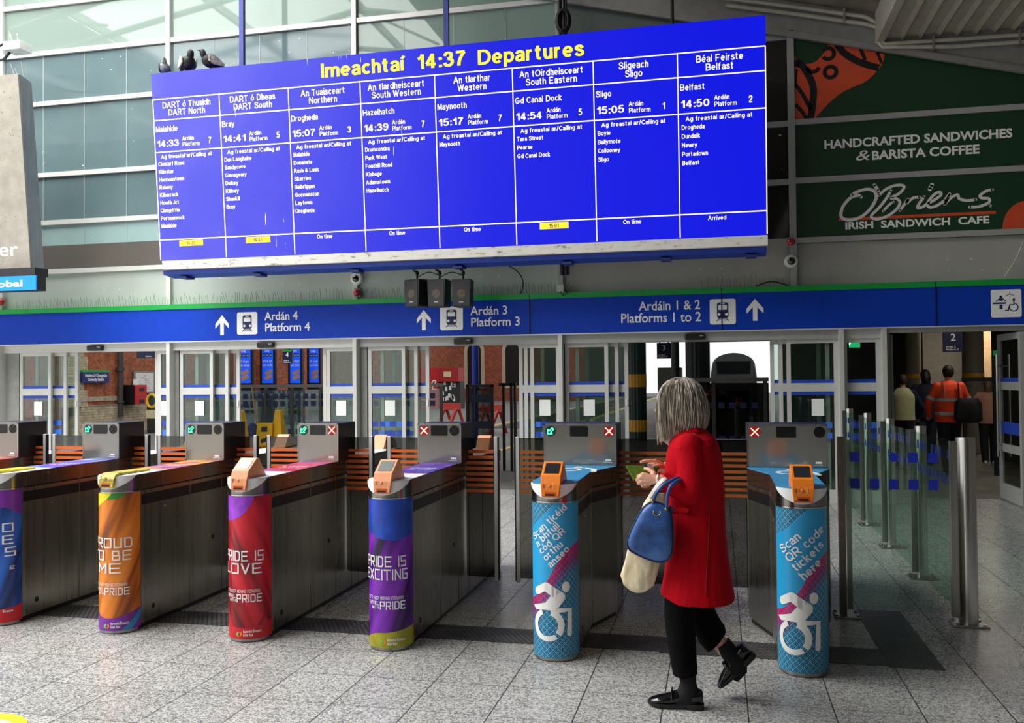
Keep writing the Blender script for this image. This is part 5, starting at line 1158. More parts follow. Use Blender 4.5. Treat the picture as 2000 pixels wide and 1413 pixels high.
# advertising screens in front of the piers
M_AD = pm('advert_blue', '#1450e0', .4, emit=.5, var=.05)
for k, (p0, p1, q0, q1, Y, lb) in enumerate(((465, 489, 684, 749, 30, 'blue advertising screen partly behind the door leaf, first from the left'), (512, 533, 683, 749, 31, 'blue advertising screen standing clear, second from the left'), (567, 586, 683, 749, 32, 'blue advertising screen partly behind the platform four sign'), (604, 622, 684, 748, 33, 'blue advertising screen, last of the row beside the door frame'))):
    a, b = at(p0, q1, Y), at(p1, q0, Y); t = thing('advert_screen', lb, 'screen', ((a.x + b.x) / 2, Y, a.z), 'blue advertising screens on the platform')
    boxo('screen_case', M_BLACK, a.x - .1, b.x + .08, Y + .01, Y + .14, 0, b.z + .5, t); boxo('screen_face', M_AD, a.x, b.x, Y - .01, Y + .01, a.z, b.z + .25, t)
    P = XZ(Y - .01); w_ = b.x - a.x; m = MB(); c = (a.x + b.x) / 2; zz = lambda f: b.z - (b.z - a.z) * f
    lay(P, xf(arial('Only', .09, 'CENTER', .17), c - .02, zz(.07)), .004, .001, m)
    lay(P, xf(arial('left to get', .08, 'CENTER', .17, w_ * .86), c, zz(.37)), .004, .001, m); lay(P, xf(arial('epic deals', .08, 'CENTER', .17, w_ * .86), c, zz(.49)), .004, .001, m); m.build('lettering', M_LET, t)
    m = MB()
    for j in range(3): x = c + (j - 1) * w_ * .3; lay(P, rect(x - w_ * .12, x + w_ * .12, zz(.21), zz(.11)), .003, .001, m)
    m.build('counter_box', M_BLACK, t)
    m = MB()
    for j, s_ in enumerate(('09', '22', '33')): x = c + (j - 1) * w_ * .3; lay(P, xf(arial(s_, .05, 'CENTER', .17, w_ * .16), x, zz(.185)), .005, .001, m)
    m.build('counter_digits', M_LET, t)
    m = MB(); ph = lambda: Matrix.Rotation(.4, 2)
    for dz in (.09, -.1): lay(P, xf(rect(-.17, .13, -.075, .075), c + .06, zz(.74) + dz, .42), .004, .001, m)
    m.build('phone_picture', pm('phone_tan', '#b08a7a', .5), t)
# platform number signs
for px0, px1, q0, q1, Y, n_, sub_, lb in ((552, 570, 685, 711, 22, '4', 'Platform 4', 'navy platform number sign showing 4'), (1283, 1311, 670, 701, 20, '3', 'Platform 3', 'navy platform number sign showing 3'), (1843, 1880, 646, 688, 17, '2', 'Platform 2', 'navy platform number sign showing 2')):
    a, b = at(px0, q1, Y), at(px1, q0, Y); t = thing('platform_number_sign', lb, 'sign', ((a.x + b.x) / 2, Y, a.z), 'hanging platform number signs'); w_ = b.x - a.x; h = b.z - a.z
    boxo('sign_board', pm('number_navy', '#081440', .4), a.x, b.x, Y, Y + .06, a.z, b.z, t)
    if n_ == '4': boxo('sign_board', M_GREEN, a.x, b.x, Y - .01, Y + .07, b.z - .03, b.z + .02, t, label='green top edge')
    m = MB(); lay(XZ(Y), xf(text(n_, h * .34, 'CENTER', .01), (a.x + b.x) / 2, a.z + h * .52), .003, .001, m); lay(XZ(Y), xf(text(sub_.replace('Platform', 'Ardán'), h * .09, 'LEFT', .01), a.x + w_ * .12, a.z + h * .2), .003, .001, m); lay(XZ(Y), xf(text(sub_, h * .09, 'LEFT', .01), a.x + w_ * .12, a.z + h * .07), .003, .001, m)
    m.build('lettering', M_LET, t)
    m = MB(); m.cyl((a.x + w_ * .2, Y + .03, b.z), (a.x + w_ * .2, Y + .03, {'4': 6.9, '3': 4.3, '2': 3.3}[n_]), .015, n=8); m.cyl((b.x - w_ * .2, Y + .03, b.z), (b.x - w_ * .2, Y + .03, {'4': 6.9, '3': 4.3, '2': 3.3}[n_]), .015, n=8); m.build('hanging_rod', M_DARK, t)
a, b = at(267, 700, 22), at(300, 687, 22); t = thing('platform_number_sign', 'navy hanging sign just below the door header, right of the drainpipe', 'sign', (a.x, 22, a.z), 'hanging platform number signs'); boxo('sign_board', pm('number_navy', '#081440', .4), a.x, b.x + .3, 22, 22.06, a.z, b.z + .4, t); boxo('hanging_rod', M_DARK, a.x + .2, a.x + .23, 22.02, 22.05, b.z + .4, 7, t)
m = MB(); lay(XZ(22), xf(text('Platform', .04, 'LEFT', .01), a.x + .28, a.z + .03), .003, .001, m); m.build('lettering', M_LET, t)
o = boxo('canopy_beam', pm('beam_dark', '#332c24', .7), -19, -4.6, 21.95, 22.12, 6.9, 7.2); o['kind'] = 'structure'
# glass balustrades with navy squares
def balustrade(Y, x0, x1, zt, posts_, lb, dense=.16):
    t = thing('glass_balustrade', lb, 'railing', ((x0 + x1) / 2, Y, 0), 'glass balustrades on the platform')
    m = MB(); m.box(x0, x1, Y - .03, Y + .03, zt - .06, zt); m.build('handrail', pm('rail_grey', '#77756e', .4, .5), t)
    for x in posts_: boxo('post', pm('post_dark_grey', '#4a4842', .4, .5), x - .025, x + .025, Y - .03, Y + .03, 0, zt - .06, t)
    boxo('pane', M_CLEAR, x0, x1, Y - .008, Y + .008, .08, zt - .1, t)
    q = MB(); x = x0 + .05
    while x + .1 < x1:
        for z in (1.10, 1.24, .42, .56): q.box(x, x + .1, Y - .014, Y - .009, z, z + .1)
        x += dense
    q.build('square_film', pm('square_navy', '#0b24a8', .45) if 0 else pm('square_dark_navy', '#101c50', .45), t)
balustrade(16, -10.1, -5.0, 1.52, [-9.9, -9.5, -8.6, -8.05, -7.45, -7.3, -6.2, -5.03], 'glass balustrade with navy squares across the left platform openings')
balustrade(22, -13.5, -9.0, 1.25, [-13.4, -12, -10.6, -9.2], 'further glass balustrade with navy squares before the advertising screens', .14)
# black framed glass gate and blue pole
x0, x1 = at(911, 800, 14.8).x, at(964, 800, 14.8).x
t = thing('glass_gate', 'black framed glass gate with two dark blue bands on the platform', 'gate', ((x0 + x1) / 2, 14.8, 0))
m = MB(); m.box(x0, x0 + .04, 14.77, 14.83, 0, 1.5).box(x1 - .04, x1, 14.77, 14.83, 0, 1.5).box(x0, x1, 14.77, 14.83, 1.46, 1.5).box(x0, x1, 14.77, 14.83, .03, .09); m.build('gate_frame', pm('gate_dark', '#2c2b27', .4, .4), t)
boxo('pane', M_SMOKE, x0 + .04, x1 - .04, 14.795, 14.805, .09, 1.46, t)
m = MB(); m.box(x0 + .04, x1 - .04, 14.785, 14.79, 1.2, 1.33).box(x0 + .04, x1 - .04, 14.785, 14.79, .75, .88); m.build('band', pm('band_navy', '#0a1436', .4), t)
m = MB(); xs = [at(p, 800, 15.2).x for p in (984, 999, 1006)]
for x in xs: m.box(x - .02, x + .02, 15.17, 15.23, 0, 1.52)
m.box(x1, xs[-1], 15.17, 15.23, 1.47, 1.52); o = m.build('dark_railing', pm('gate_dark', '#2c2b27', .4, .4), None, loc=(xs[0], 15.2, 0)); tag(o, 'dark railing posts right of the black glass gate', 'railing')
p = fx(928, 19); m = MB(); m.cyl((p, 19, 0), (p, 19, 5), .075, n=18); o = m.build('platform_pole', pm('pole_blue', '#17308c', .4), None, smooth=True, loc=(p, 19, 0)); tag(o, 'tall bright blue platform pole behind the black glass gate', 'pole')
# red kiosk far away
a, b = at(834, 790, 46), at(895, 718, 46)
t = thing('vending_kiosk', 'red vending kiosk with a white script on its side, far along the platform', 'kiosk', ((a.x + b.x) / 2, 46, 0))
xm = a.x + (b.x - a.x) * .34
boxo('kiosk_side', pm('kiosk_red', '#c41a20', .4), a.x - .4, xm, 46, 47.2, 0, b.z, t); boxo('kiosk_header', pm('kiosk_red2', '#a5201f', .4), xm, b.x, 46, 47.2, b.z - .75, b.z - .02, t); boxo('kiosk_interior', M_DARK, xm, b.x, 46.3, 47.2, 0, b.z - .75, t)
m = MB(); r = random.Random(4)
for k in range(14): x = xm + .1 + r.random() * (b.x - xm - .4); z = r.uniform(.3, 1.35); m.box(x, x + .12, 46.25, 46.3, z, z + .22)
m.build('displayed_goods', M_LET, t)
m = MB(); lay(XZ(46), ribbon([(a.x - .2, 1.15), (a.x + .05, 1.3), (a.x + .12, 1.12), (a.x + .2, 1.2), (a.x + .35, 1.5), (a.x + .5, 1.45), (a.x + .3, 1.1), (a.x + .52, 1.05)], .06), .01, .002, m); m.build('script_lettering', M_LET, t)
boxo('lit_panel', pm('kiosk_panel', '#d8cfa0', .5), xm + .35, b.x - .4, 45.97, 46, b.z - .5, b.z - .22, t)
# far brick range with arched windows
fb = thing('arched_building', 'dark red brick building with arched cream windows far behind the tracks', 'building', (-25, 62, 0))
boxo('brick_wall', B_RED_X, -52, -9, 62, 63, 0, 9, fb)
for k in range(13):
    m = MB(); m2 = MB()
    x = -45 + 2.8 * k; P = XZ(61.99); ac = [(x + .75 * cos(radians(a)), 3.6 + .75 * sin(radians(a))) for a in range(0, 181, 15)]; ai = [(x + .5 * cos(radians(a)), 3.6 + .5 * sin(radians(a))) for a in range(0, 181, 15)]
    lay(P, poly([(x - .75, .9), (x + .75, .9)] + ac), 0, .02, m); lay(P, poly([(x - .5, 1.1), (x + .5, 1.1)] + ai), .025, .01, m2)
    ws = m.build('window_surround', pm('surround_cream', '#b5a88c', .8), fb); m2.build('window_glass', pm('window_dark', '#15171a', .2), ws)
# platform edge lines, track bed
for i, (x, lb) in enumerate(((-4.75, 'yellow platform edge line nearest the purple barrier'), (-7.5, 'yellow platform edge line beyond the track'))):
    o = boxo('edge_line', pm('line_yellow', '#e0b81c', .6), x - .07, x + .07, 16, 70, -.003, .002); tag(o, lb, 'floor marking', 'yellow platform edge lines')
o = boxo('track_bed', pm('ballast', '#4a423a', .9, var=.4, scale=14), -7.2, -5.0, 28, 74, -.003, .001); tag(o, 'dark brown railway track bed between the platforms', 'track')
for px, Y, lb in ((871, 27, 'red buffer stop frame left of the glass gate'), (950, 25, 'red buffer stop frame seen through the glass gate')):
    c = at(px, 830, Y); t = thing('buffer_stop', lb, 'buffer stop', (c.x, Y, 0), 'red buffer stops at the track ends')
    m = MB()
    for s in (-.2, .2): m.tube([(c.x + s - .15, Y, 0), (c.x + s + .1, Y + .3, .75)], .07, 6); m.tube([(c.x + s + .25, Y + .6, 0), (c.x + s + .1, Y + .3, .75)], .05, 6)
    m.build('buffer_frame', pm('buffer_red', '#b5332c', .5), t); boxo('buffer_beam', pm('buffer_red', '#b5332c', .5), c.x - .25, c.x + .4, Y + .2, Y + .34, .62, .84, t)
# cleaning gear in the second opening
def cone(px0, px1, Y, lb):
    a = at((px0 + px1) / 2, 850, Y).x; t = thing('wet_floor_cone', lb, 'caution cone', (a, Y, 0), 'tall yellow wet floor cones')
    zt = 1.13; m = MB(); m.loft([[(a + s * (w + 0), Y + u * w, z) for s, u in ((-1, -1), (1, -1), (1, 1), (-1, 1))] for z, w in ((0, .2), (.03, .2), (.031, .165), (zt - .02, .05), (zt, .045))]); m.build('cone_body', pm('cone_yellow', '#eeb312', .45), t, bevel=.008)
    fw = lambda z: Y - (.165 + (.05 - .165) * z / zt)
    P = Plane((a, fw(0), 0), (1, 0, 0), (0, .115 / zt, 1)); m = MB()
    lay(P, xf(arial('CAUTION', .035, 'CENTER', .18, .15), 0, .55), .004, .001, m); tri = [(-.07, .32), (.07, .32), (0, .46)]; lay(P, poly(tri), .003, .0005, m)
    m.build('cone_lettering', pm('caution_dark', '#3a1c10', .5), t); m = MB(); lay(P, poly([(-.052, .33), (.052, .33), (0, .437)]), .0045, .0005, m); m.build('warning_triangle', pm('cone_yellow', '#eeb312', .45), t)
cone(460, 480, 12.9, 'tall yellow wet floor cone beside the door leaf'); cone(532, 558, 13.1, 'tall yellow wet floor cone marked CAUTION, right of the folding sign')
x = at(519, 845, 13.0).x; t = thing('wet_floor_sign', 'short yellow folding wet floor sign between the bucket and the right cone', 'caution sign', (x, 13, 0))
m = MB()
for s in (-1, 1): m.add([(x - .17, 13 + s * .14, 0), (x + .17, 13 + s * .14, 0), (x + .13, 13 + s * .01, .93), (x - .13, 13 + s * .01, .93), (x - .17, 13 + s * .16, 0), (x + .17, 13 + s * .16, 0), (x + .13, 13 + s * .03, .93), (x - .13, 13 + s * .03, .93)], [(0, 1, 2, 3), (4, 5, 6, 7), (0, 1, 5, 4), (1, 2, 6, 5), (2, 3, 7, 6), (3, 0, 4, 7)])
m.build('sign_leaf', pm('cone_yellow', '#eeb312', .45), t)
P = Plane((x, 12.84, 0), (1, 0, 0), (0, .13, .93)); m = MB(); lay(P, rect(-.05, .05, .8, .88), .004, .001, m); lay(P, xf(rect(-.05, .05, -.03, .03), 0, .66, .3), .004, .001, m); m.build('sign_slot', M_DARK, t); m = MB(); lay(P, xf(arial('CAUTION', .045, 'CENTER', .2, .2), 0, .53), .004, .001, m); m.build('sign_lettering', pm('caution_red', '#b02018', .5), t)
x = at(486, 845, 13.2).x; t = thing('mop_bucket', 'navy blue mop bucket between the yellow cones', 'bucket', (x, 13.2, 0))
m = MB(); m.loft([[(x + w * cos(2 * pi * j / 18), 13.2 + d * sin(2 * pi * j / 18), z) for j in range(18)] for z, w, d in ((.06, .2, .16), (.5, .24, .2), (.52, .25, .21))]); m.build('bucket_body', pm('bucket_navy', '#14265c', .4), t, smooth=True)
m = MB(); rings = [[(x + (.16 - .02 * k) * cos(pi * j / 12), 13.3 - .02 * k, .5 + (.42 - .03 * k) * sin(pi * j / 12) ** .7) for j in range(13)] for k in range(2)]; m.add([q for r_ in rings for q in r_], [tuple(range(13)), tuple(range(13, 26))[::-1]] + [(j, j + 1, 14 + j, 13 + j) for j in range(12)]); m.build('wringer', pm('bucket_navy2', '#1b3170', .4), t)
m = MB()
for sx in (-.14, .14):
    for sy in (-.1, .1): m.sphere((x + sx, 13.2 + sy, .035), .035, 10, 6)
m.build('castor', M_RUBBER, t, smooth=True)
a, b = at(492, 758, 13.75), at(504, 848, 13.6); t = thing('mop', 'mop with a wooden handle leaning in the bucket', 'mop', (b.x, 13.6, 0)); m = MB(); m.tube([a, b, b + (b - a) * .75], .012, 8); b = b + (b - a) * .35; b.z = .45; m.build('handle', pm('wood_handle', '#c08a54', .5), t, smooth=True)
m = MB(); m.loft([[(b.x + w * cos(2 * pi * j / 10), 13.55 + w * sin(2 * pi * j / 10), z) for j in range(10)] for z, w in ((.3, .03), (.2, .08), (.0, .12))]); m.build('mop_head', pm('mop_grey', '#8f8a80', .9), t)
# wide middle opening: green column, train, dark barrier
def fluted(px0, px1, Y, lb, colr, bands):
    a, b = at(px0, 800, Y).x, at(px1, 800, Y).x; r_ = (b - a) / 2; c = (a + b) / 2; t = thing('column', lb, 'column', (c, Y, 0), 'columns beyond the doors')
    ring = lambda z, e=0: [(c + (r_ + e) * (1 - .05 * (j % 2)) * cos(2 * pi * j / 36), Y + (r_ + e) * (1 - .05 * (j % 2)) * sin(2 * pi * j / 36), z) for j in range(36)]
    m = MB(); m.loft([ring(0), ring(4.6)]); m.build('shaft', colr, t)
    m = MB()
    for z0, z1 in bands: m.loft([ring(z0, .004), ring(z1, .004)])
    m.build('band', pm('band_yellow', '#e0a018', .4), t, label='yellow bands'); m = MB(); m.loft([ring(0, .06), ring(.12, .06)]); m.build('base', colr, t)
fluted(1226, 1263, 15.5, 'dark green fluted iron column with yellow bands left of the woman', pm('column_green', '#0d2f26', .4), [(1.43, 1.65), (.67, .87)])
fluted(1312, 1328, 24, 'slim dark green iron column behind the platform three sign', pm('column_green', '#0d2f26', .4), [])
fluted(1340, 1388, 27, 'thick dark column beside the train', pm('column_dark', '#14201c', .5), [])
x0, x1 = at(1268, 745, 13.8).x, at(1501, 745, 13.8).x
t = thing('dark_barrier', 'dark smoked glass barrier with a steel top rail in front of the train', 'barrier', ((x0 + x1) / 2, 13.8, 0))
m = MB(); m.box(x0 + .55, x1, 13.77, 13.83, 1.52, 1.58); m.build('handrail', pm('rail_grey', '#77756e', .4, .5), t); boxo('pane', glass('black_glass', '#2a2c30', .04), x0 + .6, x1, 13.79, 13.81, .05, 1.5, t)
m = MB(); xm = at(1394, 800, 13.8).x
for x in (x0 + .6, xm, x1 - .05): boxo('post', pm('post_dark_grey', '#4a4842', .4, .5), x - .028, x + .028, 13.77, 13.83, 0, 1.52, t)
m = MB(); x = x0 + .7
while x < x1 - .1: m.box(x, x + .09, 13.78, 13.786, .62, .71); m.box(x, x + .09, 13.78, 13.786, 1.12, 1.21); x += .16
m.build('square_film', pm('square_dark_navy', '#101c50', .45), t)
cx_ = at(1433, 740, 58).x
t = thing('train', 'dark rear end of a train with two red lamps standing on the far track', 'train', (cx_, 58, 0))
prof = [(-1.4, -.2), (1.4, -.2), (1.42, 1.6), (1.32, 2.35)] + [(1.3 * cos(radians(a)), 2.35 + .72 * sin(radians(a))) for a in range(15, 180, 15)] + [(-1.32, 2.35), (-1.42, 1.6)]
m = MB(); m.loft([[(cx_ + a * k, y, b) for a, b in prof] for y, k in ((58, .96), (58.3, 1), (80, 1))]); m.build('car_body', pm('train_dark', '#1d2320', .5), t)
m = MB(); lay(XZ(57.99), poly([(cx_ - 1.0, 1.75), (cx_ + 1.0, 1.75), (cx_ + 1.05, 2.55), (cx_ - 1.05, 2.55)]), 0, .01, m); m.build('cab_window', pm('train_window', '#07090a', .15), t)
m = MB()
for s in (-.68, .68): MB().sphere((cx_ + s, 57.97, 1.02), .12, 12, 8).build('tail_lamp', pm('tail_red', '#ff3a28', .4, emit=5, var=0), t, smooth=True)
m = MB(); r = random.Random(8)
for k in range(9): x = cx_ + r.uniform(-.8, .5); m.box(x, x + .06, 57.9, 57.95, 1.3, 1.34)
m.build('marker_light', pm('marker_amber', '#ff7a30', .4, emit=2, var=0), t)
a, b = at(1285, 800, 30), at(1331, 718, 30); o = boxo('equipment_kiosk', pm('kiosk_olive', '#4a4a40', .6, var=.3, scale=2), a.x, b.x, 30, 31, 0, b.z, bevel=.03); tag(o, 'grey green equipment kiosk behind the woman, below the platform three sign', 'kiosk')
a, b = at(1000, 760, 75), at(1236, 640, 75); o = boxo('sky_blocker', pm('blocker_grey', '#5b5c58', .8, var=.2, scale=.5), a.x, b.x, 75, 80, 0, b.z); tag(o, 'added grey block that hides the sky left of the green column', 'building')  # added block, hides the sky where the door glass reflects grey
# canopy roofs over the right-hand platforms
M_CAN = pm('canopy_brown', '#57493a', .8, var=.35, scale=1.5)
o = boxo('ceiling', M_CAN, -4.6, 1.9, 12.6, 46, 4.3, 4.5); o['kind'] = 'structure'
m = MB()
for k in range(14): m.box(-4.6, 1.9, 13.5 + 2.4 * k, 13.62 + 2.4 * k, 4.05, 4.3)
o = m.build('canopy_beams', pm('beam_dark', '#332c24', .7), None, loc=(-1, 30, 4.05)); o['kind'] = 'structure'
m = MB(); m.box(-1.0, 3.2, 46, 47, 3.35, 3.75); o = m.build('canopy_edge', M_CAN, None, loc=(1, 46, 3.35)); o['kind'] = 'structure'
# concourse on the right
M_CW = pm('concourse_wall', '#8b857a', .7, var=.15, scale=2)
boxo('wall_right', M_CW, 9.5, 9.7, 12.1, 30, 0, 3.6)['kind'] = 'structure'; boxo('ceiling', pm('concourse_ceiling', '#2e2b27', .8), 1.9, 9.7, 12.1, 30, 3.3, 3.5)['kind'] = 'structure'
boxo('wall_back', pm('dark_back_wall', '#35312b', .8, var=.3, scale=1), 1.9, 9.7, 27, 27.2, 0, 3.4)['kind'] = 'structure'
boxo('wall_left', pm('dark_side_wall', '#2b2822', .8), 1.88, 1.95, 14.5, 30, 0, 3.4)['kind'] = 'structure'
for p0, p1, Y, lb in ((1768, 1799, 21, 'round grey column with yellow bands left of the orange jacket'), (1879, 1921, 20, 'round brown column with yellow bands right of the orange jacket')):
    a, b = at(p0, 700, Y).x, at(p1, 700, Y).x; c, r_ = (a + b) / 2, (b - a) / 2; t = thing('column', lb, 'column', (c, Y, 0), 'columns beyond the doors')
    m = MB(); m.lathe([(r_, 0), (r_, 3.3)], (c, Y, 0), 28); m.build('shaft', pm('column_grey', '#8a7f70', .6), t, smooth=True); m = MB()
    for z0, z1 in ((1.52, 1.62), (.62, .76)): m.lathe([(r_ + .004, z0), (r_ + .004, z1)], (c, Y, 0), 28)
    m.build('band', pm('band_yellow', '#e0a018', .4), t, smooth=True, label='yellow bands')
a, b = at(1805, 850, 24), at(1878, 640, 24); o = boxo('concourse_partition', pm('partition_grey', '#85817b', .6), a.x, b.x, 24, 24.15, 0, 3.3); tag(o, 'tall pale grey partition behind the platform two sign', 'partition')
a, b = at(1921, 850, 23), at(1935, 640, 23); o = boxo('concourse_partition', pm('lit_strip_cream', '#d8b890', .6), a.x, b.x, 23, 23.3, 0, 3.3); tag(o, 'narrow cream panel painting in the warm lit strip right of the brown column', 'partition')  # warm light on this strip is put into the cream colour
a, b = at(1880, 743, 16.5), at(1952, 737, 16.5); m = MB().box(a.x, b.x, 16.5, 16.56, a.z - .02, b.z).box(a.x, a.x + .05, 16.5, 16.56, 0, a.z - .02).box(b.x - .05, b.x, 16.5, 16.56, 0, a.z - .02); o = m.build('crowd_rail', M_BLACK, None, loc=(a.x, 16.5, 0)); tag(o, 'black horizontal rail between the orange jacket and the open door', 'rail')
a = at(1949, 700, 15.5); t = thing('information_post', 'dark information post with a green top beside the open door', 'post', (a.x, 15.5, 0)); boxo('post_body', pm('info_dark', '#0d1a1c', .4), a.x - .07, a.x + .03, 15.5, 15.56, 0, 1.95, t); boxo('post_cap', M_GREEN, a.x - .07, a.x + .03, 15.49, 15.57, 1.89, 1.97, t)
a = at(1660, 670, 20); t = thing('exit_sign', 'glowing green exit sign seen through the narrow glass panel', 'sign', tuple(a)); boxo('hanging_rod', M_DARK, a.x, a.x + .03, 20.01, 20.03, a.z + .12, 4.3, t); boxo('sign_face', pm('exit_green', '#18b070', .4, emit=1.2, var=0), a.x - .1, a.x + .2, 20, 20.04, a.z - .1, a.z + .12, t); m = MB(); lay(XZ(20), poly([(a.x - .07, a.z + .06), (a.x + .05, a.z + .06), (a.x - .01, a.z - .06)]), .003, .001, m); m.build('arrow', pm('exit_white', '#e8fff4', .4, emit=1.5, var=0), t)
t = thing('concourse_fill_panel', 'added warm panel that lights the right-hand concourse', 'lamp', (5.4, 21, 3.2)); boxo('diffuser', pm('fill_diffuser', '#ffe2b8', .5, emit=2, var=0), 5.2, 5.6, 20.6, 21.4, 3.24, 3.29, t)
area('concourse_fill', (6.2, 22, 3.2), (0, 0, 0), 1.2, 1.2, 50, (1, .86, .68)); area('concourse_fill_front', (4.2, 15.2, 3.2), (0, 0, 0), 1, 1, 22, (1, .9, .75))  # unseen fill lights, added with the glowing panel to brighten the concourse

# ================================================================== PEOPLE
M_SKIN = pm('skin', '#d9a184', .5, var=.08, scale=30); M_SKIN2 = pm('skin_hand', '#e3ab8c', .45, var=.12, scale=60)
def rcone(m, p, q, r1, r2, n=14):
    p, q = V(p), V(q); m.sphere(p, r1, n, 8); m.sphere(q, r2, n, 8); m.tube([p, q], [r1, r2], n)
def fuse(m, name, mat, parent, voxel, smooth=3, label=None):
    """weld overlapping volumes into one continuous skin"""
    o = m.build(name, mat, None)
    r = o.modifiers.new('weld', 'REMESH'); r.mode = 'VOXEL'; r.voxel_size = voxel; r.use_smooth_shade = True
    if smooth: s = o.modifiers.new('soft', 'SMOOTH'); s.iterations = smooth; s.factor = .5
    dg = bpy.context.evaluated_depsgraph_get(); dg.update(); me = bpy.data.meshes.new_from_object(o.evaluated_get(dg))
    old = o.data; o.modifiers.clear(); o.data = me; bpy.data.meshes.remove(old); me.name = name
    if not me.materials: me.materials.append(mat)
    for p in me.polygons: p.use_smooth = True
    org = WL[parent.name]; me.transform(Matrix.Translation(-org)); o.parent = parent; WL[o.name] = org
    if label: o['label'] = label
    return o
def figure(pos, yaw, h, label, skin, hair, hairlong, top, bottom, shoe, stride=.0, bag=None, vest=None, arms=(.1, .1), hiviz=False):
    """a person seen from behind; yaw 0 walks away from the camera"""
    x, y = pos; k = h / 1.75; R = Matrix.Rotation(yaw, 3, 'Z'); t = thing('person', label, 'person', (x, y, 0))
    q = lambda a, b, c: V((x, y, 0)) + R @ (V((a, b, c)) * k)
    hip = {s: q(s * .09, 0, .92) for s in (-1, 1)}; knee = {s: q(s * .10, s * stride * .5 + .02, .49) for s in (-1, 1)}; ank = {s: q(s * .10, s * stride - (.04 if s * stride < 0 else 0), .09 + (.04 if s * stride < 0 else 0)) for s in (-1, 1)}
    sh = {s: q(s * .175, 0, 1.42) for s in (-1, 1)}; el = {s: q(s * (.235 + arms[0]), .03, 1.14) for s in (-1, 1)}; wr = {s: q(s * (.23 + arms[1] * .4), .16, .95) for s in (-1, 1)}
    b = MB()
    for s in (-1, 1):
        rcone(b, hip[s], knee[s], .08 * k, .055 * k); rcone(b, knee[s], ank[s], .052 * k, .035 * k); rcone(b, ank[s], ank[s] + R @ V((0, .15 * k, -.05 * k)), .035 * k, .028 * k)
        rcone(b, sh[s], el[s], .048 * k, .038 * k); rcone(b, el[s], wr[s], .037 * k, .026 * k); rcone(b, wr[s], wr[s] + R @ V((0, .07, -.05)) * k, .028 * k, .026 * k)
        for f in range(4): a = wr[s] + R @ V((s * (f - 1.5) * .017, .07, -.05)) * k; rcone(b, a, a + R @ V((0, .045, -.045)) * k, .010 * k, .008 * k, 8)
        rcone(b, wr[s] + R @ V((-s * .02, .03, -.02)) * k, wr[s] + R @ V((-s * .05, .06, -.05)) * k, .011 * k, .009 * k, 8)
    rcone(b, q(0, 0, .95), q(0, 0, 1.3), .12 * k, .13 * k); rcone(b, sh[-1], sh[1], .05 * k, .05 * k); rcone(b, q(0, 0, 1.4), q(0, .02, 1.54), .055 * k, .05 * k)
    b.sphere(q(0, .03, 1.64), (.078 * k, .098 * k, .115 * k), 18, 12); rcone(b, q(0, .11, 1.58), q(0, .125, 1.575), .03 * k, .02 * k); rcone(b, q(0, .12, 1.66), q(0, .142, 1.62), .010 * k, .013 * k)
    for s in (-1, 1): b.sphere(q(s * .078, .02, 1.635), (.012 * k, .022 * k, .032 * k), 8, 6)
    fuse(b, 'body', skin, t, .012)
    for s in (-1, 1): MB().sphere(q(s * .032, .118, 1.65), .012 * k, 10, 6).build('eye', M_LET, t, smooth=True)
    m = MB()
    for s in (-1, 1): rcone(m, hip[s], knee[s], .108 * k, .085 * k); rcone(m, knee[s], ank[s] + R @ V((0, 0, -.02)), .085 * k, .07 * k)
    rcone(m, hip[-1], hip[1], .11 * k, .11 * k); fuse(m, 'trousers', bottom, t, .014)
    m = MB(); rings = []
    for z, w, d in ((.84 if not vest else .9, .215, .15), (1.0, .205, .145), (1.2, .205, .14), (1.36, .215, .135), (1.45, .17, .11), (1.51, .08, .075)): rings.append([q(w * cos(2 * pi * j / 24), d * sin(2 * pi * j / 24), z) for j in range(24)])
    if not vest:
        m.loft(rings)
        for s in (-1, 1): rcone(m, sh[s], el[s], .075 * k, .062 * k); rcone(m, el[s], wr[s], .062 * k, .048 * k)
        fuse(m, 'jacket', top, t, .012)
    else:
        for s in (-1, 1): rcone(m, sh[s], el[s], .06 * k, .05 * k); rcone(m, el[s], wr[s], .05 * k, .042 * k)
        rcone(m, sh[-1], sh[1], .065 * k, .065 * k); fuse(m, 'sleeves', top, t, .012); m = MB(); m.loft(rings); fuse(m, 'vest', vest, t, .012)
    if hiviz:
        M_RF = pm('reflective_tape', '#b9bab4', .35, .2)
        for z, nm in ((1.2, 'reflective_band'), (.98, 'reflective_band')):
            m = MB(); w, d = (.211, .148) if z > 1 else (.213, .152); rg = lambda zz: [q(w * cos(2 * pi * j / 32), d * sin(2 * pi * j / 32), zz) for j in range(32)]; m.loft([rg(z - .025), rg(z + .025)], False); m.build(nm, M_RF, t, smooth=True)
        m = MB()
        for s in (-1, 1):
            d_ = (el[s] - sh[s]); m.tube([sh[s] + d_ * .62, sh[s] + d_ * .78], .075 * k, 20, False); 
            m.tube([q(s * .115, -.146, 1.22), q(s * .115, -.142, 1.36), q(s * .12, -.115, 1.44), q(s * .12, -.03, 1.485)], .024 * k, 8, True, .25)
        m.build('reflective_band', M_RF, t, smooth=True)
        m = MB(); m.tube([q(.09, -.148, 1.46), q(.11, -.158, 1.2), q(.19, -.12, .95)], .02, 8, True, .3); m.build('shoulder_strap', M_BLACK, t)
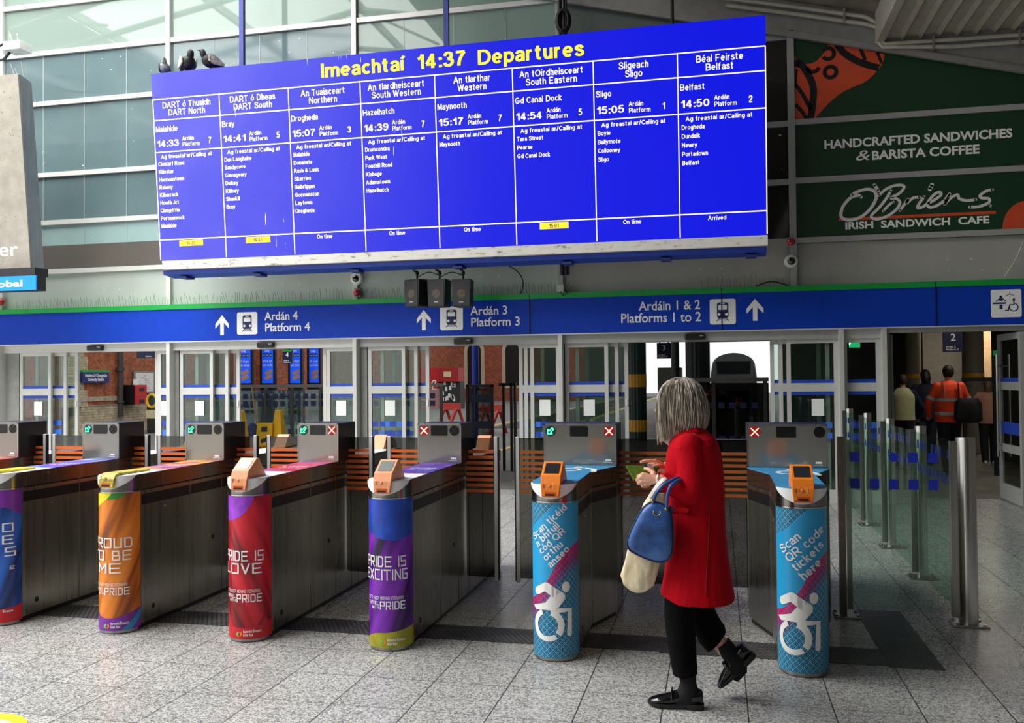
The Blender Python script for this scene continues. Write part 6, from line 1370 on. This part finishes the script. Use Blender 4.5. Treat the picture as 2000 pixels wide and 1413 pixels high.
    for s in (-1, 1):
        a = ank[s]; f = R @ V((0, 1, 0)); u = V((0, 0, 1)); r_ = R @ V((1, 0, 0)); rg = []
        for d, w, hh, z0 in ((-.07, .025, .06, 0), (-.055, .036, .075, 0), (0, .04, .085, 0), (.08, .045, .06, 0), (.15, .042, .045, 0), (.185, .02, .03, .01)):
            c = V((a.x, a.y, max(0, a.z - .09 * k))) + f * d * k; rg.append([c + r_ * (w * k * cos(2 * pi * j / 12)) + u * (k * (z0 + hh / 2 + hh / 2 * sin(2 * pi * j / 12))) for j in range(12)])
        m = MB(); m.loft(rg); m.build('shoe', shoe, t, smooth=True)
    m = MB(); c = q(0, .015, 1.655); m.sphere(c, (.088 * k, .102 * k, .112 * k), 20, 12)
    m.v = [p if (R.inverted() @ (p - c)).y < .05 * k or p.z > c.z + .055 * k else c + (p - c) * .86 for p in m.v]
    if hairlong: rcone(m, q(0, -.03, 1.6), q(0, -.03, 1.52), .085 * k, .075 * k)
    fuse(m, 'hair', hair, t, .011)
    return t, q
H_DK = pm('hair_dark', '#15110e', .6, var=.3, scale=60); H_BR = pm('hair_brown', '#3a2618', .6, var=.4, scale=60); H_GR = pm('hair_sandy', '#5a4630', .6, var=.4, scale=50)
C_DKT = pm('trousers_black', '#0e0e11', .85, var=.2, scale=30); C_JEAN = pm('jeans_dark', '#1c2536', .85, var=.3, scale=40); C_NAVY = pm('jacket_navy', '#10162c', .8, var=.2, scale=20)
C_ORG = pm('hiviz_orange', '#ff4a14', .6, var=.08, scale=15, bump=.4, bscale=14); C_VEST = pm('vest_cream', '#b9bd92', .8, var=.1, bump=.4, bscale=18); C_PINK = pm('jacket_dusty_pink', '#a87868', .8, var=.12, bump=.3, bscale=18)
S_BLK = pm('shoe_black', '#0d0d0e', .3); S_WHT = pm('shoe_white', '#d8d8d6', .5)
def stand(px, d): p = at(px, 800, 1.0); s = d / 1.0; return (p.x * s, p.y * s)
def spot(px, Y): return (at(px, 760, Y).x, Y)
tman, qm = figure(spot(1853, 15.6), .08, 1.74, 'person in an orange high-visibility jacket and black trousers walking away', M_SKIN, H_DK, False, C_ORG, C_DKT, S_BLK, .16, arms=(.07, .05), hiviz=True)
figure(spot(1763, 16.4), -.1, 1.60, 'person with curly brown hair in a cream quilted vest walking away', M_SKIN, H_BR, False, C_NAVY, C_DKT, S_BLK, -.12, vest=C_VEST)
figure(spot(1808, 17.2), .0, 1.68, 'person in a dark navy coat and jeans left of the orange jacket', M_SKIN, H_DK, True, C_NAVY, C_JEAN, S_BLK, .1)
figure(spot(1930, 17.4), -.15, 1.50, 'person in a dusty pink jacket and dark trousers with white shoes', M_SKIN, H_GR, True, C_PINK, C_DKT, S_WHT, .2)
c = qm(.19, -.29, 1.05); t = thing('shoulder_bag', 'large black shoulder bag hanging at the side of the orange jacket', 'bag', (c.x, c.y, c.z - .2))
m = MB(); m.loft([[(c.x + w * cos(2 * pi * j / 20), c.y + d * sin(2 * pi * j / 20), c.z + z) for j in range(20)] for z, w, d in ((-.2, .16, .1), (-.16, .21, .13), (.1, .2, .12), (.18, .14, .08))]); m.build('bag_body', pm('bag_black', '#0b0c0f', .6, bump=.3), t, smooth=True)

# ------------------------------------------------------------------ the woman in red
YC = 4.53
def P(px, py, Y=YC): return at(px, py, Y)
lady = thing('person', 'person with a silver-grey bob in a red coat and black trousers holding a green wallet', 'person', (-.22, 4.5, 0))
def ringp(py, xl, xr, ry, Y=YC, n=28, ex=2.4, tilt=0):
    a, b = P(xl, py, Y), P(xr, py, Y); c = (a + b) / 2; rx = (b - a).length / 2; out = []
    for j in range(n):
        th = 2 * pi * j / n; cx, sy = cos(th), sin(th); e = 2 / ex
        out.append(c + V((rx * math.copysign(abs(cx) ** e, cx), ry * math.copysign(abs(sy) ** e, sy), tilt * cx * rx)))
    return out
NY, FY = YC - .085, YC + .09
b = MB()
rcone(b, P(1350, 1085, NY), P(1327, 1205, NY), .075, .052); rcone(b, P(1327, 1205, NY), P(1346, 1348, NY), .05, .036); rcone(b, P(1346, 1352, NY), P(1318, 1371, NY), .034, .018)
rcone(b, P(1362, 1090, FY), P(1366, 1205, FY), .075, .052); rcone(b, P(1366, 1205, FY), P(1428, 1285, FY), .05, .036); rcone(b, P(1434, 1288, FY), P(1432, 1312, FY), .032, .020)
rcone(b, P(1358, 1085), P(1355, 930), .115, .12); rcone(b, P(1352, 930), P(1350, 880), .12, .11); rcone(b, P(1348, 868, YC - .13), P(1346, 868, YC + .13), .055, .055)
rcone(b, P(1346, 862), P(1334, 828), .055, .05); b.sphere(P(1328, 790), (.095, .076, .112), 24, 16); rcone(b, P(1300, 815), P(1312, 828), .03, .04); rcone(b, P(1291, 795), P(1284, 802), .010, .014)
LE, LW = P(1350, 962, YC - .20), P(1289, 938, YC - .19); RE, RW = P(1330, 955, YC + .19), P(1300, 913, YC + .06)
rcone(b, P(1346, 870, YC - .165), LE, .048, .04); rcone(b, LE, LW, .04, .027); rcone(b, P(1342, 870, YC + .165), RE, .048, .04); rcone(b, RE, RW, .04, .027)
def hand(m, wrist, knuck, curl, thumb, k=1.0):
    """palm plus five separate bent fingers; knuck and curl are per-finger joints"""
    kc = sum(knuck, V((0, 0, 0))) / 4
    for kn in knuck: rcone(m, wrist + (kc - wrist) * .15, kn, .020 * k, .0115 * k, 12)
    for kn, js in zip(knuck, curl):
        a = kn; r = .0098 * k
        for j_ in js: rcone(m, a, j_, r, r * .92, 12); a = j_; r *= .92
    a = wrist + (kc - wrist) * .3
    for j_, r in zip(thumb, (.0125, .0112, .0092)): rcone(m, a, j_, r * 1.05 * k, r * k, 12); a = j_
yl = YC - .19
lk = [P(1256, 927, yl - .005), P(1251, 933, yl - .003), P(1254, 940, yl), P(1261, 946, yl + .004)]
hand(b, LW, lk, [[P(1246, 931, yl + .035), P(1250, 929, yl + .07), P(1259, 926, yl + .075)], [P(1244, 938, yl + .032), P(1249, 939, yl + .066), P(1259, 936, yl + .073)], [P(1247, 945, yl + .03), P(1253, 946, yl + .06), P(1262, 943, yl + .068)], [P(1255, 950, yl + .028), P(1261, 951, yl + .054), P(1268, 948, yl + .06)]],
     [P(1277, 925, yl + .012), P(1268, 918, yl + .03), P(1260, 916, yl + .045)])
yr = YC + .02
rk = [P(1279, 901, yr - .01), P(1277, 907, yr + .01), P(1279, 914, yr + .025), P(1283, 920, yr + .035)]
hand(b, RW, rk, [[P(1268, 900.5, yr - .03), P(1259, 901, yr - .04), P(1252, 903, yr - .045)], [P(1268, 908, yr - .0), P(1263, 912, yr - .02), P(1262, 917, yr - .03)], [P(1270, 916, yr + .015), P(1267, 921, yr + .0), P(1268, 926, yr - .008)], [P(1275, 924, yr + .03), P(1272, 928, yr + .015), P(1274, 931, yr + .01)]],
     [P(1284, 911, yr - .05), P(1277, 912, yr - .07), P(1269, 914, yr - .078)])
fuse(b, 'body', M_SKIN2, lady, .0036, 2)
for s in (-1, 1):
    c = P(1291, 789, YC + s * .032) + V((.004, 0, 0)); ey = MB().sphere(c, .0115, 12, 8).build('eye', M_LET, lady, smooth=True); MB().sphere(c + V((-.008, 0, -.002)), .0055, 10, 6).build('iris', pm('iris_brown', '#3a2a1c', .3), ey, smooth=True)
m = MB(); m.tube([P(1292, 812, YC - .022), P(1287, 811.5, YC), P(1292, 812, YC + .022)], .0045, 8); m.build('lips', pm('lips', '#b0605a', .4), lady, smooth=True)
m = MB()
for s in (-1, 1): m.tube([P(1294, 780, YC + s * .052), P(1289, 778, YC + s * .036), P(1288, 780, YC + s * .016)], .003, 6)
m.build('eyebrow', pm('brow_grey', '#6b6258', .7), lady, smooth=True)
# coat
def coat_mat():
    t = NT('red_wool'); n = t.noise(140, 3); g = t.noise(5, 3)
    t.link(t.mix(.4, t.ramp(n, [(.3, lin('#98000f')), (.7, lin('#c0041a'))]), t.ramp(g, [(.3, lin('#a00012')), (.7, lin('#b80217'))])), t.b.inputs['Base Color']); t.set(Roughness=.85)
    t.b.inputs['Specular IOR Level'].default_value = .12; t.bump(t.math('ADD', t.math('MULTIPLY', n, .08), t.noise(7, 3, t.scaled(t.obj(), (1, 1, .55)))), .5, .03); return t.m
M_COAT = coat_mat()
CR = [(839, 1328, 1372, .055), (847, 1316, 1388, .095), (856, 1310, 1397, .155), (868, 1306, 1404, .185), (890, 1301, 1410, .185), (925, 1298, 1414, .175), (960, 1301, 1416, .165), (995, 1306, 1416, .165), (1040, 1308, 1418, .18), (1090, 1302, 1424, .20), (1130, 1296, 1430, .212), (1166, 1290, 1436, .222)]
m = MB(); rings = [ringp(py, xl, xr, ry) for py, xl, xr, ry in CR]
rings[-1] = [p + V((0, 0, -.008 * cos(2 * pi * j / 28) * 0 + (.018 if cos(2 * pi * j / 28) < -.6 else 0))) for j, p in enumerate(rings[-1])]
m.loft(rings)
def sleeve(sh_, el_, wr_, r0=.070):
    pts = crom([tuple(sh_), tuple((sh_ + el_) / 2 + V((.008, 0, 0))), tuple(el_), tuple((el_ + wr_) / 2), tuple(wr_)], 5); n = len(pts)
    rad = [r0 + (.055 - r0) * min(1, i / n * 1.6) - (.008 * max(0, i / n - .55) / .45) for i in range(n)]
    m.tube([V(p) for p in pts], rad, 20); m.sphere(sh_, r0, 18, 10); m.sphere(el_, .056, 16, 10)
sleeve(P(1345, 874, YC - .15), P(1348, 962, YC - .185), P(1291, 940, YC - .19)); sleeve(P(1342, 874, YC + .15), P(1330, 958, YC + .19), P(1306, 918, YC + .08))
# collar
cl = [P(1372, 846), P(1356, 843, YC - .075), P(1330, 850, YC - .085), P(1312, 866, YC - .06)]
m.tube(cl, [.03, .028, .024, .014], 12); m.tube([P(1372, 846), P(1356, 843, YC + .075), P(1330, 850, YC + .085), P(1312, 866, YC + .06)], [.03, .028, .024, .014], 12)
fuse(m, 'coat', M_COAT, lady, .0055, 4)
def near_y(px, py):     # coat surface on the camera side
    for a, b in zip(CR, CR[1:]):
        if a[0] <= py <= b[0]:
            f = (py - a[0]) / (b[0] - a[0]); xl, xr, ry = [a[i] + (b[i] - a[i]) * f for i in (1, 2, 3)]
            u = (px - (xl + xr) / 2) / ((xr - xl) / 2); return YC - ry * max(0, 1 - abs(u) ** 2.4) ** (1 / 2.4)
    return YC - .2
m = MB(); f_ = [(1312, 990), (1347, 993), (1342, 1003), (1313, 1002)]
m.add([P(a, b_, near_y(a, b_) - .022) for a, b_ in f_] + [P(a, b_, near_y(a, b_) + .002) for a, b_ in f_], [(0, 1, 2, 3), (7, 6, 5, 4), (0, 4, 5, 1), (1, 5, 6, 2), (2, 6, 7, 3), (3, 7, 4, 0)]); m.build('pocket_flap', M_COAT, lady, bevel=.003)
m = MB(); m.tube([P(x, y, near_y(x, y) + .0005) for x, y in ((1384, 900), (1386, 960), (1385, 1030), (1381, 1100), (1378, 1164))], .0028, 6); m.build('coat_seam', pm('seam_red', '#8a0012', .9), lady, smooth=True)
m = MB(); m.loft([[P(1303 + dx, 846 + dy, YC + yy) for dx, dy in ((-13, 2), (-5, 18), (8, 30), (12, 12), (4, -4))] for yy in (-.05, -.02, .02, .05)]); fuse(m, 'scarf', pm('scarf_white', '#e8e4de', .8, var=.1, scale=30), lady, .005)
# trousers
def leg(m, rr):
    m.loft([[c + V((rx * cos(2 * pi * j / 22), ry * sin(2 * pi * j / 22), ty * cos(2 * pi * j / 22))) for j in range(22)] for c, rx, ry, ty in rr])
def lr(py, xl, xr, ry, Y, dy=0): a, b = P(xl, py - dy, Y), P(xr, py + dy, Y); return ((a + b) / 2, abs(b.x - a.x) / 2, ry, (b.z - a.z) / 2)
M_TR = pm('trouser_black', '#09090b', .9, var=.25, spec=.1, scale=50, bump=.2, bscale=30)
m = MB(); leg(m, [lr(1090, 1318, 1395, .09, NY + .03), lr(1160, 1298, 1362, .092, NY), lr(1200, 1297, 1359, .088, NY), lr(1250, 1302, 1359, .082, NY), lr(1290, 1309, 1361, .08, NY), lr(1317, 1314, 1363, .078, NY)])
leg(m, [lr(1090, 1325, 1400, .09, FY - .03), lr(1160, 1334, 1392, .095, FY), lr(1195, 1338, 1398, .088, FY)] + [lr(*q) for q in ((1218, 1348, 1408, .08, FY, -6), (1240, 1366, 1416, .078, FY, -16), (1255, 1382, 1418, .075, FY, -19))])
fuse(m, 'trousers', M_TR, lady, .006, 3)
m = MB(); leg(m, [lr(1305, 1325, 1360, .05, NY), lr(1335, 1328, 1360, .042, NY), lr(1352, 1321, 1366, .042, NY), lr(1362, 1308, 1368, .040, NY), lr(1374, 1300, 1370, .036, NY)]); m.build('sock', pm('sock_black', '#0a0a0b', .9, bump=.4, bscale=120), lady, smooth=True)
m = MB(); m.tube([P(1410, 1257, FY), P(1424, 1275, FY), P(1441, 1292, FY), P(1440, 1306, FY), P(1430, 1323, FY)], [.044, .045, .05, .05, .036], 18); m.build('sock', pm('sock_black', '#0a0a0b', .9, bump=.4, bscale=120), lady, smooth=True)
def shoe(heel, toe, up, wdir):
    f = toe - heel; L_ = f.length; f.normalize(); up = (up - f * up.dot(f)).normalized(); w = f.cross(up)
    m = MB(); rg = []
    for s, hw, h0, h1 in ((.0, .018, .03, .075), (.03, .031, .026, .092), (.12, .036, .022, .095), (.3, .036, .018, .085), (.48, .037, .014, .082), (.62, .043, .012, .066), (.78, .045, .011, .054), (.92, .036, .012, .042), (.985, .018, .016, .033), (1.0, .006, .019, .028)):
        rg.append([heel + f * (s * L_) + w * (hw * math.copysign(abs(cos(2 * pi * j / 20)) ** .85, cos(2 * pi * j / 20))) + up * ((h0 + h1) / 2 + (h1 - h0) / 2 * sin(2 * pi * j / 20)) for j in range(20)])
    m.loft(rg); r = lady
    m.build('loafer', pm('loafer_black', '#08080a', .13, var=.1, coat=.4), r, smooth=60)
    m = MB(); out = []
    for s, hw in ((-.01, .012), (.03, .034), (.12, .039), (.3, .037), (.48, .039), (.62, .046), (.78, .048), (.92, .038), (.985, .02), (1.01, .006)): out.append((s, hw))
    pl_ = [(s, h) for s, h in out] + [(s, -h) for s, h in reversed(out)]; rise = lambda s: .004 + max(0, s - .6) * .02
    m.add([heel + f * (s * L_) + w * h + up * (z + rise(s) + (.008 if s < .36 else 0)) for z in (0, .014) for s, h in pl_], [tuple(range(len(pl_)))[::-1], tuple(range(len(pl_), 2 * len(pl_)))] + [(i, (i + 1) % len(pl_), len(pl_) + (i + 1) % len(pl_), len(pl_) + i) for i in range(len(pl_))])
    hp = [(s, h) for s, h in out if s < .15] + [(.29, .036)]; hp = hp + [(s, -h) for s, h in reversed(hp)]
    k = len(hp); m.add([heel + f * (s * L_) + w * h * .97 + up * z for z in (0, .02) for s, h in hp], [tuple(range(k))[::-1], tuple(range(k, 2 * k))] + [(i, (i + 1) % k, k + (i + 1) % k, k + i) for i in range(k)])
    m.build('shoe_sole', pm('sole_black', '#101011', .6), r)
    m = MB(); m.tube([heel + f * (.56 * L_) + w * (.043 * cos(a)) + up * (.04 + .043 * max(0, sin(a)) + .002) for a in [pi * k / 12 for k in range(13)]], .010, 8, True, .5); m.build('loafer_strap', pm('loafer_black', '#08080a', .13, var=.1, coat=.4), r, smooth=True)
h0 = P(1374, 1384, NY); h0.z = .0; t0 = P(1266, 1378, NY); t0.z = .0
shoe(h0, t0, V((0, 0, 1)), None)
shoe(P(1476, 1281, FY), P(1409, 1348, FY), P(1420, 1275, FY) - P(1446, 1318, FY), None)
# hair: a soft shell with many fine locks over it
HR = [(738, 1319, 1341, .018), (741, 1307, 1352, .040), (747, 1298, 1360, .058), (756, 1290, 1367, .074), (770, 1283, 1374, .088), (786, 1279, 1379, .096), (803, 1278, 1381, .100), (820, 1279, 1381, .100), (836, 1281, 1377, .097), (850, 1281, 1371, .092), (862, 1282, 1364, .088), (872, 1283, 1358, .085)]
def hairpt(th, py, grow=0.0):
    for a, b_ in zip(HR, HR[1:]):
        if py <= b_[0] or b_ is HR[-1]:
            f = max(0, min(1, (py - a[0]) / (b_[0] - a[0]))); xl, xr, ry = [a[i] + (b_[i] - a[i]) * f for i in (1, 2, 3)]; break
    p, q_ = P(xl, py), P(xr, py); c = (p + q_) / 2; rx = (q_ - p).length / 2
    return c + V(((rx + grow) * cos(th), (ry + grow) * sin(th), 0))
def hairend(th): return 838 + 28 * (0.5 - .5 * cos(th)) ** 1.2      # back (th=0) shorter, front longer
def hair_mat():
    t = NT('silver_hair'); n = t.noise(1.0, 3, t.scaled(t.obj(), (120, 120, 5))); g = t.noise(1.0, 2, t.scaled(t.obj(), (26, 26, 3)))
    t.link(t.mix(.5, t.ramp(n, [(.3, lin('#3c362f')), (.5, lin('#938a7e')), (.68, lin('#eee6d8'))]), t.ramp(g, [(.35, lin('#5a544c')), (.5, lin('#a69d8f')), (.65, lin('#d9cfbd'))])), t.b.inputs['Base Color']); t.set(Roughness=.42); t.b.inputs['Specular IOR Level'].default_value = .4; return t.m
M_HAIR = hair_mat()
m = MB(); n = 40; rows = 14; grid = []
for i in range(rows):
    row = []
    for j in range(n):
        th = 2 * pi * j / n; py = 738.5 + (hairend(th) - 738.5) * (i / (rows - 1)) ** 1.15; row.append(hairpt(th, py, -.006))
    grid.append(row)
k0 = len(m.v); m.v += [p for r_ in grid for p in r_]
front = lambda j: abs((2 * pi * j / n) - pi) < radians(33)
for i in range(rows - 1):
    for j in range(n):
        if i > 4 and front(j + .5): continue
        m.f.append((i * n + j, i * n + (j + 1) % n, (i + 1) * n + (j + 1) % n, (i + 1) * n + j))
m.f.append(tuple(range(n)))
hs = m.build('hair', M_HAIR, lady, smooth=True, solid=.008)
m = MB(); r = random.Random(11)
for k in range(520):
    th = r.uniform(0, 2 * pi)
    if abs(th - pi) < radians(30): continue
    top = 739 + 14 * r.random() ** 2; end = hairend(th) + r.uniform(-12, 6); sw = r.uniform(-.10, .10); g0 = r.uniform(-.003, .006); pts = []
    for i in range(9):
        f = i / 8; py = top + (end - top) * f; pts.append(hairpt(th + sw * f + .05 * sin(f * 5 + k), py, g0 + .004 * sin(f * 6 + k * 1.3) + (.004 * r.random() * f)))
    w_ = r.uniform(.0012, .0035); m.tube(pts, [w_ * .7] + [w_] * 6 + [w_ * .8, w_ * .2], 5, True, .6)
m.build('hair_locks', M_HAIR, lady, smooth=True)
# ring and bracelet
m = MB(); c = (lk[3] + P(1255, 950, yl + .028)) / 2; m.tube([c + V((.0115 * cos(a) * .5, .0115 * cos(a) * .8, .0115 * sin(a))) for a in [2 * pi * k / 14 for k in range(15)]], .0018, 6); m.build('ring', pm('gold', '#d8b878', .2, 1.0), lady, smooth=True)
m = MB(); d = (LW - lk[1]).normalized(); u = d.orthogonal().normalized(); v_ = d.cross(u); c = LW - d * .012; m.tube([c + u * (.030 * cos(a)) + v_ * (.030 * sin(a)) for a in [2 * pi * k / 24 for k in range(25)]], .003, 6); m.build('bracelet', pm('silver_chain', '#d8d8d8', .2, 1.0), lady, smooth=True)
# wallet
wt = thing('wallet', 'open green leather wallet with cards held in both hands', 'wallet', tuple(P(1262, 925, yl)))
def slab(pts, d, nm, mat, par, th=.006):
    a = [V(p) for p in pts]; nn = (a[1] - a[0]).cross(a[-1] - a[0]).normalized() * th; m = MB(); k = len(a); m.add([p - nn / 2 for p in a] + [p + nn / 2 for p in a], [tuple(range(k))[::-1], tuple(range(k, 2 * k))] + [(i, (i + 1) % k, k + (i + 1) % k, k + i) for i in range(k)]); return m.build(nm, mat, par, bevel=.0015)
M_WAL = pm('wallet_green', '#6f9a28', .5, var=.2, scale=60); M_WAL2 = pm('wallet_inner_green', '#3f8f2a', .45, var=.15, scale=60)
yw = yl + .02
slab([P(1222, 909, yw), P(1257, 910.5, yw + .03), P(1267, 926, yw + .035), P(1250, 938, yw + .02), P(1237, 939, yw + .005)], 0, 'wallet_flap', M_WAL, wt)
slab([P(1257, 910.5, yw + .03), P(1289, 912, yw + .065), P(1281, 926, yw + .06), P(1267, 926, yw + .035)], 0, 'wallet_flap', M_WAL2, wt)
for k, (a, hx) in enumerate(((0, '#2f8f5a'), (1, '#5a2c7c'), (2, '#e8e6ea'))):
    slab([P(1254 + 5 * k, 907 + k, yw + .022 + .004 * k), P(1264 + 5 * k, 906 + k, yw + .036 + .004 * k), P(1270 + 4 * k, 917 + k, yw + .036 + .004 * k), P(1260 + 4 * k, 919 + k, yw + .026 + .004 * k)], 0, 'bank_card', pm('card_%d' % k, hx, .35), wt, .0012)
# handbag
YB = YC - .245
hb = thing('handbag', 'blue leather handbag with two handles hanging from the red sleeve', 'handbag', tuple(P(1270, 1098, YB)))
out = [(1272, 981), (1288, 983), (1302, 990), (1311, 1003), (1314, 1030), (1314, 1062), (1311, 1084), (1303, 1095), (1290, 1099), (1268, 1094), (1245, 1084), (1230, 1075), (1225, 1064), (1227, 1052), (1236, 1030), (1246, 1010), (1256, 993)]
out = [(a, b_) for a, b_ in crom(out, 3, True)]; gx = sum(a for a, _ in out) / len(out); gy = sum(b_ for _, b_ in out) / len(out)
def leather(): 
    t = NT('blue_leather'); n = t.noise(9, 5); v_ = t.noise(90, 3); t.link(t.ramp(n, [(.3, lin('#1b3566')), (.5, lin('#2d5596')), (.7, lin('#4d7ab8'))]), t.b.inputs['Base Color']); t.set(Roughness=.38); t.bump(t.mix(.3, v_, n), .35, .006); return t.m
M_LEA = leather()
m = MB(); m.loft([[P(gx + (a - gx) * s, gy + (b_ - gy) * s, YB + dy) for a, b_ in out] for dy, s in ((-.062, .80), (-.052, .93), (-.03, 1.0), (.0, 1.02), (.035, 1.0), (.055, .92), (.064, .8))]); m.build('bag_body', M_LEA, hb, smooth=60, sub=1)
m = MB()
for dy in (-.034, .036): m.tube([P(gx + (a - gx) * 1.0, gy + (b_ - gy) * 1.0, YB + dy) for a, b_ in out + out[:1]], .0045, 8)
m.build('piping', pm('piping_navy', '#162a55', .4), hb, smooth=True)
m = MB()
m.tube([V(q) for q in crom([tuple(P(1275, 984, YB - .035)), tuple(P(1281, 966, YB - .035)), tuple(P(1296, 948, YB - .03)), tuple(P(1316, 937, YB - .01)), tuple(P(1324, 934, YB + .03)), tuple(P(1318, 940, YB + .075))], 5)], .0085, 10)
m.tube([V(q) for q in crom([tuple(P(1302, 994, YB - .045)), tuple(P(1303, 972, YB - .05)), tuple(P(1309, 952, YB - .045)), tuple(P(1321, 941, YB - .02)), tuple(P(1328, 938, YB + .025)), tuple(P(1322, 944, YB + .08))], 5)], .0085, 10)
m.build('bag_handle', pm('handle_blue', '#2a4f90', .35), hb, smooth=True)
m = MB()
for a, b_ in ((1274, 979), (1301, 995)): m.sphere(P(a, b_, YB - .05), (.008, .005, .008), 12, 8)
m.tube([P(1283 + 7 * cos(a), 1001 + 6.5 * sin(a), YB - .066) for a in [radians(d_) for d_ in range(-30, 215, 15)]][::-1], .0024, 8); m.build('metal_fitting', pm('gold', '#d8b878', .2, 1.0), hb, smooth=True)
slab([P(1306, 988, YB - .03), P(1314, 989, YB - .03), P(1315, 1003, YB - .028), P(1307, 1007, YB - .03)], 0, 'bag_tag', pm('piping_navy', '#162a55', .4), hb)
# cream tote behind the handbag
YT = YC - .14
tb = thing('tote_bag', 'cream canvas tote bag hanging behind the blue handbag', 'bag', tuple(P(1245, 1156, YT)))
m = MB(); r = random.Random(6)
TR = [(964, 1272, 1300, .018), (985, 1259, 1304, .03), (1015, 1248, 1302, .04), (1050, 1236, 1299, .045), (1080, 1226, 1294, .05), (1105, 1219, 1285, .05), (1125, 1215, 1279, .048), (1143, 1221, 1274, .04), (1154, 1232, 1262, .028), (1158, 1240, 1252, .01)]
for i, (py, xl, xr, ry) in enumerate(TR):
    rg = ringp(py, xl, xr, ry * .8, YT, 48, 2.2); c = sum(rg, V((0, 0, 0))) / 48
    m.v += []; TRr = [c + (p - c) * (1.04 + .16 * (abs(sin(2.5 * (2 * pi * j / 48) + i * .35)) - .6) + .10 * (abs(sin(4.5 * (2 * pi * j / 48) - i * .6)) - .6)) for j, p in enumerate(rg)]
    TR[i] = TRr
def canvas():
    t = NT('canvas_cream'); n = t.noise(9, 2, t.scaled(t.obj(), (1.5, 1.5, .7))); w_ = t.noise(180, 1); t.link(t.ramp(n, [(.3, lin('#cdbb94')), (.7, lin('#ece0c2'))]), t.b.inputs['Base Color']); t.set(Roughness=.9); t.bump(t.mix(.08, n, w_), .6, .03); return t.m
m.loft(TR); m.build('tote_body', canvas(), tb, smooth=60)
m = MB(); m.tube([V(q) for q in crom([tuple(P(1268, 972, YT - .02)), tuple(P(1277, 958, YT - .06)), tuple(P(1290, 942, YT - .1)), tuple(P(1300, 935, YT - .095)), tuple(P(1304, 936, YT - .04))], 5)], .011, 8, True, .3); m.build('tote_strap', pm('strap_white', '#f0ece4', .8), tb, smooth=True)

bpy.data.objects.remove(_tmpo)
for o in bpy.data.objects:      # plain labels for the parts of the setting that stand at top level
    if o.parent is None and o.get('kind') == 'structure' and 'label' not in o.keys(): o['label'] = 'part of the station hall: ' + o.name.split('.')[0].replace('_', ' ')
